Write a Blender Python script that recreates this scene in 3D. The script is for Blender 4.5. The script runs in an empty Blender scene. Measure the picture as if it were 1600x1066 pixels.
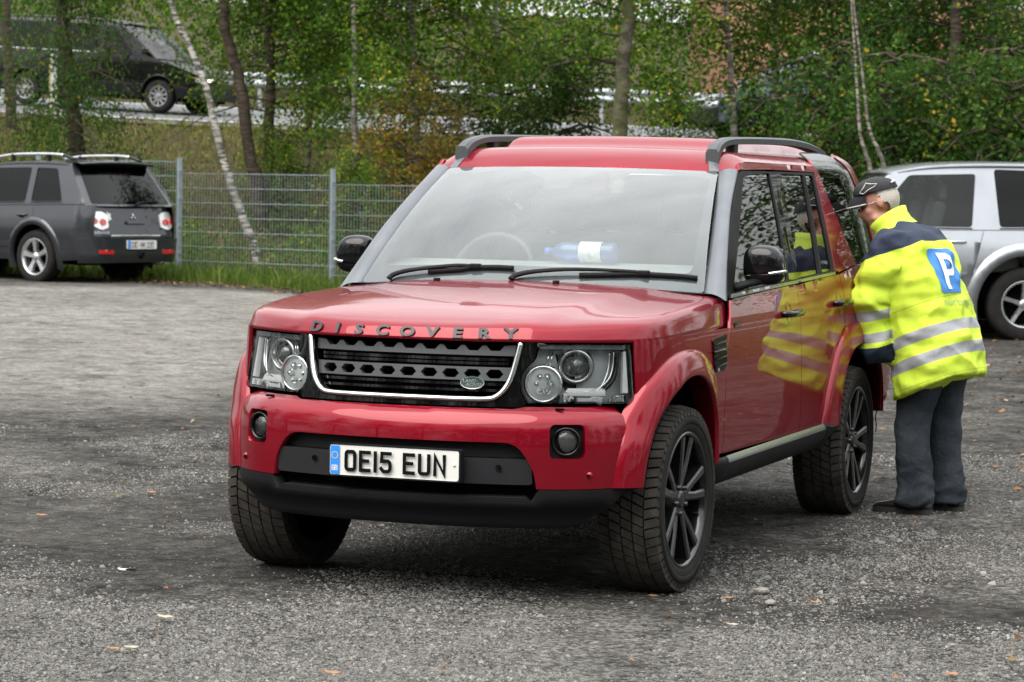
import bpy, bmesh, math, random
import numpy as np
from mathutils import Vector, Matrix, geometry, noise
random.seed(7); RNG = np.random.default_rng(11)
PI = math.pi
sc = bpy.context.scene
C = sc.collection

# ------------------------------------------------------------------ camera
def camera_basis(yaw, pitch, roll):
    cy, sy, cp, sp = math.cos(yaw), math.sin(yaw), math.cos(pitch), math.sin(pitch)
    f = Vector((-sy*cp, cy*cp, sp)); r = Vector((cy, sy, 0)); u = r.cross(f)
    c, s = math.cos(roll), math.sin(roll)
    return c*r + s*u, -s*r + c*u, f
CAM = Vector((3.8687, -9.88884, 1.54142))
cr_, cu_, cf_ = camera_basis(0.358714, -0.055502, 0.018682)
cam = bpy.data.cameras.new('camera'); camo = bpy.data.objects.new('camera', cam); C.objects.link(camo)
m = Matrix.Identity(4)
for i in range(3):
    m[i][0] = cr_[i]; m[i][1] = cu_[i]; m[i][2] = -cf_[i]; m[i][3] = CAM[i]
camo.matrix_world = m
cam.sensor_width = 36; cam.lens = 4146.256/1600*36; cam.clip_start = .1; cam.clip_end = 3000
cam.dof.use_dof = True; cam.dof.focus_distance = 10.6; cam.dof.aperture_fstop = 8.0
sc.camera = camo

# ------------------------------------------------------------------ world, sun, exposure: a bright overcast day
SUN_EL, SUN_AZ = 52.0, 200.0       # high, from behind the photographer
w = bpy.data.worlds.new('World'); sc.world = w; w.use_nodes = True
nt = w.node_tree; nt.nodes.clear()
out = nt.nodes.new('ShaderNodeOutputWorld'); bg = nt.nodes.new('ShaderNodeBackground')
sky = nt.nodes.new('ShaderNodeTexSky'); sky.sky_type = 'NISHITA'; sky.sun_disc = False
sky.sun_elevation = math.radians(SUN_EL); sky.sun_rotation = math.radians(SUN_AZ)
sky.air_density = 1.5; sky.dust_density = 4.0; sky.ozone_density = 1.0
tc = nt.nodes.new('ShaderNodeTexCoord'); sep = nt.nodes.new('ShaderNodeSeparateXYZ')
nt.links.new(tc.outputs['Generated'], sep.inputs[0])
# overcast luminance: zenith about three times the horizon
mx = nt.nodes.new('ShaderNodeMath'); mx.operation = 'MAXIMUM'; mx.inputs[1].default_value = 0.0
nt.links.new(sep.outputs['Z'], mx.inputs[0])
ma = nt.nodes.new('ShaderNodeMath'); ma.operation = 'MULTIPLY_ADD'; ma.inputs[1].default_value = 2.15; ma.inputs[2].default_value = 1.0
nt.links.new(mx.outputs[0], ma.inputs[0])
mp = nt.nodes.new('ShaderNodeMapping'); mp.inputs['Scale'].default_value = (1, 1, 2.4)
nt.links.new(tc.outputs['Generated'], mp.inputs[0])
nz = nt.nodes.new('ShaderNodeTexNoise'); nz.inputs['Scale'].default_value = 2.6; nz.inputs['Detail'].default_value = 6; nz.inputs['Roughness'].default_value = .55
nt.links.new(mp.outputs[0], nz.inputs['Vector'])
mr = nt.nodes.new('ShaderNodeMapRange'); mr.inputs[1].default_value = .3; mr.inputs[2].default_value = .7; mr.inputs[3].default_value = .72; mr.inputs[4].default_value = 1.28
nt.links.new(nz.outputs[0], mr.inputs[0])
mm = nt.nodes.new('ShaderNodeMath'); mm.operation = 'MULTIPLY'; nt.links.new(ma.outputs[0], mm.inputs[0]); nt.links.new(mr.outputs[0], mm.inputs[1])
vm = nt.nodes.new('ShaderNodeVectorMath'); vm.operation = 'SCALE'; vm.inputs[0].default_value = (4.45, 4.5, 4.5)
nt.links.new(mm.outputs[0], vm.inputs['Scale'])
mix = nt.nodes.new('ShaderNodeMix'); mix.data_type = 'RGBA'; mix.inputs[0].default_value = .88
nt.links.new(sky.outputs[0], mix.inputs[6]); nt.links.new(vm.outputs[0], mix.inputs[7])
nt.links.new(mix.outputs[2], bg.inputs[0]); bg.inputs[1].default_value = .10
nt.links.new(bg.outputs[0], out.inputs[0])
sl = bpy.data.lights.new('sun', 'SUN'); sl.energy = 1.5; sl.angle = math.radians(55); sl.color = (1, .95, .87)
so = bpy.data.objects.new('sun', sl); C.objects.link(so)
# the sky's sun_rotation turns clockwise from +Y; aim the lamp the same way
az = math.radians(SUN_AZ); el = math.radians(SUN_EL)
sd = Vector((math.sin(az)*math.cos(el), math.cos(az)*math.cos(el), math.sin(el)))
so.rotation_euler = sd.to_track_quat('Z', 'Y').to_euler(); so.location = sd*60
sc.view_settings.view_transform = 'Standard'; sc.view_settings.look = 'None'
sc.view_settings.gamma = 1.0; sc.view_settings.use_curve_mapping = False
sc.view_settings.exposure = 1.33
sc.render.engine = 'CYCLES'; sc.cycles.use_denoising = True
sc.cycles.max_bounces = 8; sc.cycles.transparent_max_bounces = 24; sc.cycles.glossy_bounces = 5
sc.cycles.sample_clamp_indirect = 6.0

# ------------------------------------------------------------------ materials
MATS = {}
class NB:
    """tiny node-tree builder"""
    def __init__(s, name):
        s.m = bpy.data.materials.new(name); s.m.use_nodes = True; s.t = s.m.node_tree; s.t.nodes.clear()
        s.o = s.n('ShaderNodeOutputMaterial')
    def n(s, typ, **kw):
        nd = s.t.nodes.new(typ)
        for k, v in kw.items():
            if k.startswith('i_'):
                key = k[2:]; key = int(key) if key.isdigit() else key.replace('_', ' ')
                nd.inputs[key].default_value = v
            else: setattr(nd, k, v)
        return nd
    def l(s, a, b): s.t.links.new(a, b)
    def noise(s, scale, detail=4, rough=.55, vec=None, dist=0):
        nd = s.n('ShaderNodeTexNoise'); nd.inputs['Scale'].default_value = scale; nd.inputs['Detail'].default_value = detail
        nd.inputs['Roughness'].default_value = rough; nd.inputs['Distortion'].default_value = dist
        s.l(vec if vec is not None else s.obj(), nd.inputs['Vector']); return nd.outputs[0]
    def obj(s):
        if not hasattr(s, '_tc'): s._tc = s.n('ShaderNodeTexCoord')
        return s._tc.outputs['Object']
    def pos(s):
        if not hasattr(s, '_g'): s._g = s.n('ShaderNodeNewGeometry')
        return s._g.outputs['Position']
    def ramp(s, fac, stops, interp='LINEAR'):
        r = s.n('ShaderNodeValToRGB'); r.color_ramp.interpolation = interp
        e = r.color_ramp.elements
        while len(e) > 1: e.remove(e[-1])
        e[0].position = stops[0][0]; e[0].color = (*stops[0][1], 1) if len(stops[0][1]) == 3 else stops[0][1]
        for p, c in stops[1:]:
            k = e.new(p); k.color = (*c, 1) if len(c) == 3 else c
        s.l(fac, r.inputs[0]); return r.outputs[0]
    def mix(s, f, a, b, mode='MIX'):
        nd = s.n('ShaderNodeMix', data_type='RGBA', blend_type=mode)
        for v, i in ((f, 0), (a, 6), (b, 7)):
            if isinstance(v, (int, float)): nd.inputs[i].default_value = v
            elif isinstance(v, tuple): nd.inputs[i].default_value = (*v, 1)
            else: s.l(v, nd.inputs[i])
        return nd.outputs[2]
    def math(s, op, a, b=None, c=None):
        nd = s.n('ShaderNodeMath', operation=op)
        for i, v in enumerate((a, b, c)):
            if v is None: continue
            if isinstance(v, (int, float)): nd.inputs[i].default_value = v
            else: s.l(v, nd.inputs[i])
        return nd.outputs[0]
    def bump(s, h, strength=.3, dist=.01):
        b = s.n('ShaderNodeBump'); b.inputs['Strength'].default_value = strength; b.inputs['Distance'].default_value = dist
        s.l(h, b.inputs['Height']); return b.outputs[0]
    def pr(s, col=None, rough=.5, metal=0., coat=0., coat_rough=.03, normal=None, spec=.5, emit=None, emit_s=0, coat_normal=None):
        b = s.n('ShaderNodeBsdfPrincipled')
        def put(key, v):
            if v is None: return
            if isinstance(v, (int, float)): b.inputs[key].default_value = v
            elif isinstance(v, tuple): b.inputs[key].default_value = (*v, 1)
            else: s.l(v, b.inputs[key])
        put('Base Color', col); put('Roughness', rough); put('Metallic', metal); put('Coat Weight', coat); put('Coat Roughness', coat_rough)
        put('Specular IOR Level', spec); put('Normal', normal); put('Emission Color', emit); put('Emission Strength', emit_s); put('Coat Normal', coat_normal)
        s.l(b.outputs[0], s.o.inputs[0]); return b
def simple(name, col, rough=.5, metal=0., coat=0., var=.12, nscale=6., bump=0., bscale=60., spec=.5, coat_rough=.03):
    """a plain material with a little procedural variation of tone and relief"""
    if name in MATS: return MATS[name]
    b = NB(name)
    n = b.noise(nscale, 5)
    lo = tuple(c*(1-var) for c in col); hi = tuple(min(1, c*(1+var)) for c in col)
    cc = b.ramp(n, [(.3, lo), (.7, hi)])
    nn = b.bump(b.noise(bscale, 3), bump, .004) if bump else None
    rr = b.math('MULTIPLY_ADD', b.noise(nscale*2.3, 3), .16, rough-.08) if rough > .12 else rough
    b.pr(cc, rr, metal, coat, coat_rough, nn, spec)
    MATS[name] = b.m; return b.m
def glass_mat(name, tint=(.85, .9, .9), refl=1.0, rough=.0, ior=1.52, haze=0., hazecol=(.8, .85, .85), wavy=0.):
    """thin window glass: see-through, with a Fresnel mirror on top and an optional diffuse veil for dust, milky plastic and painted sky sheen"""
    if name in MATS: return MATS[name]
    b = NB(name)
    tr = b.n('ShaderNodeBsdfTransparent'); tr.inputs[0].default_value = (*tint, 1)
    gl = b.n('ShaderNodeBsdfGlossy'); gl.inputs['Roughness'].default_value = rough
    fr = b.n('ShaderNodeFresnel'); fr.inputs[0].default_value = ior
    if wavy:
        nn = b.bump(b.noise(5., 2), wavy, .02); b.l(nn, gl.inputs['Normal']); b.l(nn, fr.inputs['Normal'])
    f = b.math('MULTIPLY', fr.outputs[0], refl)
    f2 = b.math('MINIMUM', f, 1.0)
    mx = b.n('ShaderNodeMixShader'); b.l(f2, mx.inputs[0]); 
    base = tr.outputs[0]
    if haze:
        df = b.n('ShaderNodeBsdfDiffuse'); df.inputs[0].default_value = (*hazecol, 1)
        m0 = b.n('ShaderNodeMixShader')
        hz = b.math('MULTIPLY', b.math('MULTIPLY_ADD', b.noise(3., 5), .5, .75), haze)
        b.l(hz, m0.inputs[0]); b.l(tr.outputs[0], m0.inputs[1]); b.l(df.outputs[0], m0.inputs[2]); base = m0.outputs[0]
    b.l(base, mx.inputs[1]); b.l(gl.outputs[0], mx.inputs[2]); b.l(mx.outputs[0], b.o.inputs[0])
    MATS[name] = b.m; return b.m
def car_paint(name, col, metal=.0, rough=.35, coat=1., flake=.0, dust=.05):
    if name in MATS: return MATS[name]
    b = NB(name)
    n = b.noise(2.2, 6, .6)
    hi = tuple(min(1., c*(1+.10)) for c in col); lo = tuple(c*(1-.08) for c in col)
    cc = b.ramp(n, [(.3, lo), (.7, hi)])
    # road dust thickest low down on the body
    sepz = b.n('ShaderNodeSeparateXYZ'); b.l(b.pos(), sepz.inputs[0])
    low = b.n('ShaderNodeMapRange'); b.l(sepz.outputs[2], low.inputs[0]); low.inputs[1].default_value = .3; low.inputs[2].default_value = .8; low.inputs[3].default_value = dust*3; low.inputs[4].default_value = dust*.4
    d = b.math('MULTIPLY', low.outputs[0], b.noise(9, 6, .65))
    cc = b.mix(d, cc, (.23, .2, .17))
    cr2 = b.math('MULTIPLY_ADD', b.noise(14, 5, .6), .018, .0)
    b.pr(cc, rough, metal, coat, cr2, None, .05)
    MATS[name] = b.m; return b.m

# ------------------------------------------------------------------ mesh helpers
def link(name, me, mat=None, parent=None, smooth=True):
    o = bpy.data.objects.new(name, me); C.objects.link(o)
    if mat is not None and not me.materials:
        for mm_ in (mat if isinstance(mat, (list, tuple)) else [mat]): me.materials.append(mm_)
    if smooth: me.polygons.foreach_set('use_smooth', [True]*len(me.polygons))
    if parent is not None: o.parent = parent
    return o
def tag(o, label=None, cat=None, group=None, kind=None):
    if label: o['label'] = label
    if cat: o['category'] = cat
    if group: o['group'] = group
    if kind: o['kind'] = kind
    return o
def empty(name, loc=(0, 0, 0), rz=0, label=None, cat=None, group=None):
    o = bpy.data.objects.new(name, None); C.objects.link(o); o.location = loc; o.rotation_euler = (0, 0, rz)
    return tag(o, label, cat, group)
class MB:
    """collects shapes, builds ONE mesh object"""
    def __init__(s): s.v = []; s.f = []; s.mi = []; s.sm = []
    def add(s, v, f, mi=0, smooth=True):
        k = len(s.v); s.v += [tuple(p) for p in v]
        for q in f: s.f.append([k+i for i in q]); s.mi.append(mi); s.sm.append(smooth)
        return s
    def box(s, c, d, rot=None, mi=0, bev=0.):
        x, y, z = d[0]/2, d[1]/2, d[2]/2
        if bev <= 0:
            v = [Vector((a*x, b*y, e*z)) for e in (-1, 1) for b in (-1, 1) for a in (-1, 1)]
            f = [(0, 2, 3, 1), (4, 5, 7, 6), (0, 1, 5, 4), (2, 6, 7, 3), (0, 4, 6, 2), (1, 3, 7, 5)]
            sm = False
        else:
            bm = bmesh.new(); bmesh.ops.create_cube(bm, size=1)
            for q in bm.verts: q.co = Vector((q.co.x*d[0], q.co.y*d[1], q.co.z*d[2]))
            bmesh.ops.bevel(bm, geom=list(bm.edges), offset=min(bev, min(d)*.45), segments=2, profile=.5, affect='EDGES')
            bm.verts.index_update(); v = [q.co.copy() for q in bm.verts]; f = [[q.index for q in ff.verts] for ff in bm.faces]; bm.free(); sm = False
        if rot is not None: v = [rot @ q for q in v]
        return s.add([q+Vector(c) for q in v], f, mi, sm)
    def tube(s, pts, rad, n=8, mi=0, caps=True, up=None, squash=1.):
        """tube along pts; rad a number or one per point"""
        pts = [Vector(p) for p in pts]; k = len(pts)
        if isinstance(rad, (int, float)): rad = [rad]*k
        v = []; f = []; prev = None
        for i, p in enumerate(pts):
            t = (pts[min(i+1, k-1)]-pts[max(i-1, 0)])
            if t.length < 1e-9: t = Vector((0, 0, 1))
            t.normalize()
            if prev is None:
                a = Vector(up) if up else (Vector((0, 0, 1)) if abs(t.z) < .9 else Vector((1, 0, 0)))
            else: a = prev
            a = (a - t*a.dot(t)).normalized(); b = t.cross(a); prev = a
            for j in range(n):
                th = 2*PI*j/n; v.append(p + a*math.cos(th)*rad[i]*squash + b*math.sin(th)*rad[i])
        for i in range(k-1):
            for j in range(n):
                j2 = (j+1) % n; f.append((i*n+j, i*n+j2, (i+1)*n+j2, (i+1)*n+j))
        if caps: f.append(tuple(range(n))[::-1]); f.append(tuple((k-1)*n+j for j in range(n)))
        return s.add(v, f, mi)
    def lathe(s, prof, n=48, axis='x', c=(0, 0, 0), mi=0, closed=False):
        """prof: (axial, radius) pairs"""
        v = []; f = []; k = len(prof)
        for i in range(n):
            th = 2*PI*i/n; ca, sa = math.cos(th), math.sin(th)
            for a, r in prof:
                q = {'x': (a, r*ca, r*sa), 'y': (r*sa, a, r*ca), 'z': (r*ca, r*sa, a)}[axis]
                v.append((q[0]+c[0], q[1]+c[1], q[2]+c[2]))
        kk = k if closed else k-1
        for i in range(n):
            i2 = (i+1) % n
            for j in range(kk):
                j2 = (j+1) % k; f.append((i*k+j, i2*k+j, i2*k+j2, i*k+j2))
        return s.add(v, f, mi)
    def prism(s, poly, h0, h1, fn, mi=0, smooth=False):
        """2-D polygon extruded between h0 and h1; fn(u,v,h)->3-D"""
        n = len(poly); v = [fn(u, w_, h0) for u, w_ in poly]+[fn(u, w_, h1) for u, w_ in poly]
        f = [(i, (i+1) % n, n+(i+1) % n, n+i) for i in range(n)]
        tri = geometry.tessellate_polygon([[Vector((u, w_, 0)) for u, w_ in poly]])
        f += [tuple(t) for t in tri]; f += [tuple(n+i for i in t)[::-1] for t in tri]
        return s.add(v, f, mi, smooth)
    def build(s, name, mat, parent=None, smooth=None, fix=False):
        me = bpy.data.meshes.new(name); me.from_pydata([tuple(q) for q in s.v], [], s.f); 
        mats = mat if isinstance(mat, (list, tuple)) else [mat]
        for q in mats: me.materials.append(q)
        me.polygons.foreach_set('material_index', s.mi)
        me.polygons.foreach_set('use_smooth', s.sm if smooth is None else [smooth]*len(s.f))
        if fix:
            bm = bmesh.new(); bm.from_mesh(me); bmesh.ops.recalc_face_normals(bm, faces=bm.faces); bm.to_mesh(me); bm.free()
        me.update()
        o = bpy.data.objects.new(name, me); C.objects.link(o)
        if parent is not None: o.parent = parent
        return o
def np_mesh(name, V, F, mat, parent=None, smooth=False, attr=None):
    """fast mesh from numpy arrays: V (n,3), F (m,3 or 4)"""
    me = bpy.data.meshes.new(name); k = F.shape[1]
    me.vertices.add(len(V)); me.vertices.foreach_set('co', np.ascontiguousarray(V, np.float32).ravel())
    me.loops.add(F.size); me.loops.foreach_set('vertex_index', np.ascontiguousarray(F, np.int32).ravel())
    me.polygons.add(len(F)); me.polygons.foreach_set('loop_start', np.arange(0, F.size, k, dtype=np.int32))
    me.polygons.foreach_set('use_smooth', np.full(len(F), smooth, dtype=bool))
    if attr is not None:
        for nm, val in attr.items():
            a = me.attributes.new(nm, 'FLOAT', 'POINT'); a.data.foreach_set('value', np.ascontiguousarray(val, np.float32))
    for q in (mat if isinstance(mat, (list, tuple)) else [mat]): me.materials.append(q)
    me.update(calc_edges=True); me.validate()
    o = bpy.data.objects.new(name, me); C.objects.link(o)
    if parent is not None: o.parent = parent
    return o
def catmull(pts, n=8, closed=False):
    pts = [np.array(p, float) for p in pts]; k = len(pts); outp = []
    rng = range(k) if closed else range(k-1)
    for i in rng:
        if closed: p0, p1, p2, p3 = pts[(i-1) % k], pts[i], pts[(i+1) % k], pts[(i+2) % k]
        else: p0, p1, p2, p3 = pts[max(i-1, 0)], pts[i], pts[i+1], pts[min(i+2, k-1)]
        for j in range(n):
            t = j/n
            outp.append(.5*((2*p1)+(-p0+p2)*t+(2*p0-5*p1+4*p2-p3)*t*t+(-p0+3*p1-3*p2+p3)*t**3))
    if not closed: outp.append(pts[-1])
    return [tuple(p) for p in outp]
def rounded(poly, r, n=4):
    """round the corners of a 2-D polygon; r a number or list"""
    k = len(poly); outp = []
    for i in range(k):
        rr = r[i] if isinstance(r, (list, tuple)) else r
        p = Vector(poly[i]).to_2d(); a = Vector(poly[i-1]).to_2d(); b = Vector(poly[(i+1) % k]).to_2d()
        if rr <= 1e-6: outp.append((p.x, p.y)); continue
        da = (a-p); db = (b-p); L = min(rr, da.length*.49, db.length*.49)
        pa = p+da.normalized()*L; pb = p+db.normalized()*L
        for j in range(n+1):
            t = j/n; q = pa*(1-t)**2+p*2*t*(1-t)+pb*t*t; outp.append((q.x, q.y))
    return outp
def resample(poly, step):
    outp = []; k = len(poly)
    for i in range(k):
        a = np.array(poly[i]); b = np.array(poly[(i+1) % k]); L = np.linalg.norm(b-a); n = max(1, int(math.ceil(L/step)))
        for j in range(n): outp.append(tuple(a+(b-a)*j/n))
    return outp
def inside(pt, poly):
    x, y = pt; c = False; j = len(poly)-1
    for i in range(len(poly)):
        xi, yi = poly[i]; xj, yj = poly[j]
        if (yi > y) != (yj > y) and x < (xj-xi)*(y-yi)/(yj-yi)+xi: c = not c
        j = i
    return c
def inside_many(P, poly):
    P = np.asarray(P, float).reshape(-1, 2); x, y = P[:, 0], P[:, 1]; c = np.zeros(len(P), bool); q = np.asarray(poly, float); r = np.roll(q, 1, 0)
    for (xi, yi), (xj, yj) in zip(q, r):
        if yi == yj: continue
        c ^= ((yi > y) != (yj > y)) & (x < (xj-xi)*(y-yi)/(yj-yi)+xi)
    return c
def panel(name, outline, fmap, mat, parent, step=.04, thick=.014, holes=(), flip=False, extra=(), lift=0., sharp=True, step_b=None):
    """a sheet-metal (or glass) piece: a 2-D outline filled with a grid, carried onto the surface
    fmap(u,v)->(x,y,z), given exact smooth normals, and an edge turned inwards by `thick`."""
    loops = [resample(outline, step_b or step)]+[resample(h, step_b or step) for h in holes]
    V2 = []; E = []
    for lp in loops:
        k = len(V2); V2 += lp; E += [(k+i, k+(i+1) % len(lp)) for i in range(len(lp))]
    nb = len(V2)
    us = [p[0] for p in loops[0]]; vs = [p[1] for p in loops[0]]
    P = np.array(V2)
    u0, u1, v0, v1 = min(us), max(us), min(vs), max(vs)
    nu = max(2, int((u1-u0)/step)); nv = max(2, int((v1-v0)/step))
    cand = [(u0+(u1-u0)*(i+.5)/nu, v0+(v1-v0)*(j+.5)/nv) for i in range(nu) for j in range(nv)]+list(extra)
    cand = np.array(cand); ok = inside_many(cand, loops[0])
    for h_ in loops[1:]: ok &= ~inside_many(cand, h_)
    for q in cand[ok]:
        if np.abs(P-q).sum(1).min() < step*.45: continue
        V2.append((float(q[0]), float(q[1])))
    res = geometry.delaunay_2d_cdt([Vector(q) for q in V2], E, [], 0, 1e-6)
    ov, oe, of = res[0], res[1], res[2]
    A2 = np.array([(q.x, q.y) for q in ov]); cc_ = np.array([A2[list(f)].mean(0) for f in of]); ok = inside_many(cc_, loops[0])
    for h_ in loops[1:]: ok &= ~inside_many(cc_, h_)
    of = [f for f, k_ in zip(of, ok) if k_]
    h = 2e-3; pts = []; nor = []
    for q in ov:
        a = Vector(fmap(q.x, q.y)); du = Vector(fmap(q.x+h, q.y))-Vector(fmap(q.x-h, q.y)); dv = Vector(fmap(q.x, q.y+h))-Vector(fmap(q.x, q.y-h))
        n = du.cross(dv); n = n.normalized() if n.length > 1e-12 else Vector((0, 0, 1))
        if flip: n = -n
        pts.append(a+n*lift); nor.append(n)
    faces = []
    for f in of:
        f = list(f)
        a, b_, c_ = (pts[f[0]], pts[f[1]], pts[f[2]])
        g = (b_-a).cross(c_-a)
        if g.dot(nor[f[0]]+nor[f[1]]+nor[f[2]]) < 0: f = f[::-1]
        faces.append(f)
    nv_ = len(pts); allv = list(pts); alln = list(nor); F = list(faces); loopn = [[nor[i] for i in f] for f in faces]
    if thick:
        cnt = {}
        for f in faces:
            for i in range(len(f)):
                e = (f[i], f[(i+1) % len(f)]); cnt[e] = 1
        bd = [e for e in cnt if (e[1], e[0]) not in cnt]
        mapi = {}
        for a, b_ in bd:
            for i in (a, b_):
                if i not in mapi: mapi[i] = len(allv); allv.append(pts[i]-nor[i]*thick)
        for a, b_ in bd:
            F.append([b_, a, mapi[a], mapi[b_]])
            q = (pts[a]-pts[b_]).cross(-nor[a]); q = q.normalized() if q.length else nor[a]
            # a softly rounded edge: bend the rim normal from the surface to the side
            e1 = (nor[b_]*.45+q*.9).normalized(); e2 = (nor[a]*.45+q*.9).normalized()
            loopn.append([e1, e2, q, q])
    me = bpy.data.meshes.new(name); me.from_pydata([tuple(q) for q in allv], [], F)
    me.materials.append(mat); me.polygons.foreach_set('use_smooth', [True]*len(F))
    me.update()
    me.normals_split_custom_set([tuple(n) for ln in loopn for n in ln])
    o = bpy.data.objects.new(name, me); C.objects.link(o)
    if parent is not None: o.parent = parent
    return o
def mirx(f): return lambda u, v: (lambda p: (-p[0], p[1], p[2]))(f(u, v))
def text_mesh(txt, size, ext=0., shear=0., sx=1., bold=0.):
    """text as (verts, faces), centred on its own width"""
    cu = bpy.data.curves.new('t', 'FONT'); cu.body = txt; cu.size = size; cu.extrude = ext; cu.shear = shear; cu.align_x = 'CENTER'; cu.align_y = 'CENTER'; cu.resolution_u = 3; cu.offset = bold
    o = bpy.data.objects.new('t', cu); C.objects.link(o)
    dg = bpy.context.evaluated_depsgraph_get(); me = o.evaluated_get(dg).to_mesh()
    v = [(q.co.x*sx, q.co.y, q.co.z) for q in me.vertices]; f = [list(p.vertices) for p in me.polygons]
    o.evaluated_get(dg).to_mesh_clear(); bpy.data.objects.remove(o); bpy.data.curves.remove(cu)
    return v, f
def smooth_interp(xs_, ys_):
    """monotone-ish smooth interpolation through points (Catmull-Rom in y)"""
    xs_ = list(xs_); ys_ = list(ys_)
    def f(x):
        if x <= xs_[0]: return ys_[0]+(x-xs_[0])*(ys_[1]-ys_[0])/(xs_[1]-xs_[0])
        if x >= xs_[-1]: return ys_[-1]+(x-xs_[-1])*(ys_[-1]-ys_[-2])/(xs_[-1]-xs_[-2])
        i = 0
        while x > xs_[i+1]: i += 1
        h = xs_[i+1]-xs_[i]; t = (x-xs_[i])/h
        m0 = (ys_[i+1]-ys_[i-1])/(xs_[i+1]-xs_[i-1]) if i > 0 else (ys_[i+1]-ys_[i])/h
        m1 = (ys_[i+2]-ys_[i])/(xs_[i+2]-xs_[i]) if i+2 < len(xs_) else (ys_[i+1]-ys_[i])/h
        return (2*t**3-3*t*t+1)*ys_[i]+(t**3-2*t*t+t)*h*m0+(-2*t**3+3*t*t)*ys_[i+1]+(t**3-t*t)*h*m1
    return f
# ================================================================== the red off-road estate car
RED = car_paint('red_paint', (.185, .0008, .0095), metal=.45, rough=.42, coat=.72, dust=.003)
GLOSSK = simple('gloss_black', (.003, .003, .0035), .3, coat=.8, var=.1, spec=.0)
PLAST = simple('black_plastic', (.0075, .0075, .0085), .6, bump=.08, bscale=220, spec=.16)
PLASTG = simple('charcoal_plastic', (.013, .0135, .016), .45, bump=.05, bscale=220, spec=.3)
DARK = simple('dark_interior', (.004, .004, .0045), .9, spec=.03)
TRIMG = simple('grey_trim', (.105, .115, .13), .40, metal=.35, coat=.15)
CHROME = simple('chrome', (.78, .79, .80), .08, metal=1., var=.03)
SATIN = simple('satin_silver', (.55, .56, .57), .25, metal=1., var=.04)
RUBBER = simple('tyre_rubber', (.017, .0165, .016), .8, var=.25, nscale=14, bump=.15, bscale=90, spec=.12)
TREADM = simple('dusty_tread', (.045, .041, .036), .9, var=.35, nscale=20, bump=.3, bscale=150, spec=.06)
RIMK = simple('black_alloy', (.010, .010, .011), .22, metal=.3, coat=.5)
RIMG = simple('dark_grey_alloy', (.055, .056, .058), .3, metal=.8)
GLASSD = glass_mat('privacy_glass', (.05, .06, .06), 1.0)
GLASSS = glass_mat('side_glass', (.36, .40, .38), 1.0)
GLASSW = glass_mat('windscreen_glass', (.74, .80, .78), 2.05, ior=1.55, haze=.06, hazecol=(.72, .84, .90))  # bluish veil puts reflected sky brightness into the pane, besides dirt haze
LENS = glass_mat('lamp_lens', (.95, .97, .97), .9)
WHITEP = simple('plate_white', (.62, .62, .60), .35, var=.04)
BLUEP = simple('plate_blue', (.025, .21, .66), .35, var=.04)
YELLP = simple('star_yellow', (.7, .5, .05), .4)
LETTER = simple('letter_grey', (.030, .031, .035), .45, metal=.2)
BEIGE = simple('beige_trim', (.60, .58, .53), .7, bump=.1, bscale=90)
GREYT = simple('grey_leather', (.30, .30, .285), .55, bump=.1, bscale=60)

car = empty('parked_car', (0, 0, 0), 0, 'red boxy off-road estate car with black wheels and white number plate', 'car')
def part(name, mb, mat, par=None, **k): return mb.build(name, mat, par or car, **k)

UC = [(0, -.700), (.25, -.684), (.44, -.635), (.50, -.612), (.62, -.540), (.74, -.455), (.80, -.400), (.845, -.325), (.872, -.20), (.882, -.05), (.885, .15)]
LC = [(0, -.800), (.25, -.785), (.47, -.735), (.55, -.706), (.64, -.658), (.72, -.590), (.775, -.515), (.83, -.40), (.865, -.25), (.882, -.07), (.89, .15)]
UD = np.array(catmull([(-UC[1][0], UC[1][1])]+UC, 20)[20:]); LD = np.array(catmull([(-LC[1][0], LC[1][1])]+LC, 20)[20:])
SU = np.concatenate([[0], np.cumsum(np.linalg.norm(np.diff(UD, axis=0), axis=1))]); SMAX = SU[-1]
def plan(tab, s):
    a = abs(s); sg = 1 if s >= 0 else -1
    x = np.interp(a, SU, tab[:, 0]); y = np.interp(a, SU, tab[:, 1]); h = .012
    x1 = np.interp(min(a+h, SMAX), SU, tab[:, 0]); y1 = np.interp(min(a+h, SMAX), SU, tab[:, 1])
    a0 = a-h
    x0 = math.copysign(np.interp(abs(a0), SU, tab[:, 0]), a0); y0 = np.interp(abs(a0), SU, tab[:, 1])
    t = Vector((x1-x0, y1-y0)).normalized()
    return x*sg, y, t.y*sg, -t.x
def sx(tab, x): return math.copysign(float(np.interp(abs(x), tab[:, 0], SU)), x)
def sU(x): return sx(UD, x)
def sL(x): return sx(LD, x)
def fU(s, z, d=0.):
    x, y, nx, ny = plan(UD, s); o = -(z-.87)*.16+d
    return (x+nx*o, y+ny*o, z)
obz = smooth_interp([.26, .31, .345, .365, .385, .42, .455, .55, .62, .675, .71, .732, .745, .752], [-.115, -.062, -.045, -.030, -.004, .002, .004, .006, .005, .0, -.012, -.030, -.050, -.078])
def fL(s, z, d=0.):
    x, y, nx, ny = plan(LD, s); o = obz(z)+d
    return (x+nx*o, y+ny*o, z)
def xU(y): return float(np.interp(y, UD[:, 1][8:], UD[:, 0][8:]))
def xL(y): return float(np.interp(y, LD[:, 1][8:], LD[:, 0][8:]))
xs = smooth_interp([.30, .40, .50, .62, .75, .95, 1.05, 1.13, 1.16, 1.30, 1.50, 1.68, 1.72, 1.76, 1.80], [.835, .868, .886, .894, .897, .889, .876, .857, .848, .812, .757, .702, .682, .640, .57])
def S(y, z):
    x = xs(z)
    if y < .15: x -= .885-xU(y)
    if y > 3.2: x -= (y-3.2)**2*.12
    return x
def side(u, v): return (S(u, v), u, v)
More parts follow.
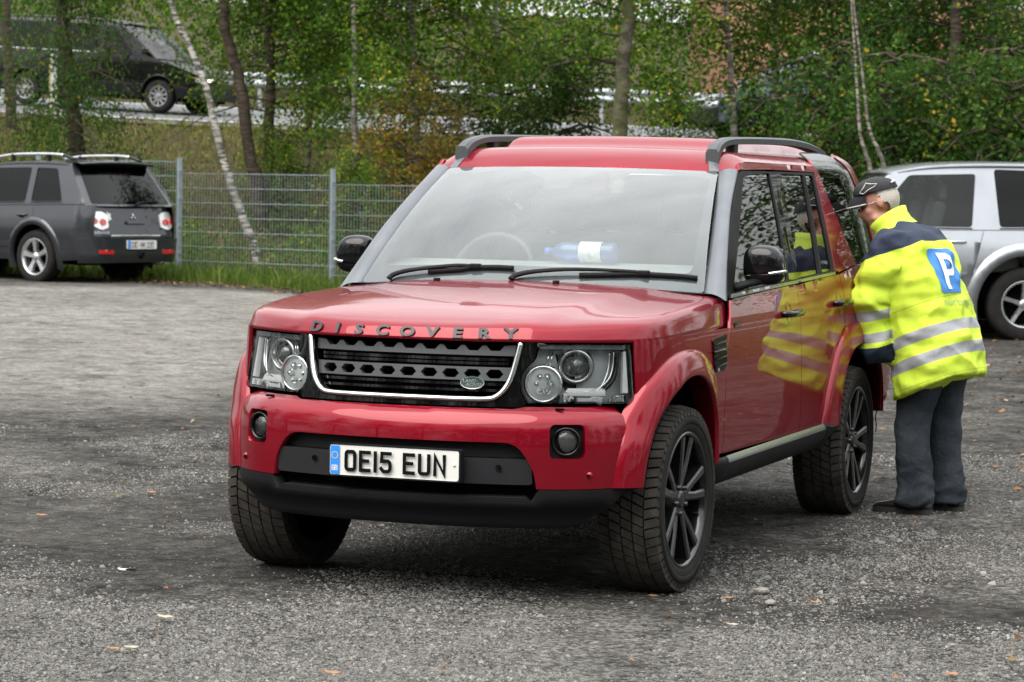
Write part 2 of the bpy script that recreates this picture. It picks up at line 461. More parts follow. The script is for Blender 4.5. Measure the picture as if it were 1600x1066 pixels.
def both(name, outline, mat, par=None, lift=0., step=.045, thick=.014, holes=(), f=side, **k):
    r = []
    for sg in (1, -1):
        ff = f if sg > 0 else mirx(f)
        p_ = par[0 if sg > 0 else 1] if isinstance(par, (list, tuple)) else (par or car)
        r.append(panel(name, outline, ff, mat, p_, step, thick, holes, flip=(sg < 0), lift=lift, **k))
    return r

# ---- bumper with a cut-out for the lower intake and two square fog-lamp openings
sE = sL(.800)
def zt(x): return .742 if abs(x) < .44 else .750
top = [(-sE, .751), (sL(-.49), .751), (sL(-.445), .743), (sL(.445), .743), (sL(.49), .751), (sE, .751)]
cut = rounded([(sL(.535), .452), (sL(.520), .535), (sL(.465), .622), (sL(-.465), .622), (sL(-.520), .535), (sL(-.535), .452)], [0, .04, .05, .05, .04, 0])
bo = top + [(sE, .452)] + cut + [(-sE, .452)]
fog = [rounded([(sL(sg*.636)+a*.098, .628+b*.064) for a, b in ((-1, -1), (1, -1), (1, 1), (-1, 1))], .03) for sg in (1, -1)]
bumper = panel('bumper', bo, fL, RED, car, .035, .03, holes=fog)
# matt-black lower valance, sump lip and the recessed centre
def fLr(d): return lambda s, z: fL(s, z, d)
va = [(-sE, .449), (sL(-.545), .449), (sL(-.52), .40), (sL(.52), .40), (sL(.545), .449), (sE, .449), (sL(.76), .36), (sL(.70), .305), (sL(.5), .295), (sL(-.5), .295), (sL(-.70), .305), (sL(-.76), .36)]
val = panel('lower_valance', va, fL, PLAST, car, .05, .05)
panel('intake_backing', [(sL(-.56), .40), (sL(.56), .40), (sL(.50), .64), (sL(-.50), .64)], fLr(-.075), DARK, car, .08, 0)
panel('intake_lip', rounded([(sL(-.52), .402), (sL(.52), .402), (sL(.50), .418), (sL(-.50), .418)], .005), fLr(-.004), PLAST, car, .05, .06)
beam = panel('plate_beam', rounded([(sL(-.522), .466), (sL(.522), .466), (sL(.515), .560), (sL(-.515), .560)], .012), fLr(-.010), PLASTG, car, .05, .05)
panel('beam_shoulder', [(sL(-.505), .563), (sL(.505), .563), (sL(.47), .612), (sL(-.47), .612)], fLr(-.045), PLAST, beam, .05, .03)
for xx_, zz_ in ((.40, .527), (-.34, .527)):
    q = MB(); q.lathe([(0, .001), (.006, .008), (0, .012)], 12, 'y', (xx_, fL(sL(xx_), zz_, -.008)[1]-.004, zz_)); q.build('parking_sensor', DARK, beam)
# fog lamps
for sg in (1, -1):
    s0 = sL(sg*.636); c0 = Vector(fL(s0, .628, -.03)); x_, y_, nx_, ny_ = plan(LD, s0)
    N_ = (Vector((nx_, ny_, 0))*.6+Vector((0, -1, 0))*.4).normalized(); nx_, ny_ = N_.x, N_.y; T_ = Vector((-ny_, nx_, 0))
    fl = panel('fog_lamp', fog[0] if sg > 0 else fog[1], fLr(-.030), PLAST, car, .03, .0)
    rot = Matrix((T_, N_*-1, Vector((0, 0, 1)))).transposed()
    def ring(prof, n=32):
        q = MB(); q.lathe(prof, n, 'y'); q.v = [tuple(rot @ Vector((a, b, c)) + c0) for a, b, c in q.v]; return q
    ring([(.0, .056), (-.018, .054), (-.022, .048), (-.010, .044), (.0, .043)]).build('fog_lamp_bezel', GLOSSK, fl)
    ring([(-.006, .0), (-.005, .03), (-.002, .042)]).build('fog_lamp_reflector', simple('fog_reflector', (.16, .165, .17), .2, metal=.8), fl)
    ring([(-.024, .0), (-.021, .020), (-.014, .038), (-.004, .043)]).build('fog_lamp_glass', LENS, fl)
# parking sensors and washer covers on the bumper
for sg in (1, -1):
    P = fL(sL(sg*.70), .503, .003); q = MB(); q.lathe([(-.004, .001), (-.003, .010), (.004, .014)], 14, 'y', P); q.build('parking_sensor', RED, bumper)
    q = MB(); q.lathe([(-.005, .001), (-.0045, .006), (0, .0065)], 12, 'y', P); q.build('sensor_face', DARK, bumper)
    P = Vector(fL(sL(sg*.615), .741, .0)); q = MB(); q.box(P+Vector((0, 0, .004)), (.034, .012, .008), bev=.003); q.build('washer_nozzle', DARK, bumper)

# ---- number plate with its characters
def strokes(ch):
    """plate lettering as centre-line strokes in a 0.050 x 0.079 cell"""
    W_, H_ = .050, .079; a, b = .0, W_; c, d = 0., H_; r = .012
    def arc(cx, cy, r_, t0, t1, n=5): return [(cx+r_*math.cos(math.radians(t0+(t1-t0)*i/n)), cy+r_*math.sin(math.radians(t0+(t1-t0)*i/n))) for i in range(n+1)]
    O = arc(b-r, d-r, r, 90, 0)+arc(b-r, c+r, r, 0, -90)+arc(a+r, c+r, r, 270, 180)+arc(a+r, d-r, r, 180, 90)
    return {'O': [O+[O[0]]], '0': [O+[O[0]]], 'E': [[(b, d), (a, d), (a, c), (b, c)], [(a, d*.52), (b*.82, d*.52)]], '1': [[(b/2, c), (b/2, d)]],
            '5': [[(b, d), (a+.004, d), (a+.002, d*.56)]+arc(b-.016, d*.56-.016+.002, .016, 90, 0)+arc(b-.016, c+.016, .016, 0, -90)+[(a+.012, c), (a, c+.012)]],
            'U': [[(a, d), (a, c+r)]+arc(a+r, c+r, r, 180, 270)+arc(b-r, c+r, r, 270, 360)+[(b, d)]], 'N': [[(a, c), (a, d), (b, c), (b, d)]],
            'C': [[(b, d*.72)]+arc(b-r, d-r, r, 0, 90)+arc(a+r, d-r, r, 90, 180)+arc(a+r, c+r, r, 180, 270)+arc(b-r, c+r, r, 270, 360)+[(b, d*.28)]],
            'H': [[(a, c), (a, d)], [(b, c), (b, d)], [(a, d/2), (b, d/2)]], 'M': [[(a, c), (a, d), (b/2, d*.35), (b, d), (b, c)]],
            '2': [[(a, d*.75)]+arc(b/2, d-b/2, b/2, 170, -30)+[(a, c), (b, c)]], 'B': [[(a, c), (a, d), (b*.7, d), (b, d*.78), (b*.7, d*.53), (a, d*.53)], [(b*.7, d*.53), (b, d*.27), (b*.7, c), (a, c)]],
            'G': [[(b, d*.78), (b*.6, d), (a+r, d), (a, d-r), (a, r), (r, c), (b, c), (b, d*.45), (b*.55, d*.45)]], '.': [[(b*.3, d*.4), (b*.7, d*.4)]]}[ch]
def plate_char(ch, fn, scale, wd, mat, par, name='letter', h=.0025):
    """each stroke widened to a flat ribbon with thickness; fn(u,v,h)->world"""
    mb = MB()
    for st in strokes(ch):
        pts = [Vector((u*scale[0], v*scale[1])) for u, v in st]; L, R_ = [], []
        closed = (pts[0]-pts[-1]).length < 1e-6
        if closed: pts = pts[:-1]
        n = len(pts)
        for i in range(n):
            if closed: a, b = pts[i-1], pts[(i+1) % n]
            else: a, b = pts[max(i-1, 0)], pts[min(i+1, n-1)]
            p0 = pts[i]
            d0 = (p0-a).normalized() if (p0-a).length > 1e-9 else (b-p0).normalized(); d1 = (b-p0).normalized() if (b-p0).length > 1e-9 else d0
            t = (d0+d1).normalized(); nn = Vector((-t.y, t.x)); k = 1/max(.42, nn.dot(Vector((-d0.y, d0.x))))
            ex = Vector((0, 0))
            if not closed and i == 0: ex = -d1*wd*.5
            if not closed and i == n-1: ex = d0*wd*.5
            L.append(p0+ex+nn*wd*.5*k); R_.append(p0+ex-nn*wd*.5*k)
        m_ = n if closed else n-1
        v = [fn(q.x, q.y, h) for q in L]+[fn(q.x, q.y, h) for q in R_]+[fn(q.x, q.y, 0) for q in L]+[fn(q.x, q.y, 0) for q in R_]; f = []
        for i in range(m_):
            j = (i+1) % n
            f += [(i, n+i, n+j, j), (2*n+i, i, j, 2*n+j), (n+i, 3*n+i, 3*n+j, n+j)]
        mb.add(v, f, 0, False)
    return mb.build(name, mat, par, fix=False)
plate = empty('number_plate', (0, 0, 0)); plate.parent = car
PC = Vector((.013, -.838, .533))
def pl(u, v, h): return (PC.x+u, PC.y+.010*(abs(u)/.26)**2-h, PC.z+v)
MB().prism(rounded([(-.26, -.0555), (.26, -.0555), (.26, .0555), (-.26, .0555)], .01), 0, .006, pl).build('plate_board', WHITEP, plate, fix=True)
MB().prism(rounded([(-.266, -.061), (.266, -.061), (.266, .061), (-.266, .061)], .01), -.03, .004, pl).build('plate_holder', PLAST, plate, fix=True)
MB().prism(rounded([(-.258, -.0535), (-.2195, -.0535), (-.2195, .0535), (-.258, .0535)], [.008, 0, 0, .008]), .006, .0072, pl).build('country_band', BLUEP, plate, fix=True)
for k in range(12):
    a = 2*PI*k/12; MB().prism([(-.239+.0125*math.cos(a)+.0022*math.cos(b), .018+.0125*math.sin(a)+.0022*math.sin(b)) for b in [2*PI*i/5+.31 for i in range(5)]], .0072, .0078, pl).build('star', YELLP, plate, fix=True)
for ch, u0 in (('G', -.2505), ('B', -.2375)):
    plate_char(ch, (lambda u0: lambda u, v, h: pl(u0+u, -.038+v, .0072+h))(u0), (.19, .22), .0032, WHITEP, plate, h=.0006)
xk = -.192
for ch in 'OE15 EUN':
    if ch == ' ': xk += .033; continue
    wch = .0 if ch == '1' else .036
    off = xk-.025*.72 if ch == '1' else xk
    plate_char(ch, (lambda u0: lambda u, v, h: pl(u0+u, -.0335+v, .006+h))(off), (.72, .85), .0135, GLOSSK, plate, h=.0012)
    xk += (wch+.0245 if ch != '1' else .0245)
for u in (.243,):
    q = MB(); q.lathe([(0, .006), (-.003, .005), (-.004, 0)], 10, 'y', pl(u, .004, .006)); q.build('plate_screw', WHITEP, plate)

# ---- grille: gloss surround, chrome edge, hexagon bars
hlin = [(sU(.497), .985), (sU(.488), .93), (sU(.474), .915)] + [(sU(.519)-.094*math.cos(math.radians(a)), .834+.094*math.sin(math.radians(a))) for a in (60, 40, 20, 0, -20, -40)] + [(sU(.462), .762)]
opn = [(sU(.425), .990), (sU(.412), .90), (sU(.392), .835), (sU(.352), .787), (sU(.30), .783)]
hole = rounded([(sU(.430), .995), (sU(.400), .852), (sU(.352), .785), (sU(-.352), .785), (sU(-.400), .852), (sU(-.430), .995)], [0, .05, .05, .05, .05, 0])
sur = [(a, b) for a, b in hlin] + [(sU(.445), .747), (sU(-.445), .747)] + [(-a, b) for a, b in hlin[::-1]] + hole[::-1]
surround = panel('grille_surround', sur, fU, GLOSSK, car, .035, .05)
gr = panel('grille', [(sU(-.44), .74), (sU(.44), .74), (sU(.47), 1.0), (sU(-.47), 1.0)], lambda s, z: fU(s, z, -.10), DARK, car, .1, 0)
ch_ = catmull([fU(a, b, .004) for a, b in [(sU(.434), .986), (sU(.420), .92), (sU(.402), .855), (sU(.382), .815), (sU(.352), .785), (sU(.315), .775), (sU(.2), .773), (0, .773)]], 5)
pth = ch_+[(-x, y, z) for x, y, z in ch_[::-1][1:]]
MB().tube(pth, .0115, 8).build('chrome_trim', CHROME, car)
BARG = simple('grille_bar_grey', (.075, .078, .085), .4, metal=.5)
def bar(name, poly, d, mat, holes=(), thick=.03): return panel(name, poly, lambda s, z: fU(s, z, d), mat, gr, .03, thick, holes)
hexes = lambda zc, n, pitch, hw, hh: [[(k*pitch+hw*a, zc+hh*b) for a, b in ((-1, 0), (-.55, -1), (.55, -1), (1, 0), (.55, 1), (-.55, 1))] for k in range(-n, n+1)]
bar('hexagon_bar', [(sU(-.392), .842), (sU(.392), .842), (sU(.402), .892), (sU(-.402), .892)], -.018, BARG, hexes(.867, 4, .086, .034, .0165))
sc_ = []
for k in range(-4, 5):
    c0 = k*.086; sc_ += [(c0-.036, .972), (c0-.018, .953), (c0+.018, .953), (c0+.036, .972)]
bar('scalloped_bar', [(sU(-.412), .935), (sU(.412), .935), (sU(.418), .976)]+sc_[::-1]+[(sU(-.418), .976)], -.018, BARG)
for zc in (.920, .905, .828, .805): bar('slat', [(sU(-.39)+(zc-.9)*-.2, zc-.005), (sU(.39)+(zc-.9)*.2, zc-.005), (sU(.39)+(zc-.9)*.2, zc+.005), (sU(-.39)+(zc-.9)*-.2, zc+.005)], -.028, GLOSSK)
for k in (-.3, -.15, 0, .15, .3):
    for z0, z1 in ((.79, .825), (.893, .932)):
        q = MB(); q.tube([fU(k, z0, -.06), fU(k, z1, -.06)], .003, 5); q.build('vertical_rib', PLASTG, gr)
# oval maker's badge
bd = empty('badge', (0, 0, 0)); bd.parent = car
BS, BZ = sU(.262), .834
def bp(u, v, h): return fU(BS+u, BZ+v, .0+h)
ov = lambda a, b: [(a*math.cos(2*PI*i/28), b*math.sin(2*PI*i/28)) for i in range(28)]
MB().prism(ov(.046, .0235), -.02, .0, bp).build('badge_rim', SATIN, bd, fix=True)
MB().prism(ov(.0425, .0205), .0, .0018, bp).build('badge_face', simple('badge_green', (.02, .05, .04), .25), bd, fix=True)
for tx, dz, dx in (('LAND-', .0065, -.006), ('-ROVER', -.0075, .006)):
    v, f = text_mesh(tx, .0175, 0, sx=1.1); MB().add([bp(a+dx, b+dz, .0026) for a, b, c in v], f, 0, False).build('badge_text', SATIN, bd)

# ---- headlamps
HOUS = simple('lamp_housing', (.42, .44, .46), .4, metal=.15)
WHL = simple('lamp_white', (.80, .81, .82), .35, metal=.15, var=.05)
for sg in (1, -1):
    inn = [(sU(.497)+.006, .981), (sU(.488)+.006, .93), (sU(.474)+.008, .913)] + [(sU(.519)-.090*math.cos(math.radians(a)), .834+.090*math.sin(math.radians(a))) for a in (60, 40, 20, 0, -20, -40)] + [(sU(.462)+.006, .762)]
    ol = inn + [(sU(.80)-.004, .762), (sU(.80)-.004, .981)]
    ol = [(a*sg, b) for a, b in ol]
    hl = empty('headlamp', (0, 0, 0)); hl.parent = car
    panel('lamp_bowl', ol, lambda s, z: fU(s, z, -.075), HOUS, hl, .04, 0)
    panel('lamp_glass', ol, fU, LENS, hl, .035, .006)
    # side walls of the bowl
    rs = resample(ol, .04); n = len(rs); q = MB()
    q.add([fU(a, b, -.004) for a, b in rs]+[fU(a, b, -.078) for a, b in rs], [(i, (i+1) % n, n+(i+1) % n, n+i) for i in range(n)]); q.build('lamp_wall', GLOSSK, hl)
    panel('lamp_brow', [(sg*sU(.505), .963), (sg*sU(.785), .963), (sg*sU(.785), .980), (sg*sU(.503), .980)], lambda s, z: fU(s, z, -.012), TRIMG, hl, .04, .05)
    def lampring(xc, zc, d, prof, name, mat, n=36):
        s_ = sg*sU(xc); x_, y_, nx_, ny_ = plan(UD, s_); a = Vector((nx_, ny_, 0)); 
        a = (a*.55+Vector((0, -1, 0))*.45).normalized(); T_ = Vector((-a.y, a.x, 0)); c0 = Vector(fU(s_, zc, d))
        rot = Matrix((T_, -a, Vector((0, 0, 1)))).transposed(); q = MB(); q.lathe(prof, n, 'y'); q.v = [tuple(rot @ Vector(p_)+c0) for p_ in q.v]; return q.build(name, mat, hl)
    lampring(.632, .898, -.05, [(.03, .070), (-.012, .068), (-.022, .060), (-.018, .052), (.0, .046)], 'projector_ring', SATIN)
    lampring(.632, .898, -.05, [(-.026, 0), (-.022, .02), (-.012, .036), (.0, .047)], 'projector_lens', simple('projector_glass', (.05, .055, .06), .06, coat=1.))
    lampring(.519, .833, -.03, [(.04, .074), (-.010, .072), (-.018, .068), (-.016, .061), (.0, .059)], 'daylight_ring', CHROME)
    lampring(.519, .833, -.03, [(.0, 0), (.002, .03), (-.004, .059)], 'daylight_reflector', WHL)
    lampring(.519, .833, -.03, [(-.022, .0), (-.019, .03), (-.010, .056)], 'daylight_glass', LENS)
    for k in range(6):
        a = 2*PI*k/6; lampring(.519, .833, -.03, [(-.012, 0), (-.010, .008), (0, .015)], 'led_cup', CHROME, 10).location = Vector((math.cos(a)*.031*.9, 0, math.sin(a)*.031))
    g1 = [(.752, .955), (.748, .90), (.735, .855), (.705, .822), (.66, .806), (.59, .804)]
    for k, off in ((0, 0), (1, -.014)):
        q = MB(); q.tube(catmull([fU(sg*sU(x-off*.2*0+(off if i < 3 else off*.6)), z-(off if i > 2 else off*.4)*-1*.9, -.032) for i, (x, z) in enumerate(g1)], 5), .0036, 6); q.build('light_guide', CHROME, hl)
    q = MB(); q.tube(catmull([fU(sg*sU(x+.012), z-.010, -.040) for x, z in g1], 5), .010, 6); q.build('guide_bed', GLOSSK, hl)
    panel('indicator', [(sg*sU(.585), .768), (sg*sU(.70), .768), (sg*sU(.72), .790), (sg*sU(.60), .790)], lambda s, z: fU(s, z, -.03+.008*math.sin((z-.768)*900)), WHL, hl, .02, .03)
    panel('side_reflector', [(sg*sU(.772), .80), (sg*sU(.79), .80), (sg*sU(.79), .955), (sg*sU(.782), .955)], lambda s, z: fU(s, z, -.02), WHL, hl, .03, .02)
    panel('corner_reflector', [(sg*sU(.73), .768), (sg*sU(.788), .768), (sg*sU(.788), .792), (sg*sU(.745), .792)], lambda s, z: fU(s, z, -.03+.01*math.sin(s*180)), CHROME, hl, .015, .02)
    for dx in (0, .012):
        q = MB(); q.tube([fU(sg*sU(.530+dx), .895, -.03), fU(sg*sU(.540+dx), .955, -.03)], .0032, 6); q.build('light_guide', CHROME, hl)

# ---- bonnet: a clamshell with rolled front and side lips
zc_h = smooth_interp([-.72, -.64, -.56, -.40, -.1, .2, .45, .7], [1.028, 1.050, 1.072, 1.104, 1.140, 1.163, 1.174, 1.182])
def hoodtop(x, y):
    a = abs(x)
    z = zc_h(y) - .040*(a/.8)**2.2
    # raised centre field with soft shoulders
    k = (a-(.50+.06*(y+.6)))/.05; z += .010*(1-1/(1+math.exp(-k*2.2)))-.005
    return z
hb = []
for s in np.linspace(0, SMAX, 80):
    x, y, nx, ny = plan(UD, s); hb.append((x-.004*nx, y-.004*ny, nx, ny))
hb += [(.880, .25, 1, 0), (.877, .35, 1, .02), (.872, .45, 1, .05), (.866, .55, 1, .06), (.860, .63, 1, .07), (.856, .694, 1, .07)]
HD = [(0, 1.), (.004, .80), (.009, .58), (.014, .38), (.020, .22), (.028, .11), (.040, .045), (.056, .012), (.075, 0)]     # distance in from the edge, share of the lip height
def lipz(y): return .990+.014*max(0, min(1, (y+.4)/.8))
def hood_z(x, y, k):
    zt_ = hoodtop(x, y); return zt_-(zt_-lipz(y))*k
def hood_panel():
    st = [(-a, b, -c, d) for a, b, c, d in hb[::-1]][:-1]+hb
    bm = bmesh.new(); rows = []
    for x, y, nx, ny in st:
        r = []
        fr_ = min(1, max(0, (-.25-y)/.25))      # the front face stands taller and leans back a little
        for d, k in HD:
            dd = d*(1+.25*fr_); px, py = x-nx*dd, y-ny*dd; r.append(bm.verts.new((px, py, hood_z(px, py, k))))
        r.insert(0, bm.verts.new((x-nx*.03, y-ny*.03, lipz(y)-.004)))
        rows.append(r)
    for i in range(len(rows)-1):
        for j in range(len(rows[0])-1): bm.faces.new((rows[i][j], rows[i+1][j], rows[i+1][j+1], rows[i][j+1]))
    inner = [r[-1].co.copy() for r in rows]
    rear = [(.70, .592), (.5, .53), (.25, .49), (0, .478), (-.25, .49), (-.5, .53), (-.70, .592)]
    lp = [(q.x, q.y) for q in inner]; n0 = len(lp); lp += resample(rear+[lp[0]], .04)[:-1] if False else rear
    V2 = list(lp); E = [(i, (i+1) % len(lp)) for i in range(len(lp))]; P = np.array(V2)
    for i in range(44):
        for j in range(32):
            q = (-.82+1.64*(i+.5)/44, -.62+1.24*(j+.5)/32)
            if inside(q, lp) and np.min(np.hypot(P[:, 0]-q[0], P[:, 1]-q[1])) > .018: V2.append(q)
    ov_, oe_, of_ = geometry.delaunay_2d_cdt([Vector(q) for q in V2], E, [], 0, 1e-6)[:3]
    vv = [bm.verts.new((q.x, q.y, hoodtop(q.x, q.y))) for q in ov_]
    for f in of_:
        c_ = (sum(ov_[i].x for i in f)/3, sum(ov_[i].y for i in f)/3)
        if not inside(c_, lp): continue
        try: bm.faces.new([vv[i] for i in f])
        except ValueError: pass
    bmesh.ops.remove_doubles(bm, verts=bm.verts, dist=2e-4)
    bmesh.ops.delete(bm, geom=[v for v in bm.verts if not v.link_faces], context='VERTS')
    bmesh.ops.recalc_face_normals(bm, faces=bm.faces)
    top_ = max(bm.faces, key=lambda f: f.calc_center_median().z)
    if top_.normal.z < 0: bmesh.ops.reverse_faces(bm, faces=bm.faces)
    me = bpy.data.meshes.new('bonnet'); bm.to_mesh(me); bm.free()
    return link('bonnet', me, RED, car)
bonnet = hood_panel()
# raised letters along the bonnet's front face
for ch, xk in zip('DISCOVERY', (-.405, -.305, -.207, -.106, -.003, .098, .198, .300, .398)):
    v, f = text_mesh(ch, .058, .003, sx=1.32, bold=.0022)
    x0, y0, nx0, ny0 = plan(UD, sU(xk)); n0 = Vector((nx0, ny0, 0)); t0 = Vector((-ny0, nx0, 0))
    def at_(k, d): px, py = x0-nx0*(.004+d*1.25), y0-ny0*(.004+d*1.25); return Vector((px, py, hood_z(px, py, k)))
    pa, pb = at_(.80, .004), at_(.38, .014); uu = (pb-pa).normalized(); nn = t0.cross(uu)
    if nn.dot(n0) < 0: nn = -nn
    c0 = at_(.56, .0095)+nn*.0045
    MB().add([c0+t0*a+uu*b+nn*c for a, b, c in v], f, 0, False).build('letter', LETTER, bonnet)

# ---- front wings, arches, doors, sills
FO = [(-.530, .452), (-.515, .55), (-.480, .66), (-.425, .76), (-.335, .855), (-.19, .925), (0, .947), (.17, .930), (.295, .868), (.365, .77), (.388, .63), (.392, .478)]
FI = [(-.440, .452), (-.425, .55), (-.392, .64), (-.335, .725), (-.245, .795), (-.13, .838), (0, .850), (.125, .835), (.225, .785), (.295, .70), (.325, .60), (.330, .478)]
RO = [(2.215, .478), (2.255, .60), (2.335, .73), (2.455, .85), (2.64, .93), (2.885, .947), (3.11, .930), (3.275, .86), (3.365, .75), (3.395, .62), (3.40, .478)]
RI = [(2.385, .478), (2.410, .57), (2.465, .68), (2.555, .77), (2.69, .83), (2.885, .850), (3.06, .832), (3.19, .77), (3.27, .68), (3.305, .58), (3.31, .478)]
def xbase(y, z):
    if y < -.05:
        k = min(1, max(0, (z-.62)/.2)); a = xL(y)+obz(min(z, .62))*.5; b = S(y, max(z, .75)) if y > -.46 else xU(y)
        return a*(1-k)+b*k
    return S(y, z)
def flare(O_, I_, n=5):
    O2 = catmull(O_, n); I2 = catmull(I_, n); rows = []
    for (oy, oz), (iy, iz) in zip(O2, I2):
        xo = xbase(oy, oz); xi = min(.932, xbase(iy, iz)+.050) if iy < -.1 else .932
        r = [(xo-.012, oy, oz), (xo+.010, oy, oz)]
        o_ = Vector((oy, oz)); i_ = Vector((iy, iz))
        for w_, e in ((.10, .24), (.3, .48), (.5, .70), (.7, .87), (.85, .96), (.95, 1.0), (1.0, .99)):
            q = o_.lerp(i_, w_); xb = xo+.013
            r.append((xb+(xi-xb)*e, q.x, q.y))
        q = o_.lerp(i_, 1.03); r.append((xi-.016, q.x, q.y)); q = o_.lerp(i_, 1.03); r.append((xi-.09, q.x, q.y)); r.append((xi-.30, q.x, q.y))
        rows.append(r)
    return rows
def grid_mesh(name, rows, mat, par, flipx=False, rev=False):
    k = len(rows[0]); v = [p for r in rows for p in r]
    if flipx: v = [(-a, b, c) for a, b, c in v]
    f = []
    for i in range(len(rows)-1):
        for j in range(k-1):
            q = (i*k+j, i*k+j+1, (i+1)*k+j+1, (i+1)*k+j); f.append(q[::-1] if (flipx != rev) else q)
    return MB().add(v, f).build(name, mat, par)
for sg in (1, -1):
    for O_, I_ in ((FO, FI), (RO, RI)):
        rw = flare(O_, I_)
        o = grid_mesh('wheel_arch', [r[:11] for r in rw], RED, car, sg < 0)
        grid_mesh('arch_liner', [[(a-.002, b, c) for a, b, c in r[9:]] for r in rw], DARK, o, sg < 0)
        # black foot at the front end of the arch moulding
wing = both('front_wing', [(-.398, .756), (-.398, 1.000), (-.2, 1.001), (.1, 1.002), (.618, 1.008), (.595, .985), (.567, .94), (.535, .80), (.522, .68), (.535, .50), (.375, .478), (.372, .63), (.350, .76), (.285, .855), (.165, .917), (0, .935), (-.19, .913), (-.33, .845), (-.405, .765)], RED, step=.04)
# bottom feet of the arch mouldings
for sg in (1, -1):
    q = MB()
    v = [(.755, -.535, .451), (.850, -.435, .451), (.80, -.40, .451), (.74, -.50, .451), (.750, -.525, .425), (.830, -.437, .440), (.78, -.40, .44), (.735, -.49, .43)]
    q.add([(sg*a, b, c) for a, b, c in v], [(0, 1, 2, 3), (4, 7, 6, 5), (0, 4, 5, 1), (1, 5, 6, 2), (2, 6, 7, 3), (3, 7, 4, 0)], 0, False); q.build('arch_foot', PLAST, car, fix=True)
DF = [(.700, 1.118), (.665, 1.060), (.632, 1.008), (.603, .985), (.575, .94), (.543, .80), (.530, .68), (.543, .496)]       # front edge of the front door
BS_ = [(1.812, 1.150), (1.785, 1.03), (1.770, .95), (1.765, .83), (1.775, .65), (1.80, .486)]                               # shut line between the doors
belt = lambda y: 1.122+.030*(y-.7)
dfront = both('front_door', DF + [(y-.003, z) for y, z in BS_[::-1]] + [(1.80, belt(1.8)), (1.25, belt(1.25))], RED, holes=[])
dr = [(y+.003, z) for y, z in BS_] + [(2.20, .492), (2.245, .60), (2.325, .735), (2.445, .857), (2.555, .905), (2.635, .955), (2.665, 1.05), (2.665, belt(2.66))]
drear = both('rear_door', dr+[(2.2, belt(2.2))], RED)
quarter = both('rear_quarter', [(2.672, belt(2.67)), (2.672, 1.05), (2.642, .950), (2.60, .925), (2.70, .928), (2.885, .935), (3.10, .918), (3.265, .85), (3.352, .74), (3.382, .62), (3.385, .50), (3.80, .56), (3.86, .75), (3.86, 1.215), (3.05, 1.215)], RED)
# bonnet shut line shadow gap backing, door-card backing and underbody so that no light leaks through the seams
both('inner_shell', [(.30, .50), (3.84, .56), (3.84, 1.2), (.70, 1.12), (.55, 1.09), (.30, 1.06)], DARK, lift=-.05, thick=0, step=.2, holes=[[(2.30, .501), (2.45, .85), (2.885, .90), (3.3, .85), (3.42, .51)]])
both('wing_backing', [(-.36, .80), (-.30, .99), (.32, 1.0), (.32, .88), (0, .93), (-.2, .91)], DARK, lift=-.05, thick=0, step=.1)
q = MB(); q.box((0, 1.55, .40), (1.50, 2.0, .12)); q.box((0, -.05, .55), (1.1, 1.0, .5)); q.box((0, 3.5, .55), (1.1, .7, .3)); q.box((0, .30, .80), (1.62, .06, .5))
q.box((0, -.30, .72), (1.2, .4, .44)); q.box((0, 1.6, .26), (.5, 1.7, .16)); q.tube([(-.7, 0, .36), (.7, 0, .36)], .05, 8); q.tube([(-.7, 2.885, .36), (.7, 2.885, .36)], .06, 8); q.lathe([(-.14, 0), (-.1, .13), (.1, .13), (.14, 0)], 14, 'x', (0, 2.885, .36))
part('underbody', q, DARK)
# sill: black moulding with a paler strip painted in for the reflection along its top
sp = [(.860, .470), (.905, .486), (.914, .474), (.916, .456), (.900, .415), (.872, .372), (.80, .360)]
for sg in (1, -1):
    rows = [[(x+.0*y, y, z+.012*(y-.4)/1.9) for x, z in sp] for y in np.linspace(.392, 2.30, 24)]
    rows = [[(x-.03*(i == 0), y, z) for x, y, z in r] for i, r in enumerate(rows)]
    so_ = grid_mesh('sill', rows, PLAST, car, sg < 0, rev=True)
    rows = [[(.906, y, .4875+.012*(y-.4)/1.9), (.9165, y, .475+.012*(y-.4)/1.9), (.9180, y, .460+.012*(y-.4)/1.9)] for y in np.linspace(.53, 2.16, 20)]
    grid_mesh('sill_sheen_strip', rows, simple('olive_sheen', (.085, .09, .075), .4, coat=.3), so_, sg < 0, rev=True)
    q = MB(); q.add([(sg*a, b, c) for a, b, c in [(.90, 2.18, .488), (.935, 2.23, .478), (.935, 2.385, .478), (.88, 2.385, .478), (.88, 2.30, .40), (.86, 2.2, .39), (.90, 2.2, .42)]], [(0, 1, 2, 3), (0, 6, 1), (1, 6, 5, 4, 2), (2, 4, 3)], 0, False); q.build('sill_end', PLAST, so_, fix=True)
# ---- glasshouse
def gl(poly, r=.02): return rounded(poly, r)
wf = gl([(.775, 1.152), (1.675, 1.176), (1.695, 1.19), (1.812, 1.648), (1.800, 1.656), (1.390, 1.640), (1.34, 1.62)], .015)
wr = gl([(1.875, 1.183), (2.270, 1.195), (2.425, 1.655), (2.010, 1.655)], .012)
wq = gl([(2.335, 1.197), (2.535, 1.203), (2.610, 1.640), (2.595, 1.655), (2.470, 1.655)], .012)
surr = [(.700, 1.126), (2.575, 1.182), (2.590, 1.192), (2.655, 1.662), (2.645, 1.668), (1.36, 1.660), (1.305, 1.650), (1.10, 1.52), (.86, 1.34), (.655, 1.17)]
ws_ = both('window_surround', surr, PLAST, lift=.001, thick=.015, holes=[wf, wr, wq], step=.05)
both('front_door_glass', wf, GLASSS, dfront, lift=-.006, thick=0)
both('rear_door_glass', wr, GLASSS, drear, lift=-.006, thick=0)
both('quarter_glass', wq, GLASSS, drear, lift=-.006, thick=0)
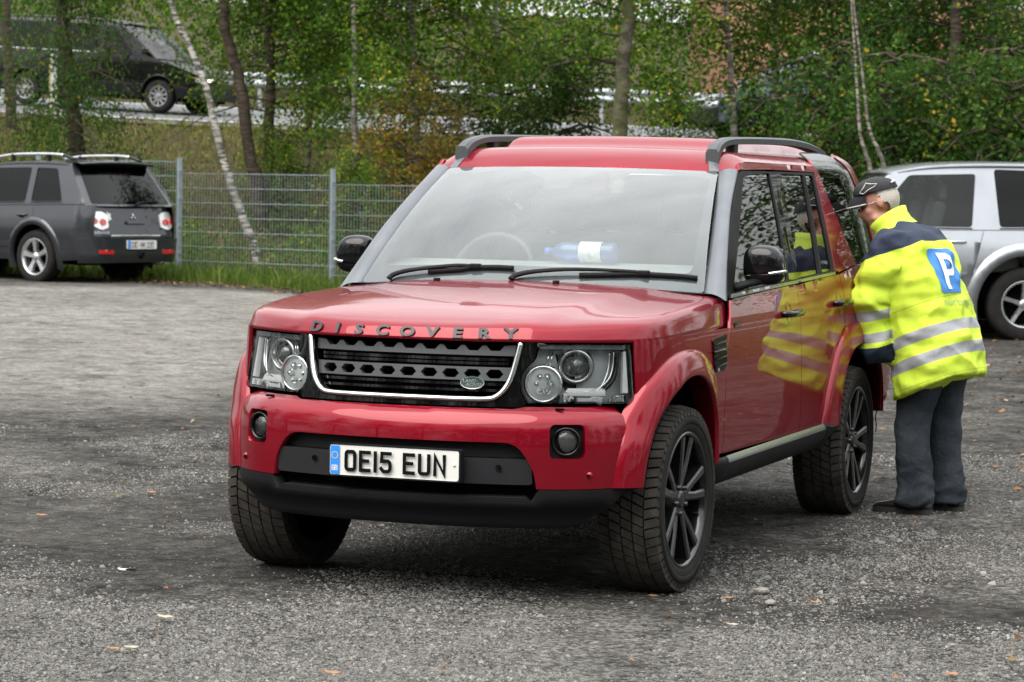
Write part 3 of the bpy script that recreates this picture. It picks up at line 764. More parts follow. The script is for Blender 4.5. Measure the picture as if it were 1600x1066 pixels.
both('belt_trim', [(.715, 1.127), (1.808, 1.158), (1.81, 1.172), (.735, 1.142)], simple('belt_black', (.03, .034, .03), .3, coat=.3), dfront, lift=.006, thick=.012)
both('belt_trim', [(1.815, 1.159), (2.575, 1.181), (2.58, 1.195), (1.818, 1.173)], simple('belt_black', (.03, .034, .03), .3, coat=.3), drear, lift=.006, thick=.012)
for nm, y0, ya, par in (('pillar_cover', 1.70, 1.845, dfront),):
    pass
both('pillar_cover', [(1.702, 1.178), (1.805, 1.176), (1.893, 1.650), (1.820, 1.650)], GLOSSK, dfront, lift=.004, thick=.006, step=.05)
both('pillar_cover', [(1.811, 1.177), (1.868, 1.180), (2.003, 1.652), (1.899, 1.650)], GLOSSK, drear, lift=.004, thick=.006, step=.05)
both('glass_divider', [(2.283, 1.195), (2.322, 1.196), (2.458, 1.655), (2.435, 1.655)], PLAST, drear, lift=.004, thick=.006, step=.05)
both('door_frame', [(1.318, 1.662), (1.36, 1.664), (1.896, 1.672), (1.898, 1.697), (1.345, 1.692)], RED, dfront, lift=.004)
both('door_frame', [(1.904, 1.672), (2.648, 1.671), (2.660, 1.66), (2.596, 1.20), (2.655, 1.195), (2.72, 1.60), (2.715, 1.672), (2.68, 1.698), (1.904, 1.697)], RED, drear, lift=.004)
both('rear_pillar', [(2.662, 1.192), (3.055, 1.222), (2.92, 1.40), (2.80, 1.56), (2.752, 1.66), (2.700, 1.735), (2.690, 1.700), (2.722, 1.672), (2.728, 1.60)], RED, lift=.002)
dwo = [(3.065, 1.222), (3.66, 1.225), (3.62, 1.40), (3.56, 1.56), (3.46, 1.675), (3.32, 1.752), (3.10, 1.778), (2.72, 1.772), (2.712, 1.735), (2.762, 1.66), (2.81, 1.56), (2.93, 1.40)]
both('side_rear_glass', dwo, GLASSD, lift=-.004, thick=.01, step=.04)
both('tail_pillar', [(3.665, 1.222), (3.86, 1.218), (3.80, 1.45), (3.70, 1.62), (3.56, 1.735), (3.40, 1.775), (3.33, 1.756), (3.47, 1.68), (3.57, 1.56), (3.63, 1.40)], RED, step=.04)

# ---- windscreen, pillars, roof
def fW(u, v):
    x = u*(.770+(.630-.770)*v); y = (.475+.143*u*u)*(1-v)+(1.190+.077*u*u)*v; z = (1.172-.026*u*u)*(1-v)+(1.664-.011*u*u)*v
    b = .030*4*v*(1-v); return (x, y-b*.61, z+b*.79)
wsg = rounded([(-1, .0), (1, .0), (1, 1), (-1, 1)], .03)
ws = panel('windscreen', wsg, fW, GLASSW, car, .06, .0)
frit_h = rounded([(-.93, .125), (.93, .125), (.955, .945), (.21, .965), (.19, .93), (.045, .875), (.03, .775), (-.145, .775), (-.16, .875), (-.30, .93), (-.32, .965), (-.955, .945)], [.06, .06, .04, .02, .03, .04, .03, .03, .04, .03, .02, .04])
panel('windscreen_border', wsg, fW, simple('frit_grey', (.035, .038, .042), .5), ws, .05, 0, holes=[frit_h], lift=-.005)
def ap(side_, mat, name, k0, k1, lift_=0.):
    rows = []
    I_ = catmull([(.770, .620, 1.146), (.722, .86, 1.352), (.675, 1.08, 1.520), (.632, 1.268, 1.654)], 6)
    O_ = catmull([(.868, .600, 1.118), (.800, .845, 1.352), (.752, 1.045, 1.505), (.708, 1.300, 1.662)], 6)
    for a, b in zip(I_, O_):
        a = Vector(a); b = Vector(b); r = [a+Vector((-.012, .03, -.02)), a]
        for t in (.15, .35, .6, .8, .93, 1.): q = a.lerp(b, t); q += Vector((.25, -.6, .6))*.016*math.sin(PI*min(1, t*1.0)); r.append(q)
        r.append(b+Vector((-.008, .05, 0)))
        rows.append([(side_*q[0], q[1], q[2]) for q in r])
    return grid_mesh(name, [[tuple(q) for q in r] for r in rows], mat, car, False, rev=(side_ > 0))
for sg in (1, -1): ap(sg, TRIMG, 'front_pillar', 0, 1)
def roofz(x, y):
    a = abs(x); yf = 1.192+.077*(a/.63)**2
    t = (y-yf)/.20; t = min(1, max(-.2, t)); ez = 1-(1-t)**2.2
    z = 1.662+.096*ez-.012*(a/.6)**2
    st = 1/(1+math.exp(-(y-1.70)/.022)); wa = 1/(1+math.exp((a-.515)/.010)); z += .058*st*wa
    if a > .585: z -= .036*((a-.585)/.105)**1.8*min(1, max(.0, ez))
    if y > 3.2: z -= .045*((y-3.2)/.6)**2
    return (x, y, z)
rf = [(-.632, 1.270), (-.4, 1.224), (-.2, 1.200), (0, 1.193), (.2, 1.200), (.4, 1.224), (.632, 1.270), (.697, 1.305), (.697, 2.66), (.60, 2.72), (.60, 3.60), (.52, 3.78), (-.52, 3.78), (-.60, 3.60), (-.60, 2.72), (-.697, 2.66), (-.697, 1.305)]
roof = panel('roof', rf, roofz, RED, car, .035, .008, extra=[(x, y) for x in np.linspace(-.66, .66, 60) for y in np.linspace(1.64, 1.78, 7)]+[(sg*x, y) for sg in (1, -1) for x in (.495, .505, .515, .525, .535) for y in np.linspace(1.35, 3.6, 60)])
for sg in (1, -1):
    panel('roof_ditch', [(sg*.592, 1.262), (sg*.632, 1.272), (sg*.602, 1.345), (sg*.560, 1.335)] if sg > 0 else [(-.632, 1.272), (-.592, 1.262), (-.560, 1.335), (-.602, 1.345)], roofz, TRIMG, roof, .02, .004, lift=.004)
    # roof rail on its feet
    rl = [(sg*.590, 1.305, 1.722), (sg*.586, 1.37, 1.760), (sg*.581, 1.48, 1.785), (sg*.578, 1.66, 1.797), (sg*.577, 2.1, 1.808), (sg*.575, 2.6, 1.814), (sg*.572, 2.95, 1.806), (sg*.570, 3.25, 1.782), (sg*.568, 3.42, 1.756)]
    pp = catmull(rl, 6); q = MB(); v = []; k = 8
    for i, P in enumerate(pp):
        t_ = i/(len(pp)-1); wd = .030 if t_ < .9 else .030-.018*(t_-.9)/.1; hh = .016 if i > 10 else .030-.014*i/10
        for a, b in ((-1, -1), (-.6, -1.1), (.6, -1.1), (1, -1), (1, .5), (.55, 1), (-.55, 1), (-1, .5)): v.append((P[0]+a*wd, P[1], P[2]+b*hh))
    f = [(i*k+j, i*k+(j+1) % k, (i+1)*k+(j+1) % k, (i+1)*k+j) for i in range(len(pp)-1) for j in range(k)]
    f += [tuple(range(k)), tuple(len(v)-1-j for j in range(k))]
    q.add(v, f, 0, False); rr_ = q.build('roof_rail', simple('rail_grey', (.040, .046, .050), .5, bump=.04, bscale=200), car, fix=True)
    q = MB(); q.box((sg*.577, 1.66, 1.762), (.045, .07, .06), bev=.01); q.build('rail_foot', PLASTG, rr_)
    q = MB(); q.box((sg*.570, 3.38, 1.74), (.045, .12, .05), bev=.01); q.build('rail_foot', PLASTG, rr_)
# ---- tail (mostly out of sight from the photographer)
def fT(x, z): return (x, 3.90-.10*(abs(x)/.85)**3-max(0, z-1.2)*.30-max(0, z-1.6)**2*1.2, z)
def tp(name, o, mat, par=None, **k): return panel(name, o, fT, mat, par or car, .06, flip=True, **k)
tg = tp('tailgate', rounded([(-.72, .78), (.72, .78), (.74, 1.20), (-.74, 1.20)], .03), RED)
tp('rear_window', rounded([(-.70, 1.22), (.70, 1.22), (.60, 1.66), (-.60, 1.66)], .04), GLASSD, tg)
tp('tail_header', [(-.61, 1.67), (.61, 1.67), (.56, 1.745), (-.56, 1.745)], RED, tg)
tp('rear_bumper', rounded([(-.84, .48), (.84, .48), (.84, .77), (-.84, .77)], .05), RED)
for sg in (1, -1): tp('tail_lamp', [(min(sg*.75, sg*.85), .80), (max(sg*.75, sg*.85), .80), (max(sg*.75, sg*.83), 1.18), (min(sg*.75, sg*.83), 1.18)], simple('tail_red', (.35, .01, .01), .15, coat=1.))

# ---- mirrors, handles, vents
def mirror_shell():
    bm = bmesh.new(); bmesh.ops.create_icosphere(bm, subdivisions=4, radius=1)
    for v in bm.verts:
        c = v.co; p4 = lambda t, e: math.copysign(abs(t)**e, t)
        v.co = Vector((p4(c.x, .62)*.088, p4(c.y, .75)*.062+(.02 if c.y > 0 else 0)*0, p4(c.z, .62)*.084))
        v.co.y -= .25*v.co.x*.0; v.co.z -= max(0, v.co.x)**2*3.2*(1 if v.co.z > 0 else 0)
        if v.co.y > .035: v.co.y = .035
    return bm
for sg in (1, -1):
    mr_ = empty('door_mirror', (0, 0, 0)); mr_.parent = car
    c0 = Vector((sg*.938, .935, 1.262))
    def put(bm, name, mat):
        me = bpy.data.meshes.new(name)
        for v in bm.verts: v.co = Vector((v.co.x*sg, v.co.y, v.co.z))+c0
        if sg < 0: bmesh.ops.reverse_faces(bm, faces=bm.faces)
        bm.to_mesh(me); bm.free(); return link(name, me, mat, mr_)
    b = mirror_shell(); bmesh.ops.bisect_plane(b, geom=list(b.verts)+list(b.edges)+list(b.faces), plane_co=(0, 0, -.040), plane_no=(0.06, 0, -1), clear_outer=True); put(b, 'mirror_cap', GLOSSK)
    b = mirror_shell(); bmesh.ops.bisect_plane(b, geom=list(b.verts)+list(b.edges)+list(b.faces), plane_co=(0, 0, -.044), plane_no=(-0.06, 0, 1), clear_outer=True); put(b, 'mirror_base', PLAST)
    b = bmesh.new(); bmesh.ops.create_grid(b, x_segments=1, y_segments=1, size=.5, matrix=Matrix.Rotation(PI/2, 4, 'X'))
    for v in b.verts: v.co = Vector((v.co.x*.14, .0365, v.co.z*.125+.006))
    put(b, 'mirror_glass', simple('mirror_silver', (.8, .8, .8), .02, metal=1., var=.01))
    q = MB(); q.tube([Vector((sg*.84, .80, 1.165)), Vector((sg*.885, .86, 1.182)), Vector((sg*.93, .92, 1.195))], [.035, .030, .032], 10, squash=.55); q.build('mirror_arm', PLAST, mr_)
    q = MB(); q.tube(catmull([c0+Vector((sg*.035, -.064, -.036)), c0+Vector((sg*.07, -.055, -.030)), c0+Vector((sg*.090, -.030, -.026)), c0+Vector((sg*.092, .0, -.026))], 5), .008, 6); q.build('mirror_indicator', SATIN, mr_)
    for par, yc, zc in ((dfront, 1.60, 1.033), (drear, 2.56, 1.050)):
        pa = par[0 if sg > 0 else 1]; xo = S(yc, zc)
        q = MB(); pts_ = [(-.125, .002), (-.118, .026), (-.06, .036), (.04, .037), (.105, .030), (.118, .004)]
        q.tube([(sg*(xo+d), yc+a, zc) for a, d in catmull(pts_, 4)], .0155, 8); q.build('door_handle', GLOSSK, pa)
        # dished pocket behind the handle: a shallow darker-edged oval
        ovl = [(yc-.01+.045*math.cos(2*PI*i/24), zc+.052*math.sin(2*PI*i/24)) for i in range(24)]
        def dish(u, v, yc=yc, zc=zc): d = 1-min(1, ((u-yc+.01)/.045)**2+((v-zc)/.052)**2); return (S(u, v)+.0012-.020*d, u, v)
        panel('handle_pocket', ovl, dish if sg > 0 else mirx(dish), RED, pa, .012, 0, flip=(sg < 0))
    vp = [(.345, .972), (.545, .985), (.535, .865), (.50, .842), (.385, .838), (.36, .86)]
    vent = panel('wing_vent', rounded(vp, .012), side if sg > 0 else mirx(side), GLOSSK, wing[0 if sg > 0 else 1], .03, .004, lift=.006, flip=(sg < 0))
    for k in range(4):
        zc = .955-.03*k
        q = MB(); q.tube([(sg*(S(.40, zc)+.009), .375, zc-.006), (sg*(S(.45, zc)+.011), .45, zc), (sg*(S(.5, zc)+.009), .520, zc+.003)], .0045, 5, squash=.6); q.build('vent_slat', PLASTG if k != 1 else SATIN, vent)
    q = MB(); q.tube([(sg*(S(.35, .925)+.010), .345, .920), (sg*(S(.45, .925)+.013), .45, .925), (sg*(S(.54, .93)+.010), .548, .930)], .011, 6, squash=.5); q.build('vent_bar', GLOSSK, vent)
    bdg = panel('engine_badge', rounded([(.690, 1.006), (.775, 1.008), (.775, 1.030), (.690, 1.028)], .006), side if sg > 0 else mirx(side), GLOSSK, dfront[0 if sg > 0 else 1], .02, .004, lift=.004, flip=(sg < 0))
    if sg > 0:
        v, f = text_mesh('SDV6', .020, 0); MB().add([(S(.733, 1.018)+.0052+.0, .733+a, 1.018+b_) for a, b_, c in v], f, 0, False).build('badge_text', SATIN, bdg)
# ---- wipers
def on_ws(u, v, h): return tuple(Vector(fW(u, v))+Vector((0, -.55, .83))*h)
for u0, b0, b1 in ((-.80, -.56, -.045), (-.03, .34, .965)):
    wp = empty('wiper', (0, 0, 0)); wp.parent = car
    MB().tube(catmull([on_ws(b0, .050, .012), on_ws(b0+.2, .068, .012), on_ws((b0+b1)/2, .080, .012), on_ws(b1-.1, .086, .012), on_ws(b1, .082, .012)], 4), .009, 6, squash=1.2).build('wiper_blade', PLAST, wp)
    ub = b0+(b1-b0)*.55
    MB().tube(catmull([on_ws(u0, .0, .015), on_ws(u0+.02, .026, .018), on_ws(u0+.12, .050, .022), on_ws(u0+.34, .074, .024), on_ws(ub-.08, .084, .022), on_ws(ub, .084, .018)], 4), list(np.interp(np.linspace(0, 1, 21), [0, .3, .6, 1], [.017, .013, .010, .007])), 8, squash=.7).build('wiper_arm', PLAST, wp)
    MB().box(on_ws(ub, .086, .016), (.05, .03, .022), bev=.006).build('blade_clip', PLAST, wp)
panel('scuttle', [(-.80, .60), (-.5, .505), (0, .455), (.5, .505), (.80, .60), (.76, .68), (.4, .62), (0, .58), (-.4, .62), (-.76, .68)], lambda x, y: (x, y, 1.158-.022*(abs(x)/.77)**2+(y-.5)*.1), PLAST, car, .06, 0)
for x in (-.33, .20):
    q = MB(); q.box((x, .40, hoodtop(x, .40)+.006), (.022, .03, .014), bev=.004); q.build('washer_jet', PLAST, bonnet)

# ---- cabin
q = MB()
pr_ = [(.60, 1.10), (.66, 1.165), (.80, 1.225), (.98, 1.250), (1.05, 1.235), (1.10, 1.12), (1.10, .75)]
rows = [[(x*.9, y, z+.0*x) for y, z in pr_] for x in np.linspace(-.84, .84, 12)]
grid_mesh('dashboard', rows, simple('dash_pale', (.34, .35, .34), .6, bump=.1, bscale=120), car, rev=True)
def seat(x, y, par):
    st = empty('seat', (0, 0, 0)); st.parent = par
    MB().box((x, y, .72), (.50, .50, .16), bev=.05).build('seat_cushion', GREYT, st)
    MB().box((x, y+.32, 1.05), (.48, .16, .62), Matrix.Rotation(-.18, 3, 'X'), bev=.06).build('seat_back', GREYT, st)
    MB().box((x, y+.40, 1.46), (.28, .10, .19), Matrix.Rotation(-.15, 3, 'X'), bev=.045).build('headrest', GREYT, st)
for x in (-.37, .37): seat(x, 1.62, car)
for x in (-.42, 0, .42): seat(x, 2.55, car)
stw = empty('steering_wheel', (0, 0, 0)); stw.parent = car
R3 = Matrix.Rotation(math.radians(-24), 3, 'X'); sc0 = Vector((-.385, 1.20, 1.185))
MB().tube([sc0+R3 @ Vector((.185*math.cos(a), 0, .185*math.sin(a))) for a in [2*PI*i/40 for i in range(41)]], .016, 8, caps=False).build('wheel_rim', simple('wheel_leather', (.07, .07, .07), .6), stw)
q = MB(); q.box(sc0+R3 @ Vector((0, .02, -.01)), (.15, .05, .12), R3, bev=.03); q.box(sc0, (.34, .02, .03), R3, bev=.01); q.box(sc0+R3 @ Vector((0, 0, -.09)), (.03, .02, .16), R3, bev=.01); q.build('wheel_hub', simple('wheel_leather', (.07, .07, .07), .6), stw)
q = MB(); q.box((-.055, 1.075, 1.548), (.135, .05, .05), bev=.015); q.build('sensor_housing', PLAST, car)
q = MB(); q.box((-.05, 1.17, 1.50), (.25, .04, .075), bev=.02); q.build('rear_view_mirror', PLAST, car)
panel('headlining', [(-.56, 1.45), (.56, 1.45), (.62, 3.6), (-.62, 3.6)], lambda x, y: (x, y, roofz(0, 1.5)[2]-.05-.03*abs(x)), BEIGE, car, .3, 0)
# ---- wheels
def make_wheel():
    wh = empty('wheel', (0, 0, 0)); hwid = .122; Rr = .368
    # tyre carcass: axial a (outer face +), radius r
    prof = [(-.115, .262), (-.125, .285), (-.124, .32), (-.113, .347), (-.098, .352), (0, .352), (.098, .352), (.113, .347), (.124, .32), (.125, .285), (.117, .268), (.112, .262)]
    MB().lathe(prof, 72, 'x').build('tyre', RUBBER, wh)
    # raised sidewall ring
    MB().lathe([(.119, .327), (.1265, .322), (.1275, .300), (.121, .296)], 72, 'x').build('sidewall_rib', RUBBER, wh)
    tb = MB(); n = 58
    for rw, (a0, a1, skew, ph) in enumerate([(-.118, -.074, .25, 0), (-.068, -.026, .45, .5), (-.020, .020, .45, .2), (.026, .068, .45, .7), (.074, .118, -.25, .35)]):
        for k in range(n):
            w_ = 2*PI/n*.80; t0 = 2*PI*(k+ph)/n; v = []
            for rr_ in (.346, .3675):
                for a, tt_ in ((a0, t0), (a1, t0+skew*2*PI/n), (a1, t0+w_+skew*2*PI/n), (a0, t0+w_)):
                    r_ = rr_-(.010 if abs(a) > .11 else .0)*(1 if rr_ > .36 else .3)
                    v.append((a, r_*math.cos(tt_), r_*math.sin(tt_)))
                    
            tb.add(v, [(4, 5, 6, 7), (0, 1, 5, 4), (1, 2, 6, 5), (2, 3, 7, 6), (3, 0, 4, 7)], 0, False)
            if rw in (0, 4) and k % 1 == 0:
                sg_ = -1 if rw == 0 else 1; v = []
                for r_ in (.330, .352):
                    for a, tt_ in ((sg_*.1165, t0), (sg_*.1225, t0), (sg_*.1225, t0+w_*.8), (sg_*.1165, t0+w_*.8)):
                        v.append((a-(sg_*.008 if r_ > .34 else 0), r_*math.cos(tt_), r_*math.sin(tt_)))
                tb.add(v, [(0, 1, 5, 4), (1, 2, 6, 5), (2, 3, 7, 6), (3, 0, 4, 7), (4, 5, 6, 7)], 0, False)
    tag(tb.build('tread_blocks', TREADM, wh, fix=True), kind='stuff')
    MB().lathe([(.112, .268), (.118, .266), (.119, .258), (.110, .250), (.085, .246), (.02, .240), (-.10, .238), (-.112, .268)], 64, 'x').build('rim', RIMK, wh)
    for k in range(5):
        for side_ in (-1, 1):
            a = 2*PI*k/5+side_*.20
            q = MB(); d = Vector((0, math.cos(a), math.sin(a))); t_ = Vector((0, -math.sin(a), math.cos(a)))
            a1 = 2*PI*k/5+side_*.055; d1 = Vector((0, math.cos(a1), math.sin(a1)))
            p0 = d1*.055+Vector((.088, 0, 0)); p1 = d*.15+Vector((.098, 0, 0)); p2 = d*.247+Vector((.106, 0, 0)); v = []
            for P, hw_, dp in ((p0, .020, .05), (p1, .0165, .045), (p2, .021, .05)):
                v += [P-t_*hw_-Vector((dp, 0, 0)), P-t_*hw_, P-t_*hw_*.55+Vector((.006, 0, 0)), P+t_*hw_*.55+Vector((.006, 0, 0)), P+t_*hw_, P+t_*hw_-Vector((dp, 0, 0))]
            f = [(i*6+j, i*6+j+1, (i+1)*6+j+1, (i+1)*6+j) for i in range(2) for j in range(5)]
            q.add(v, f, 0, False)
            for fi in range(len(q.f)): q.mi[fi] = 1 if (fi % 5 in (1, 3)) else 0
            q.build('spoke', [RIMK, RIMG], wh, fix=True)
    MB().lathe([(.02, .065), (.088, .062), (.094, .050), (.094, .036)], 32, 'x').build('hub', RIMK, wh)
    MB().lathe([(.090, .036), (.100, .034), (.103, .026), (.1035, .0)], 32, 'x').build('hub_cap', RIMG, wh)
    for k in range(5):
        a = 2*PI*(k+.5)/5; q = MB(); q.lathe([(.085, .011), (.102, .010), (.106, .006), (.106, 0)], 6, 'x', (0, .055*math.cos(a), .055*math.sin(a))); q.build('wheel_nut', RIMG, wh)
    MB().lathe([(.0, .05), (.02, .17), (.028, .172), (.028, .09), (.05, .07)], 40, 'x').build('brake_disc', simple('brake_steel', (.22, .21, .20), .4, metal=1.), wh)
    MB().lathe([(-.10, .238), (-.02, .235), (-.02, .0)], 40, 'x').build('wheel_back', DARK, wh)
    q = MB(); q.tube([(.06, .20, -.12), (.095, .195, -.117)], .005, 6); q.build('valve', RUBBER, wh)
    return wh
def copy_tree(o, parent=None):
    c = o.copy(); C.objects.link(c); c.parent = parent
    for ch2 in list(o.children): copy_tree(ch2, c)
    return c
w0 = make_wheel(); w0.parent = car
for i, (sg, y) in enumerate(((1, 0), (-1, 0), (1, 2.885), (-1, 2.885))):
    wobj = w0 if i == 0 else copy_tree(w0, car)
    wobj.location = (sg*.783, y, .362)
    wobj.rotation_euler = (0.2+.5*i, 0, 0 if sg > 0 else PI)
    if y == 0: wobj.rotation_euler = (0.2+.5*i, 0, (0 if sg > 0 else PI)+math.radians(-2))
# bottle of water lying on the dashboard
bt = empty('water_bottle', (0, 0, 0), 0, 'clear blue water bottle lying on the dashboard of the red car', 'bottle')
BC0 = Vector((.135, .93, 1.296))
def bx_(q): q.v = [(BC0.x+a, BC0.y+b, BC0.z+c) for a, b, c in q.v]; return q
prof = [(-.150, .012), (-.140, .014), (-.125, .030), (-.100, .041), (-.060, .044), (-.030, .036), (-.010, .043), (.05, .044), (.10, .043), (.135, .044), (.150, .038), (.155, .012)]
bx_(MB().lathe(prof, 28, 'x')).build('bottle_body', glass_mat('bottle_plastic', (.25, .5, .98), 1.3, haze=.26, hazecol=(.30, .52, .95)), bt)
bx_(MB().lathe([(-.012, .0445), (.088, .0455)], 28, 'x')).build('bottle_label', simple('label_white', (.75, .78, .82), .5, var=.3, nscale=30), bt)
bx_(MB().lathe([(-.178, .0), (-.176, .015), (-.150, .016), (-.150, .0)], 16, 'x')).build('bottle_cap', simple('cap_blue', (.1, .2, .6), .4), bt)
# ================================================================== the other vehicles
TRUNKGL = glass_mat('far_car_glass', (.03, .034, .034), .55)
CLEARGL = glass_mat('car_side_glass', (.42, .47, .44), 1.0)
SILV = car_paint('silver_paint', (.35, .37, .40), metal=.75, rough=.35, dust=.03)
GREYM = car_paint('graphite_paint', (.034, .037, .044), metal=.6, rough=.35, dust=.03)
BLACKP = car_paint('black_paint', (.0025, .0025, .003), metal=0, rough=.5, coat=.7, dust=.004)
BLUEG = car_paint('blue_grey_paint', (.09, .11, .14), metal=.5, rough=.3, dust=.05)
REDL = simple('lamp_red', (.42, .012, .015), .15, coat=1.)
CLRL = simple('lamp_clear', (.62, .62, .62), .12, metal=.5, coat=1.)
ALLOY = simple('silver_alloy', (.52, .53, .54), .28, metal=.9)
def road_wheel(par, x, y, r, wd, rim_r, spokes, sg, mat=None, slim=False, ang=0.):
    wh = empty('wheel', (0, 0, 0)); wh.parent = par; wh.location = (x, y, r-.005); wh.rotation_euler = (ang, 0, 0 if sg > 0 else PI)
    h = wd/2; mat = mat or ALLOY
    MB().lathe([(-h*.9, rim_r), (-h, rim_r+.02), (-h, r-.04), (-h*.85, r-.008), (-h*.5, r), (h*.5, r), (h*.85, r-.008), (h, r-.04), (h*1.02, rim_r+.03), (h*.93, rim_r)], 40, 'x').build('tyre', RUBBER, wh)
    MB().lathe([(h*.93, rim_r+.004), (h*.97, rim_r-.008), (h*.85, rim_r-.022), (h*.2, rim_r-.03), (-h*.8, rim_r-.03)], 40, 'x').build('rim', mat, wh)
    for k in range(spokes):
        a = 2*PI*k/spokes; d = Vector((0, math.cos(a), math.sin(a))); t_ = Vector((0, -math.sin(a), math.cos(a))); v = []
        for rr_, hw_, xo in ((.03, .032, h*.75), (rim_r*.55, .022 if slim else .034, h*.80), (rim_r-.012, .026 if slim else .046, h*.88)):
            P = d*rr_+Vector((xo, 0, 0)); v += [P-t_*hw_-Vector((.04, 0, 0)), P-t_*hw_*.8, P+t_*hw_*.8, P+t_*hw_-Vector((.04, 0, 0))]
        MB().add(v, [(i*4+j, i*4+j+1, (i+1)*4+j+1, (i+1)*4+j) for i in range(2) for j in range(3)], 0, False).build('spoke', mat, wh, fix=True)
    MB().lathe([(h*.6, .06), (h*.85, .05), (h*.9, .03), (h*.91, 0)], 20, 'x').build('hub_cap', mat, wh)
    MB().lathe([(-h*.7, rim_r-.03), (-h*.1, rim_r-.035), (-h*.1, 0)], 30, 'x').build('wheel_back', DARK, wh)
    return wh
def vehicle(name, label, cat, loc, rz, d, group=None):
    """origin on the ground under the front axle; the front looks along local -Y"""
    root = empty(name, loc, rz, label, cat, group)
    W, fo, wb, ro, rt = d['W']/2, d['fo'], d['wb'], d['ro'], d['r']
    paint = d['paint']; y0, y1 = -fo, wb+ro; rc = d.get('corner', .22); zs = d['sill']
    prof = smooth_interp(*zip(*d['section']))       # z -> half width as a share of W
    beltf = smooth_interp(*zip(*d['belt'])); hood = smooth_interp(*zip(*d['hood']))
    def corner(t): t = min(1., max(0., t/rc)); return rc*(1-math.sqrt(max(0., 1-(1-t)**2)))
    def Sx(y, z):
        x = W*prof(z)
        x -= corner(y-y0)*d.get('ftap', .8) if y < y0+rc else 0
        x -= corner(y1-y)*d.get('rtap', .8) if y > y1-rc else 0
        return x
    sd_ = lambda u, v: (Sx(u, v), u, v)
    def bth(nm, o, mat, par=None, **k):
        r_ = []
        for sg in (1, -1):
            p_ = par[0 if sg > 0 else 1] if isinstance(par, list) else (par or root)
            r_.append(panel(nm, o, sd_ if sg > 0 else mirx(sd_), mat, p_, k.get('step', .07), k.get('thick', .012), k.get('holes', ()), flip=sg < 0, lift=k.get('lift', 0)))
        return r_
    def arch(yc, R_, a0, a1, n=12): return [(yc+R_*math.cos(math.radians(a0+(a1-a0)*i/n)), rt+R_*math.sin(math.radians(a0+(a1-a0)*i/n))) for i in range(n+1)]
    ar = d.get('arch', rt+.07); cuts = d['cuts']     # [(y_at_sill, y_at_belt)...]: front door front, (mid), rear edge
    ends = .02
    topl = lambda y: (hood(y)-.012 if y < d['ws'][0] else beltf(y))
    zb = zs
    dz = math.sqrt(max(0, ar**2-(rt-zs)**2))
    # front wing
    yA, yB = cuts[0]
    f_ = [(y0+ends, d['bump'][1])]
    ys = np.linspace(y0+ends, yB-.003, 10)
    o = [(y0+ends, zs+.05), (-dz, zs)] + arch(0, ar, 180+math.degrees(math.asin((rt-zs)/ar)) if zs < rt else 180, 0-math.degrees(math.asin((rt-zs)/ar)), 14)[1:-1] + [(dz, zs), (yA-.003, zs), (yB-.003, topl(yB))] + [(y, topl(y)) for y in ys[::-1][1:]]
    wing_ = bth('front_wing', o, paint)
    doors = []
    for i in range(len(cuts)-1):
        a, b = cuts[i]; c_, e = cuts[i+1]
        lastdoor = i == len(cuts)-2
        o = [(a+.003, zs), ]
        if lastdoor and c_ > wb-ar-.02:
            kk = arch(wb, ar+.01, 180+math.degrees(math.asin((rt-zs)/ar)), 90, 12); kk = [q for q in kk if q[0] < e-.003]
            o += [(kk[0][0], zs)]+kk[1:]+[(e-.003, kk[-1][1]+.01)]
        else: o += [(c_-.003, zs)]
        o += [(e-.003, beltf(e))]+[(y, beltf(y)) for y in np.linspace(e-.003, b+.003, 6)[1:-1]]+[(b+.003, beltf(b))]
        doors.append(bth('front_door' if i == 0 else 'rear_door', o, paint))
    c_, e = cuts[-1]
    kk = arch(wb, ar, 180+math.degrees(math.asin((rt-zs)/ar)), 0-math.degrees(math.asin((rt-zs)/ar)), 16)
    if c_ > wb-ar-.02: kk = [q for q in kk if q[0] > e]; o = [(e+.003, kk[0][1]+.01)]+kk
    else: o = [(c_+.003, zs)]+kk
    o += [(y1-ends, zs+.03), (y1-ends, beltf(y1))]+[(y, beltf(y)) for y in np.linspace(y1-ends, e+.003, 8)[1:]]
    quarter_ = bth('rear_quarter', o, paint)
    for sg in (1, -1):    # rolled arch lips
        for yc in (0, wb):
            kk = arch(yc, ar+.002, 200, -20, 20); lipw = d.get('lip', .03)
            rows = [[(sg*(Sx(y, z)-.05), y, z), (sg*(Sx(y, z)+d.get('lipx', .008)), y, z), (sg*(Sx(y, z)+d.get('lipx', .008)*.8), yc+(y-yc)*(1+lipw/ar), rt+(z-rt)*(1+lipw/ar)), (sg*(Sx(y, z)-.004), yc+(y-yc)*(1+lipw*1.3/ar), rt+(z-rt)*(1+lipw*1.3/ar))] for y, z in kk]
            grid_mesh('arch_lip', rows, d.get('lipmat', paint), root, False, rev=(sg < 0))
    # glasshouse
    (wy0, wz0), (wy1, wz1) = d['ws'], d['wt']; (ry1, rz1), (ry0, rz0) = d['rt'], d['rb']   # windscreen base/top, rear glass top/bottom
    rfz = d['roofz']
    gap = .008
    wins = d['wins']
    fr = [(wy0+.02, beltf(wy0)+gap)] + [(y, beltf(y)+gap) for y in np.linspace(wy0+.1, ry0-.02, 10)] + [(ry0-.01, rz0), (ry1, rz1-.01)] + [(y, rfz(y)-.035) for y in np.linspace(ry1-.05, wy1+.05, 8)] + [(wy1, wz1-.01)]
    holes = [rounded(w_, .04) for w_, _ in wins]
    gh = bth('window_frame', fr, paint, holes=holes, thick=.03)
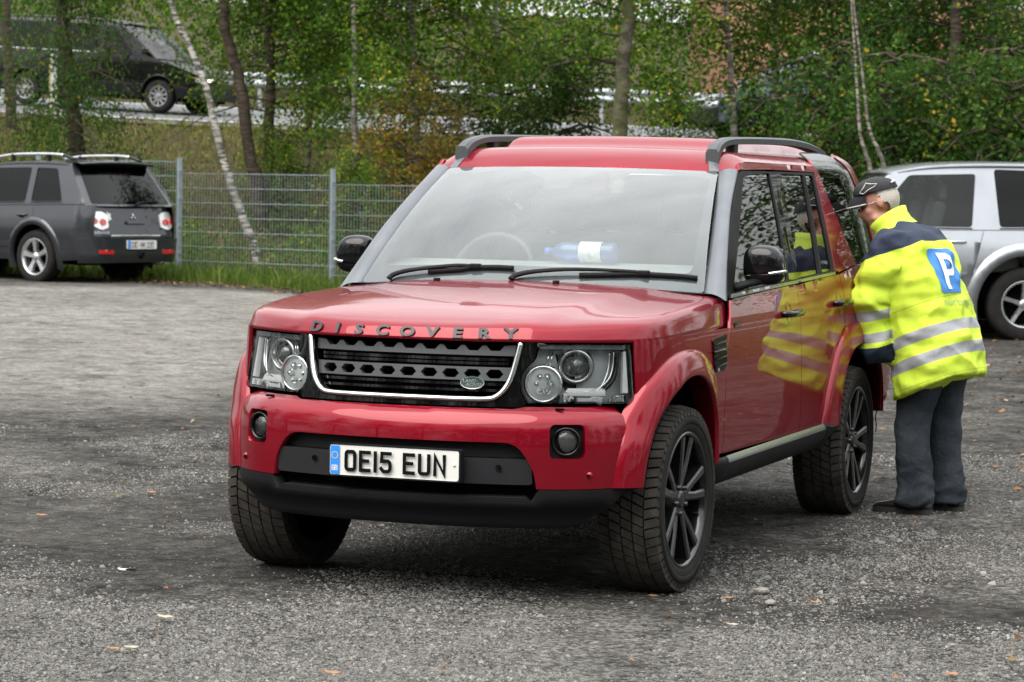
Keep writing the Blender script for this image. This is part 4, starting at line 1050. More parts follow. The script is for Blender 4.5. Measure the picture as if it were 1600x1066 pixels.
    for (w_, gm) in wins:
        bth('side_window', rounded(w_, .04), gm, gh, lift=-.012, thick=0)
        bth('window_seal', [(w_[0][0], w_[0][1]-.02), (w_[1][0], w_[1][1]-.02), (w_[1][0], w_[1][1]-.006), (w_[0][0], w_[0][1]-.006)], PLAST, gh, lift=.003, thick=.004)
    wt_, wb_ = Sx(wy1, wz1)-.05, Sx(wy0+.1, wz0)-.03
    def fw(u, v): b = .05*4*v*(1-v)*.6; return (u*(wb_+(wt_-wb_)*v), (wy0-.10*(1-u*u))*(1-v)+(wy1-.06*(1-u*u))*v-b*.6, wz0*(1-v)+wz1*v+b*.7)
    panel('windscreen', [(-1, 0), (1, 0), (1, 1), (-1, 1)], fw, d.get('wsglass', CLEARGL), root, .12, 0)
    for sg in (1, -1):
        rows = [[fw(sg*.995, v), (sg*(Sx(wy0+(wy1-wy0)*v, wz0+(wz1-wz0)*v)+.002), wy0+(wy1-wy0)*v+.03, wz0+(wz1-wz0)*v)] for v in np.linspace(0, 1, 8)]
        grid_mesh('front_pillar', rows, d.get('pillar', paint), root, False, rev=(sg > 0))
    rb_, rt_ = Sx(ry0-.1, rz0)-.06, Sx(ry1, rz1)-.05
    def frw(u, v): return (u*(rb_+(rt_-rb_)*v), (ry0+.05*(1-u*u))*(1-v)+(ry1+.05*(1-u*u))*v, rz0*(1-v)+rz1*v)
    rg = panel('rear_window', rounded([(-.93, .05), (.93, .05), (.93, .93), (-.93, .93)], .06), frw, TRUNKGL, root, .12, 0, flip=True, lift=.004)
    panel('tailgate_frame', [(-1.0, 0), (1.0, 0), (1.0, 1), (-1.0, 1)], frw, paint, root, .15, 0, flip=True, holes=[rounded([(-.93, .05), (.93, .05), (.93, .93), (-.93, .93)], .06)])
    for sg in (1, -1):
        rows = [[frw(sg*.995, v), (sg*(Sx(ry0-.04+(ry1-ry0)*v, rz0+(rz1-rz0)*v)), ry0-.02+(ry1-ry0)*v, rz0+(rz1-rz0)*v)] for v in np.linspace(0, 1, 8)]
        grid_mesh('rear_pillar', rows, paint, root, False, rev=(sg < 0))
    hwr = Sx((wy1+ry1)/2, wz1)
    def rfm(x, y): return (x, y, rfz(y)-.045*(abs(x)/hwr)**2.5-.0*y)
    panel('roof', [(-wt_, wy1), (0, wy1-.06), (wt_, wy1), (hwr, wy1+.10), (hwr, ry1-.05), (rt_, ry1+.01), (0, ry1+.05), (-rt_, ry1+.01), (-hwr, ry1-.05), (-hwr, wy1+.10)], rfm, d.get('roofmat', paint), root, .10, .02)
    # bonnet
    hy = np.linspace(y0+ends, wy0+.03, 10)
    xe = lambda y: Sx(y, hood(y)-.012)
    hoo = [(xe(y), y) for y in hy]+[(0, wy0-.06)]+[(-xe(y), y) for y in hy[::-1]]
    panel('bonnet', hoo, lambda x, y: (x, y, hood(y)-.012+.03*(1-(abs(x)/max(.2, xe(y)))**3)), paint, root, .08, .03)
    # nose and tail faces
    def face(sgn, yo):
        def fm(x, z):
            k = Sx(yo, z); xa = abs(x); hw_ = W*prof(z); t = max(0., xa-(hw_-rc))
            dd = rc*(1-math.sqrt(max(0., 1-min(1., t/rc)**2)))
            return (x, yo+sgn*(dd-0.0)+d['nose' if sgn > 0 else 'tail'](z), z)
        return fm
    fN, fT_ = face(1, y0), face(-1, y1)
    def hw(z): return W*prof(z)-rc*.10
    bz0, bz1 = d['bump']
    zn = [zs+.02, bz0, bz1, hood(y0+ends)-.014]
    def front(nm, o, mat, par=None, **k): return panel(nm, o, fN, mat, par or root, .07, k.get('thick', .02), k.get('holes', ()), lift=k.get('lift', 0))
    def rearp(nm, o, mat, par=None, **k): return panel(nm, o, fT_, mat, par or root, k.get('step', .07), k.get('thick', .02), k.get('holes', ()), flip=True, lift=k.get('lift', 0))
    front('front_bumper', [(-hw(zs+.02), zs+.0), (hw(zs+.02), zs+.0), (hw(bz1), bz1), (-hw(bz1), bz1)], d.get('bumpmat', paint), lift=.02)
    nose_ = front('nose', [(-hw(bz1), bz1+.004), (hw(bz1), bz1+.004), (hw(zn[3]), zn[3]), (-hw(zn[3]), zn[3])], paint)
    gw = W*.42; front('grille', rounded([(-gw, bz1+.03), (gw, bz1+.03), (gw, zn[3]-.04), (-gw, zn[3]-.04)], .03), PLAST, nose_, lift=.006)
    for k in range(3):
        zz = bz1+.05+(zn[3]-bz1-.10)*k/2; front('grille_slat', [(-gw*.95, zz-.008), (gw*.95, zz-.008), (gw*.95, zz+.008), (-gw*.95, zz+.008)], SATIN, nose_, lift=.012)
    for sg in (1, -1):
        a, b = sorted((sg*(gw+.03), sg*(hw(zn[3]-.06)-.01))); front('headlamp', rounded([(a, bz1+.03), (b, bz1+.05), (b, zn[3]-.03), (a, zn[3]-.04)], .02), CLRL, nose_, lift=.01)
    rearp('rear_bumper', [(-hw(zs+.02), zs), (hw(zs+.02), zs), (hw(d['rbump']), d['rbump']), (-hw(d['rbump']), d['rbump'])], d.get('bumpmat', paint), lift=d.get('rblift', .03), thick=.05)
    tgt = rearp('tailgate', [(-hw(rz0), d['rbump']+.005), (hw(rz0), d['rbump']+.005), (hw(rz0), rz0), (-hw(rz0), rz0)], paint)
    # underside and cabin
    q = MB(); q.box((0, (y0+y1)/2, zs+.03), (W*1.5, (y1-y0)-.5, .16)); q.box((0, .05, rt+.18), (W*1.2, 1.0, .35)); q.box((0, wb, rt+.1), (W*1.15, .9, .3)); q.build('underbody', DARK, root)
    for sg in (1, -1):
        for yc in (0, wb):
            kk = arch(yc, ar-.005, 190, -10, 16); rows = [[(sg*(Sx(y, z)-.03), y, z), (sg*(W-.45), y, z)] for y, z in kk]; grid_mesh('arch_liner', rows, DARK, root)
    bth('inner_shell', [(wy0-.3, zs+.10), (ar+.02, zs+.1), (wb-ar-.05, zs+.10), (wb-ar-.05, rt+ar+.03), (wb+ar+.03, rt+ar+.03), (y1-.12, rt+ar), (y1-.12, beltf(y1)-.03), (wy0-.3, beltf(wy0)-.08)], DARK, lift=-.06, thick=0, step=.3)
    for x in (-W*.42, W*.42):
        for ys_ in d['seats']:
            st = empty('seat'); st.parent = root; zb_ = zs+.32
            MB().box((x, ys_, zb_), (.48, .5, .16), bev=.04).build('seat_cushion', GREYT, st); MB().box((x, ys_+.30, zb_+.36), (.46, .14, .6), Matrix.Rotation(-.2, 3, 'X'), bev=.05).build('seat_back', GREYT, st); MB().box((x, ys_+.40, zb_+.76), (.26, .09, .18), bev=.03).build('headrest', GREYT, st)
    MB().box((0, wy0+.25, wz0-.10), (W*1.6, .5, .2), bev=.05).build('dashboard', DARK, root)
    stx = W*.42*d.get('steer', 1)
    MB().tube([(stx+.18*math.cos(a), wy0+.62+.07*math.sin(a), wz0-.02+.17*math.sin(a)) for a in [2*PI*i/24 for i in range(25)]], .014, 6, caps=False).build('steering_wheel', d.get('steermat', DARK), root)
    for sg in (1, -1):
        for yc in (0, wb): road_wheel(root, sg*(W-d['wheelw']/2-.02), yc, rt, d['wheelw'], d['rim'], d['spokes'], sg, d.get('wheelmat'), d.get('slim', False), .3+yc)
        mz = beltf(wy0+.15)+.11; xo = Sx(wy0+.2, mz)
        dm = empty('door_mirror'); dm.parent = root
        MB().box((sg*(xo+.12), wy0+.20, mz), (.17, .10, .15), bev=.04).build('mirror_shell', d.get('mirrormat', paint), dm); MB().tube([(sg*(xo-.01), wy0+.2, mz-.06), (sg*(xo+.08), wy0+.2, mz-.04)], .025, 6).build('mirror_arm', PLAST, dm)
    for i, (yh, zh) in enumerate(d['handles']):
        for sg in (1, -1):
            xo = Sx(yh, zh); q = MB(); q.tube(catmull([(sg*(xo+.0), yh-.09, zh), (sg*(xo+.032), yh-.06, zh), (sg*(xo+.034), yh+.06, zh), (sg*(xo+.0), yh+.09, zh)], 3), .013, 6); q.build('door_handle', d.get('handlemat', paint), doors[i][0 if sg > 0 else 1])
            ol_ = [(yh+.055*math.cos(2*PI*k/14), zh-.012+.03*math.sin(2*PI*k/14)) for k in range(14)]
            panel('handle_pocket', ol_, sd_ if sg > 0 else mirx(sd_), DARK if d.get('darkpocket') else paint, doors[i][0 if sg > 0 else 1], .03, .004, flip=sg < 0, lift=.002)
    return dict(root=root, Sx=Sx, rear=rearp, front=front, both=bth, doors=doors, quarter=quarter_, wing=wing_, tailgate=tgt, frw=frw, rfm=rfm, W=W, fT=fT_)
# ================================================================== the place: gravel lot, fence, bank, road, trees
FH = Vector((cf_.x, cf_.y, 0)).normalized(); RH_ = Vector((FH.y, -FH.x, 0))
def RD(R, D, z=0.): return Vector((CAM.x+RH_.x*R+FH.x*D, CAM.y+RH_.y*R+FH.y*D, z))
def toRD(x, y): dx, dy = x-CAM.x, y-CAM.y; return dx*RH_.x+dy*RH_.y, dx*FH.x+dy*FH.y
def at(px, py, D):
    """a point of the photograph at D metres from the camera"""
    d = cf_+cr_*((px-800)/4146.256)-cu_*((py-533)/4146.256); k = D/d.dot(FH); return CAM+d*k
def ss(t):
    t = np.clip(t, 0, 1); return t*t*(3-2*t)
def fenceD(R): return np.maximum(33.57-.676*R, 31.2)
def zroad(R): return 2.60-.027*np.clip(R, -60, 40)
RX = .06
def gz(R, D):
    R = np.asarray(R, float); D = np.asarray(D, float)
    zl = .30*ss((D-13)/21)*ss((1.5-R)/5.5)+.11*ss((D-15)/11)*ss((R-2)/3)
    Df = fenceD(R)+.6; t = np.clip((D-Df)/(51.4-Df), 0, 1)
    zr = zroad(R)
    zbk = zl+(zr-zl)*(.35*t+.65*t*t*(3-2*t))
    z = np.where(D < Df, zl, zbk)
    z = np.where(D > 51.4, zr+RX*(D-51.4), z)
    z = np.where(D > 63, zr+RX*11.6+.10*(np.minimum(D, 140)-63), z)
    return z
def gxy(x, y): R, D = toRD(x, y); return float(gz(R, D))
# ---- ground sheet
def ground_material():
    b = NB('lot_ground'); pos = b.pos()
    sepx = b.n('ShaderNodeSeparateXYZ'); b.l(pos, sepx.inputs[0])
    # camera-independent lot axes (world metres)
    n1 = b.noise(.33, 6, .62, pos, .6); n2 = b.noise(1.7, 6, .6, pos); n3 = b.noise(9., 6, .7, pos); n4 = b.noise(60., 5, .75, pos); n5 = b.noise(4.2, 7, .68, pos, .8); n6 = b.noise(22., 5, .7, pos)
    vo = b.n('ShaderNodeTexVoronoi'); vo.inputs['Scale'].default_value = 62.; b.l(pos, vo.inputs['Vector'])
    vo2 = b.n('ShaderNodeTexVoronoi'); vo2.inputs['Scale'].default_value = 24.; b.l(pos, vo2.inputs['Vector'])
    at_ = b.n('ShaderNodeAttribute'); at_.attribute_name = 'loose'
    fac = b.math('ADD', at_.outputs['Fac'], b.math('MULTIPLY', b.math('SUBTRACT', n2, .5), 1.7))
    fac = b.math('ADD', fac, b.math('MULTIPLY', b.math('SUBTRACT', n1, .5), 1.5))
    fac = b.math('ADD', fac, b.math('MULTIPLY', b.math('SUBTRACT', n3, .5), .9))
    m = b.n('ShaderNodeMapRange'); b.l(fac, m.inputs[0]); m.inputs[1].default_value = .25; m.inputs[2].default_value = .75
    fine = b.ramp(n3, [(.3, (.026, .024, .022)), (.7, (.066, .063, .059))])
    pebc = b.ramp(vo.outputs['Color'], [(.15, (.024, .022, .020)), (.5, (.105, .101, .094)), (.85, (.23, .222, .208))])
    pebf = b.mix(b.math('MULTIPLY', n4, .5), pebc, (.05, .048, .046))
    fine2 = b.mix(b.ramp(vo2.outputs['Color'], [(.70, (0, 0, 0)), (.80, (.6, .6, .6))]), fine, (.085, .083, .078))
    lot = b.mix(m.outputs[0], fine2, pebf)
    # pale compacted stone dust where the lot rises at the back
    at2 = b.n('ShaderNodeAttribute'); at2.attribute_name = 'pale'
    pf = b.math('MULTIPLY', b.math('MINIMUM', b.math('MAXIMUM', b.math('ADD', at2.outputs['Fac'], b.math('MULTIPLY', b.math('SUBTRACT', n1, .5), 1.2)), 0), 1), .85)
    lot = b.mix(pf, lot, b.ramp(n3, [(.3, (.19, .182, .168)), (.7, (.28, .27, .25))]))
    smud = b.ramp(n5, [(.36, (.60, .59, .58)), (.47, (1., 1., 1.)), (.62, (1.30, 1.29, 1.27))])
    lot = b.mix(1., lot, smud, 'MULTIPLY')
    lot = b.mix(1., lot, b.ramp(n6, [(.33, (.60, .60, .60)), (.5, (1.1, 1.1, 1.1)), (.7, (1.42, 1.42, 1.40))]), 'MULTIPLY')
    # soil and leaf litter beyond the lot
    at3 = b.n('ShaderNodeAttribute'); at3.attribute_name = 'soil'
    soil = b.ramp(n3, [(.25, (.020, .019, .012)), (.45, (.055, .048, .026)), (.6, (.090, .078, .038)), (.75, (.065, .080, .028))])
    col = b.mix(at3.outputs['Fac'], lot, soil)
    hgt = b.math('ADD', b.math('MULTIPLY', vo.outputs['Distance'], -.6), b.math('ADD', b.math('MULTIPLY', n4, .6), b.math('MULTIPLY', n3, 1.2)))
    hgt = b.math('ADD', hgt, b.math('ADD', b.math('MULTIPLY', n5, 2.2), b.math('MULTIPLY', n6, 1.0)))
    b.pr(col, .92, normal=b.bump(hgt, 1., .03), spec=.06)
    return b.m
GROUND = ground_material()
Rs = np.concatenate([np.linspace(-150, -16, 24), np.linspace(-15, 15, 121), np.linspace(16, 150, 24)])
Ds = np.concatenate([np.linspace(-120, 3, 18), np.linspace(4, 22, 91), np.linspace(22.3, 66, 130), np.linspace(68, 260, 26)])
RR, DD = np.meshgrid(Rs, Ds, indexing='ij'); ZZ = gz(RR, DD)
lotm = DD < fenceD(RR)
rel = np.array([[noise.noise(Vector((r*.5, dd*.5, 3)))*.018+noise.noise(Vector((r*1.6, dd*1.6, 9)))*.009 if abs(r) < 16 and 3 < dd < 40 else 0 for dd in Ds] for r in Rs])
# tyre ruts stay shallow; keep the ground level where the cars stand
XX = CAM.x+RH_.x*RR+FH.x*DD; YY = CAM.y+RH_.y*RR+FH.y*DD
flat = np.exp(-(np.maximum(0, np.abs(XX)-1.0)**2+np.maximum(0, np.abs(YY-1.45)-1.6)**2)/.5)
ZZ = ZZ+rel*(1-flat)*np.where(lotm, 1, 2.5)
nR, nD = RR.shape
idx = np.arange(nR*nD).reshape(nR, nD)
F4 = np.stack([idx[:-1, :-1].ravel(), idx[1:, :-1].ravel(), idx[1:, 1:].ravel(), idx[:-1, 1:].ravel()], 1)
loose = .40+.55*ss((11.4-DD)/2.2)+.35*np.exp(-((RR-3.1)/1.6)**2-((DD-11.0)/2.0)**2)-.85*np.exp(-((RR-1.75)/1.25)**2-((DD-9.75)/.50)**2)-.55*np.exp(-((RR+2.2)/2.2)**2-((DD-11.2)/1.9)**2)
loose = loose+.3*ss((RR-1.8)/1.5)*ss((16-DD)/4)
pale = ss((DD-16.5)/3.5)*ss((-1.2-RR)/1.5)*ss((33.3-DD)/1.5)*.9
soil = ss((DD-(fenceD(RR)-2.6))/1.0)
soil = np.maximum(soil, ss((-DD-2)/3)*0)
np_mesh('ground', np.stack([XX.ravel(), YY.ravel(), ZZ.ravel()], 1), F4, GROUND, None, True, {'loose': loose.ravel(), 'pale': pale.ravel(), 'soil': soil.ravel()})['kind'] = 'structure'
# ---- loose stones lying on the lot (real pebbles near the camera)
def stone_material():
    b = NB('pebbles'); a = b.n('ShaderNodeAttribute'); a.attribute_name = 'tone'
    c = b.ramp(a.outputs['Fac'], [(0, (.030, .028, .026)), (.3, (.095, .092, .086)), (.7, (.205, .198, .186)), (.95, (.28, .27, .25)), (1, (.34, .325, .30))])
    b.pr(b.mix(b.noise(80, 3, .6, b.pos()), c, b.mix(.5, c, (.10, .10, .10))), .9, spec=.08); return b.m
def scatter_stones(n, name):
    D = 7.3+(np.random.default_rng(5).random(n)**1.35)*9.5; rg = np.random.default_rng(6)
    R = (rg.random(n)*2-1)*(D*.205+.15)
    ls = .40+.55*ss((11.4-D)/2.2)+.35*np.exp(-((R-3.1)/1.6)**2-((D-11.0)/2.0)**2)-.85*np.exp(-((R-1.75)/1.25)**2-((D-9.75)/.50)**2)-.55*np.exp(-((R+2.2)/2.2)**2-((D-11.2)/1.9)**2)+.3*ss((R-1.8)/1.5)
    cl = np.array([noise.noise(Vector((r*1.3, d*1.3, 5))) for r, d in zip(R, D)])
    keep = rg.random(n) < np.clip(ls-.08+cl*1.5, .03, 1); R, D = R[keep], D[keep]; n = len(R)
    x = CAM.x+RH_.x*R+FH.x*D; y = CAM.y+RH_.y*R+FH.y*D
    ins = (np.abs(x) < .93) & (np.abs(y) < .02); x, y, R, D = x[~ins], y[~ins], R[~ins], D[~ins]; n = len(x)
    s = .0042+.0050*rg.random(n)**1.5+.0075*(rg.random(n) > .86)*rg.random(n)**1.5+.012*(rg.random(n) > .994)
    base = np.array([(1, 0, 0), (-.5, .87, 0), (-.5, -.87, 0), (.3, .2, .8), (-.45, -.1, .6)])
    V = base[None]*(1+.45*(rg.random((n, 5, 3))-.5)); a = rg.random(n)*2*PI; ca, sa = np.cos(a), np.sin(a)
    vx = V[:, :, 0]*ca[:, None]-V[:, :, 1]*sa[:, None]; vy = V[:, :, 0]*sa[:, None]+V[:, :, 1]*ca[:, None]
    V = np.stack([vx, vy*.8, V[:, :, 2]*.8], 2)*s[:, None, None]
    z = gz(R, D); fl = np.exp(-(np.maximum(0, np.abs(x)-1.0)**2+np.maximum(0, np.abs(y-1.45)-1.6)**2)/.5)
    z = z+np.array([noise.noise(Vector((r*.5, d*.5, 3)))*.018+noise.noise(Vector((r*1.6, d*1.6, 9)))*.009 for r, d in zip(R, D)])*(1-fl)
    V += np.stack([x, y, z-.001], 1)[:, None, :]
    f = np.array([(0, 1, 3), (1, 4, 3), (1, 2, 4), (2, 0, 3), (2, 3, 4)]); F = (f[None]+5*np.arange(n)[:, None, None]).reshape(-1, 3)
    tone = np.repeat(np.clip(rg.normal(.5, .22, n), 0, 1), 5)
    o = np_mesh(name, V.reshape(-1, 3), F, stone_material(), None, False, {'tone': tone})
    return tag(o, 'loose grey gravel chippings covering the parking lot', 'gravel', kind='stuff')
scatter_stones(230000, 'gravel')
# ---- road on its bank, with white edge lines, and the rail beyond
def road_sheet(name, D0, D1, mat, lift, R0=-90, R1=70, n=120, kind='structure'):
    R = np.linspace(R0, R1, n); v = []
    for r in R:
        for D in np.linspace(D0, D1, 6): p_ = RD(r, D); v.append((p_.x, p_.y, float(zroad(r)+RX*(D-51.4))+lift))
    f = [(i*6+j, (i+1)*6+j, (i+1)*6+j+1, i*6+j+1) for i in range(n-1) for j in range(5)]
    o = MB().add(v, f).build(name, mat, smooth=True); o['kind'] = kind; return o
ASPH = simple('road_asphalt', (.105, .108, .115), .75, var=.18, nscale=3., bump=.2, bscale=90)
LINE = simple('road_paint', (.62, .62, .60), .6, var=.15, nscale=4)
road_sheet('road', 52.0, 61.6, ASPH, .03)
road_sheet('road_edge_line', 52.15, 52.40, LINE, .036); road_sheet('road_edge_line', 60.6, 60.8, LINE, .036)
VERGE = simple('verge_stone', (.085, .078, .070), .95, var=.3, nscale=6, bump=.4, bscale=30)
road_sheet('road_verge', 50.4, 51.98, VERGE, .012)
GALV = simple('galvanised_steel', (.36, .38, .40), .45, metal=.7, var=.1, nscale=3)
gd = empty('guard_rail', RD(0, 62.2, float(zroad(0))+.75), 0, 'grey steel guard rail along the far side of the road', 'guard rail')
go = gd.location.copy()
v = []; prof_ = [(-.0, 0.0), (-.05, .05), (-.05, .10), (0, .15), (0, .18), (-.05, .23), (-.05, .28), (0, .33)]; RRs = np.linspace(-40, 40, 41)
for r in RRs:
    for a, b_ in prof_: p_ = RD(r, 62.2+a); v.append((p_.x-go.x, p_.y-go.y, float(zroad(r))+RX*10.6+.10+.42+b_-go.z))
MB().add(v, [(i*8+j, (i+1)*8+j, (i+1)*8+j+1, i*8+j+1) for i in range(40) for j in range(7)]).build('rail_beam', GALV, gd)
for r in np.arange(-14, 14.1, 2.): p_ = RD(r, 62.3)-go; q = MB(); q.box((p_.x, p_.y, float(zroad(r))+.74+.30-go.z), (.08, .08, .8)); q.build('rail_post', GALV, gd)
# roadside marker post with yellow and white faces
mpz = at(83, 195, 51.0); mk = empty('marker_post', mpz, .3, 'white and yellowish roadside marker post beside the black van', 'post')
MB().box((0, 0, .60), (.11, .12, 1.5), bev=.02).build('post_body', simple('post_white', (.55, .55, .50), .5, var=.2), mk)
MB().box((-.062, 0, .60), (.02, .122, 1.45), bev=.004).build('post_face', simple('post_yellow', (.42, .36, .10), .5), mk)
# ---- welded-rod fence
FSTEEL = simple('fence_steel', (.25, .295, .33), .5, metal=.4, var=.12, nscale=4)
posts = [(-6.85, 38.2), (-4.63, 36.7), (-2.41, 35.2), (-.19, 33.7), (2.03, 32.2), (4.4, 31.2), (6.9, 31.2), (9.4, 31.2)]
tops = [1.91, 1.75, 1.63, 1.50, 1.40, 1.36, 1.36]
fence = empty('wire_fence', RD(*posts[2], 0), 0, 'galvanised wire mesh fence with grey posts between the lot and the bank', 'fence'); FO_ = fence.location.copy()
for i, (r, d) in enumerate(posts):
    ztop = max(tops[max(i-1, 0)], tops[min(i, len(tops)-1)])+.06; b0 = float(gz(r, d))-.2
    if i == 1: ztop = 1.93
    p_ = RD(r, d, b0); fp = empty('fence_post', p_-FO_, math.atan2(RH_.y, RH_.x)+.6); fp.parent = fence
    MB().box((0, 0, (ztop-b0)/2), (.065, .045, ztop-b0), bev=.006).build('post_tube', FSTEEL, fp)
    MB().box((0, 0, ztop-b0+.006), (.07, .05, .014), bev=.004).build('post_cap', FSTEEL, fp)
    for k in range(4): MB().box((0, -.03, ztop-b0-.15-.38*k), (.05, .022, .05), bev=.004).build('clamp', FSTEEL, fp)
for i in range(len(posts)-1):
    a = RD(*posts[i]); b_ = RD(*posts[i+1]); L = (b_-a).length; dirn = (b_-a).normalized(); nn = Vector((dirn.y, -dirn.x, 0))
    fpn = empty('fence_panel', (a+nn*.035)+Vector((0, 0, tops[i]-1.43))-FO_, math.atan2(dirn.y, dirn.x)); fpn.parent = fence
    for k in range(8):
        for s_ in (-1, 1): MB().tube([(.03, s_*.007, k*.2+.015), (L-.03, s_*.007, k*.2+.015)], .0038, 5).build('horizontal_rod', FSTEEL, fpn)
    q = MB()
    for x in np.arange(.04, L-.02, .05): q.tube([(x, 0, 0), (x, 0, 1.43)], .0029, 4, caps=False)
    tag(q.build('vertical_rods', FSTEEL, fpn), kind='stuff')

# ---- foliage
def leaf_material(name, stops, trans=.35):
    b = NB(name); a = b.n('ShaderNodeAttribute'); a.attribute_name = 'tone'
    c = b.ramp(a.outputs['Fac'], stops)
    p_ = b.pr(c, .75, spec=.06)
    t = b.n('ShaderNodeBsdfTranslucent'); b.l(b.mix(.5, c, (.10, .16, .02)), t.inputs[0])
    mx_ = b.n('ShaderNodeMixShader'); mx_.inputs[0].default_value = trans
    b.l(p_.outputs[0], mx_.inputs[1]); b.l(t.outputs[0], mx_.inputs[2]); b.l(mx_.outputs[0], b.o.inputs[0]); return b.m
LEAF = leaf_material('birch_leaves', [(0, (.018, .046, .008)), (.3, (.060, .135, .016)), (.6, (.130, .225, .026)), (.85, (.25, .295, .036)), (.95, (.42, .33, .04)), (1, (.50, .27, .03))])
LEAFD = leaf_material('dark_leaves', [(0, (.012, .032, .009)), (.4, (.036, .088, .017)), (.8, (.092, .160, .028)), (.95, (.15, .18, .035)), (1, (.34, .25, .03))])
LEAFY = leaf_material('autumn_leaves', [(0, (.08, .07, .015)), (.4, (.20, .15, .025)), (.7, (.34, .20, .03)), (.9, (.40, .16, .02)), (1, (.10, .14, .03))])
def bark_material(name, white, dark, sc_=1., moss=.0):
    b = NB(name); pos = b.obj()
    mp_ = b.n('ShaderNodeMapping'); mp_.inputs['Scale'].default_value = (3., 3., 16.*sc_); b.l(pos, mp_.inputs[0])
    n = b.noise(1.6, 5, .6, mp_.outputs[0]); n2 = b.noise(3., 5, .6, pos); n3 = b.noise(26., 4, .6, pos)
    c = b.mix(b.ramp(n, [(.46, (0, 0, 0)), (.58, (1, 1, 1))]), dark, white)
    c = b.mix(b.ramp(n2, [(.42, (0, 0, 0)), (.66, (.75, .75, .75))]), c, tuple(.5*(a+q_)*.8 for a, q_ in zip(white, dark)))
    if moss: c = b.mix(b.math('MULTIPLY', b.ramp(b.noise(2.2, 4), [(.4, (0, 0, 0)), (.6, (1, 1, 1))]), moss), c, (.075, .085, .03))
    b.pr(c, .9, normal=b.bump(b.math('ADD', n3, n), .6, .02), spec=.2); return b.m
BIRCH = bark_material('birch_bark', (.46, .44, .40), (.025, .022, .020))
BIRCHG = bark_material('greyish_bark', (.30, .275, .235), (.045, .038, .032))
BROWNB = bark_material('brown_bark', (.085, .066, .048), (.028, .022, .017))
MOSSB = bark_material('mossy_bark', (.13, .12, .085), (.040, .036, .026), .35, .6)
def leaf_cloud(P, size, tone, rg, name, mat, par=None, droop=.4):
    """one small folded blade per point"""
    n = len(P); a = rg.random(n)*2*PI; tilt = rg.normal(-droop, .55, n)
    u = np.stack([np.cos(a)*np.cos(tilt), np.sin(a)*np.cos(tilt), np.sin(tilt)], 1)
    rnd = rg.normal(size=(n, 3)); w_ = np.cross(u, rnd); w_ /= np.linalg.norm(w_, axis=1)[:, None]+1e-9
    s = (size*(.7+.6*rg.random(n)))[:, None]
    V = np.stack([P, P+u*s*.5+w_*s*.34, P+u*s, P+u*s*.5-w_*s*.34], 1)
    F = (np.arange(4)[None]+4*np.arange(n)[:, None])
    return np_mesh(name, V.reshape(-1, 3), F, mat, par, False, {'tone': np.repeat(tone, 4)})
def crown_points(rg, h0, h1, rad, nbr, per, up=.35, droop=.25, spread=.2):
    """points strewn along drooping branches"""
    P = []; T = []; B = []
    for k in range(nbr):
        h = h0+(h1-h0)*rg.random()**.85; az_ = rg.random()*2*PI; l = rad*(.45+.65*rg.random())*(1.-.55*max(0, (h-h0)/(h1-h0)-.25))
        d = np.array([math.cos(az_), math.sin(az_), 0]); t = np.linspace(.0, 1, 7)
        path = np.stack([d[0]*l*t, d[1]*l*t, h+l*(up*t-(up+droop)*t*t*1.0)], 1); path[1:, :2] += rg.normal(0, .06, (6, 2))
        B.append(path); m = int(per*(.6+.8*rg.random()))
        tt = np.clip(.22+.85*rg.random(m)**.8, 0, 1.05); base = np.stack([np.interp(tt, t, path[:, i]) for i in range(3)], 1)
        cl = rg.normal(0, 1, (max(3, m//34), 3))*spread*1.25; ci = rg.integers(0, len(cl), m); base += cl[ci]*.85+rg.normal(0, spread*.36, (m, 3)); base[:, 2] -= np.abs(rg.normal(0, spread*.5, m))
        tn = rg.normal(.37, .17); P.append(base); ct = rg.normal(0, .13, len(cl)); T.append(np.clip(rg.normal(tn, .12, m)+ct[ci]+.42*(rg.random(m) > .965), 0, 1))
    return np.concatenate(P), np.concatenate(T), B
CROWNS = []
def crown_variant(seed, h0, h1, rad, nbr, per, size, mat, **k):
    rg = np.random.default_rng(seed); P, T, B = crown_points(rg, h0, h1, rad, nbr, per, **k)
    o = leaf_cloud(P, size, T, rg, 'crown', mat); me = o.data; bpy.data.objects.remove(o)
    q = MB()
    for br in B:
        q.tube([tuple(p_) for p_ in br[::2]], [.022, .016, .010, .004], 5, caps=False)
    lm_ = q.build('limbs', BROWNB); ml = lm_.data; bpy.data.objects.remove(lm_); return me, ml
CV = [crown_variant(21+i, 1.5, 7.5, 2.1, 84, 290, .066, LEAF, spread=.24) for i in range(4)]
CD = [crown_variant(41+i, 1.0, 7.5, 2.3, 88, 260, .066, LEAFD, spread=.26) for i in range(3)]
CB = [crown_variant(61+i, .15, 2.3, 1.15, 44, 150, .055, LEAFD, spread=.17, up=.6) for i in range(2)]+[crown_variant(66, .15, 2.2, 1.1, 44, 130, .05, LEAF, spread=.17, up=.6)]
CY = crown_variant(71, .15, 2.5, .8, 36, 130, .05, LEAFY, spread=.15, up=.7)
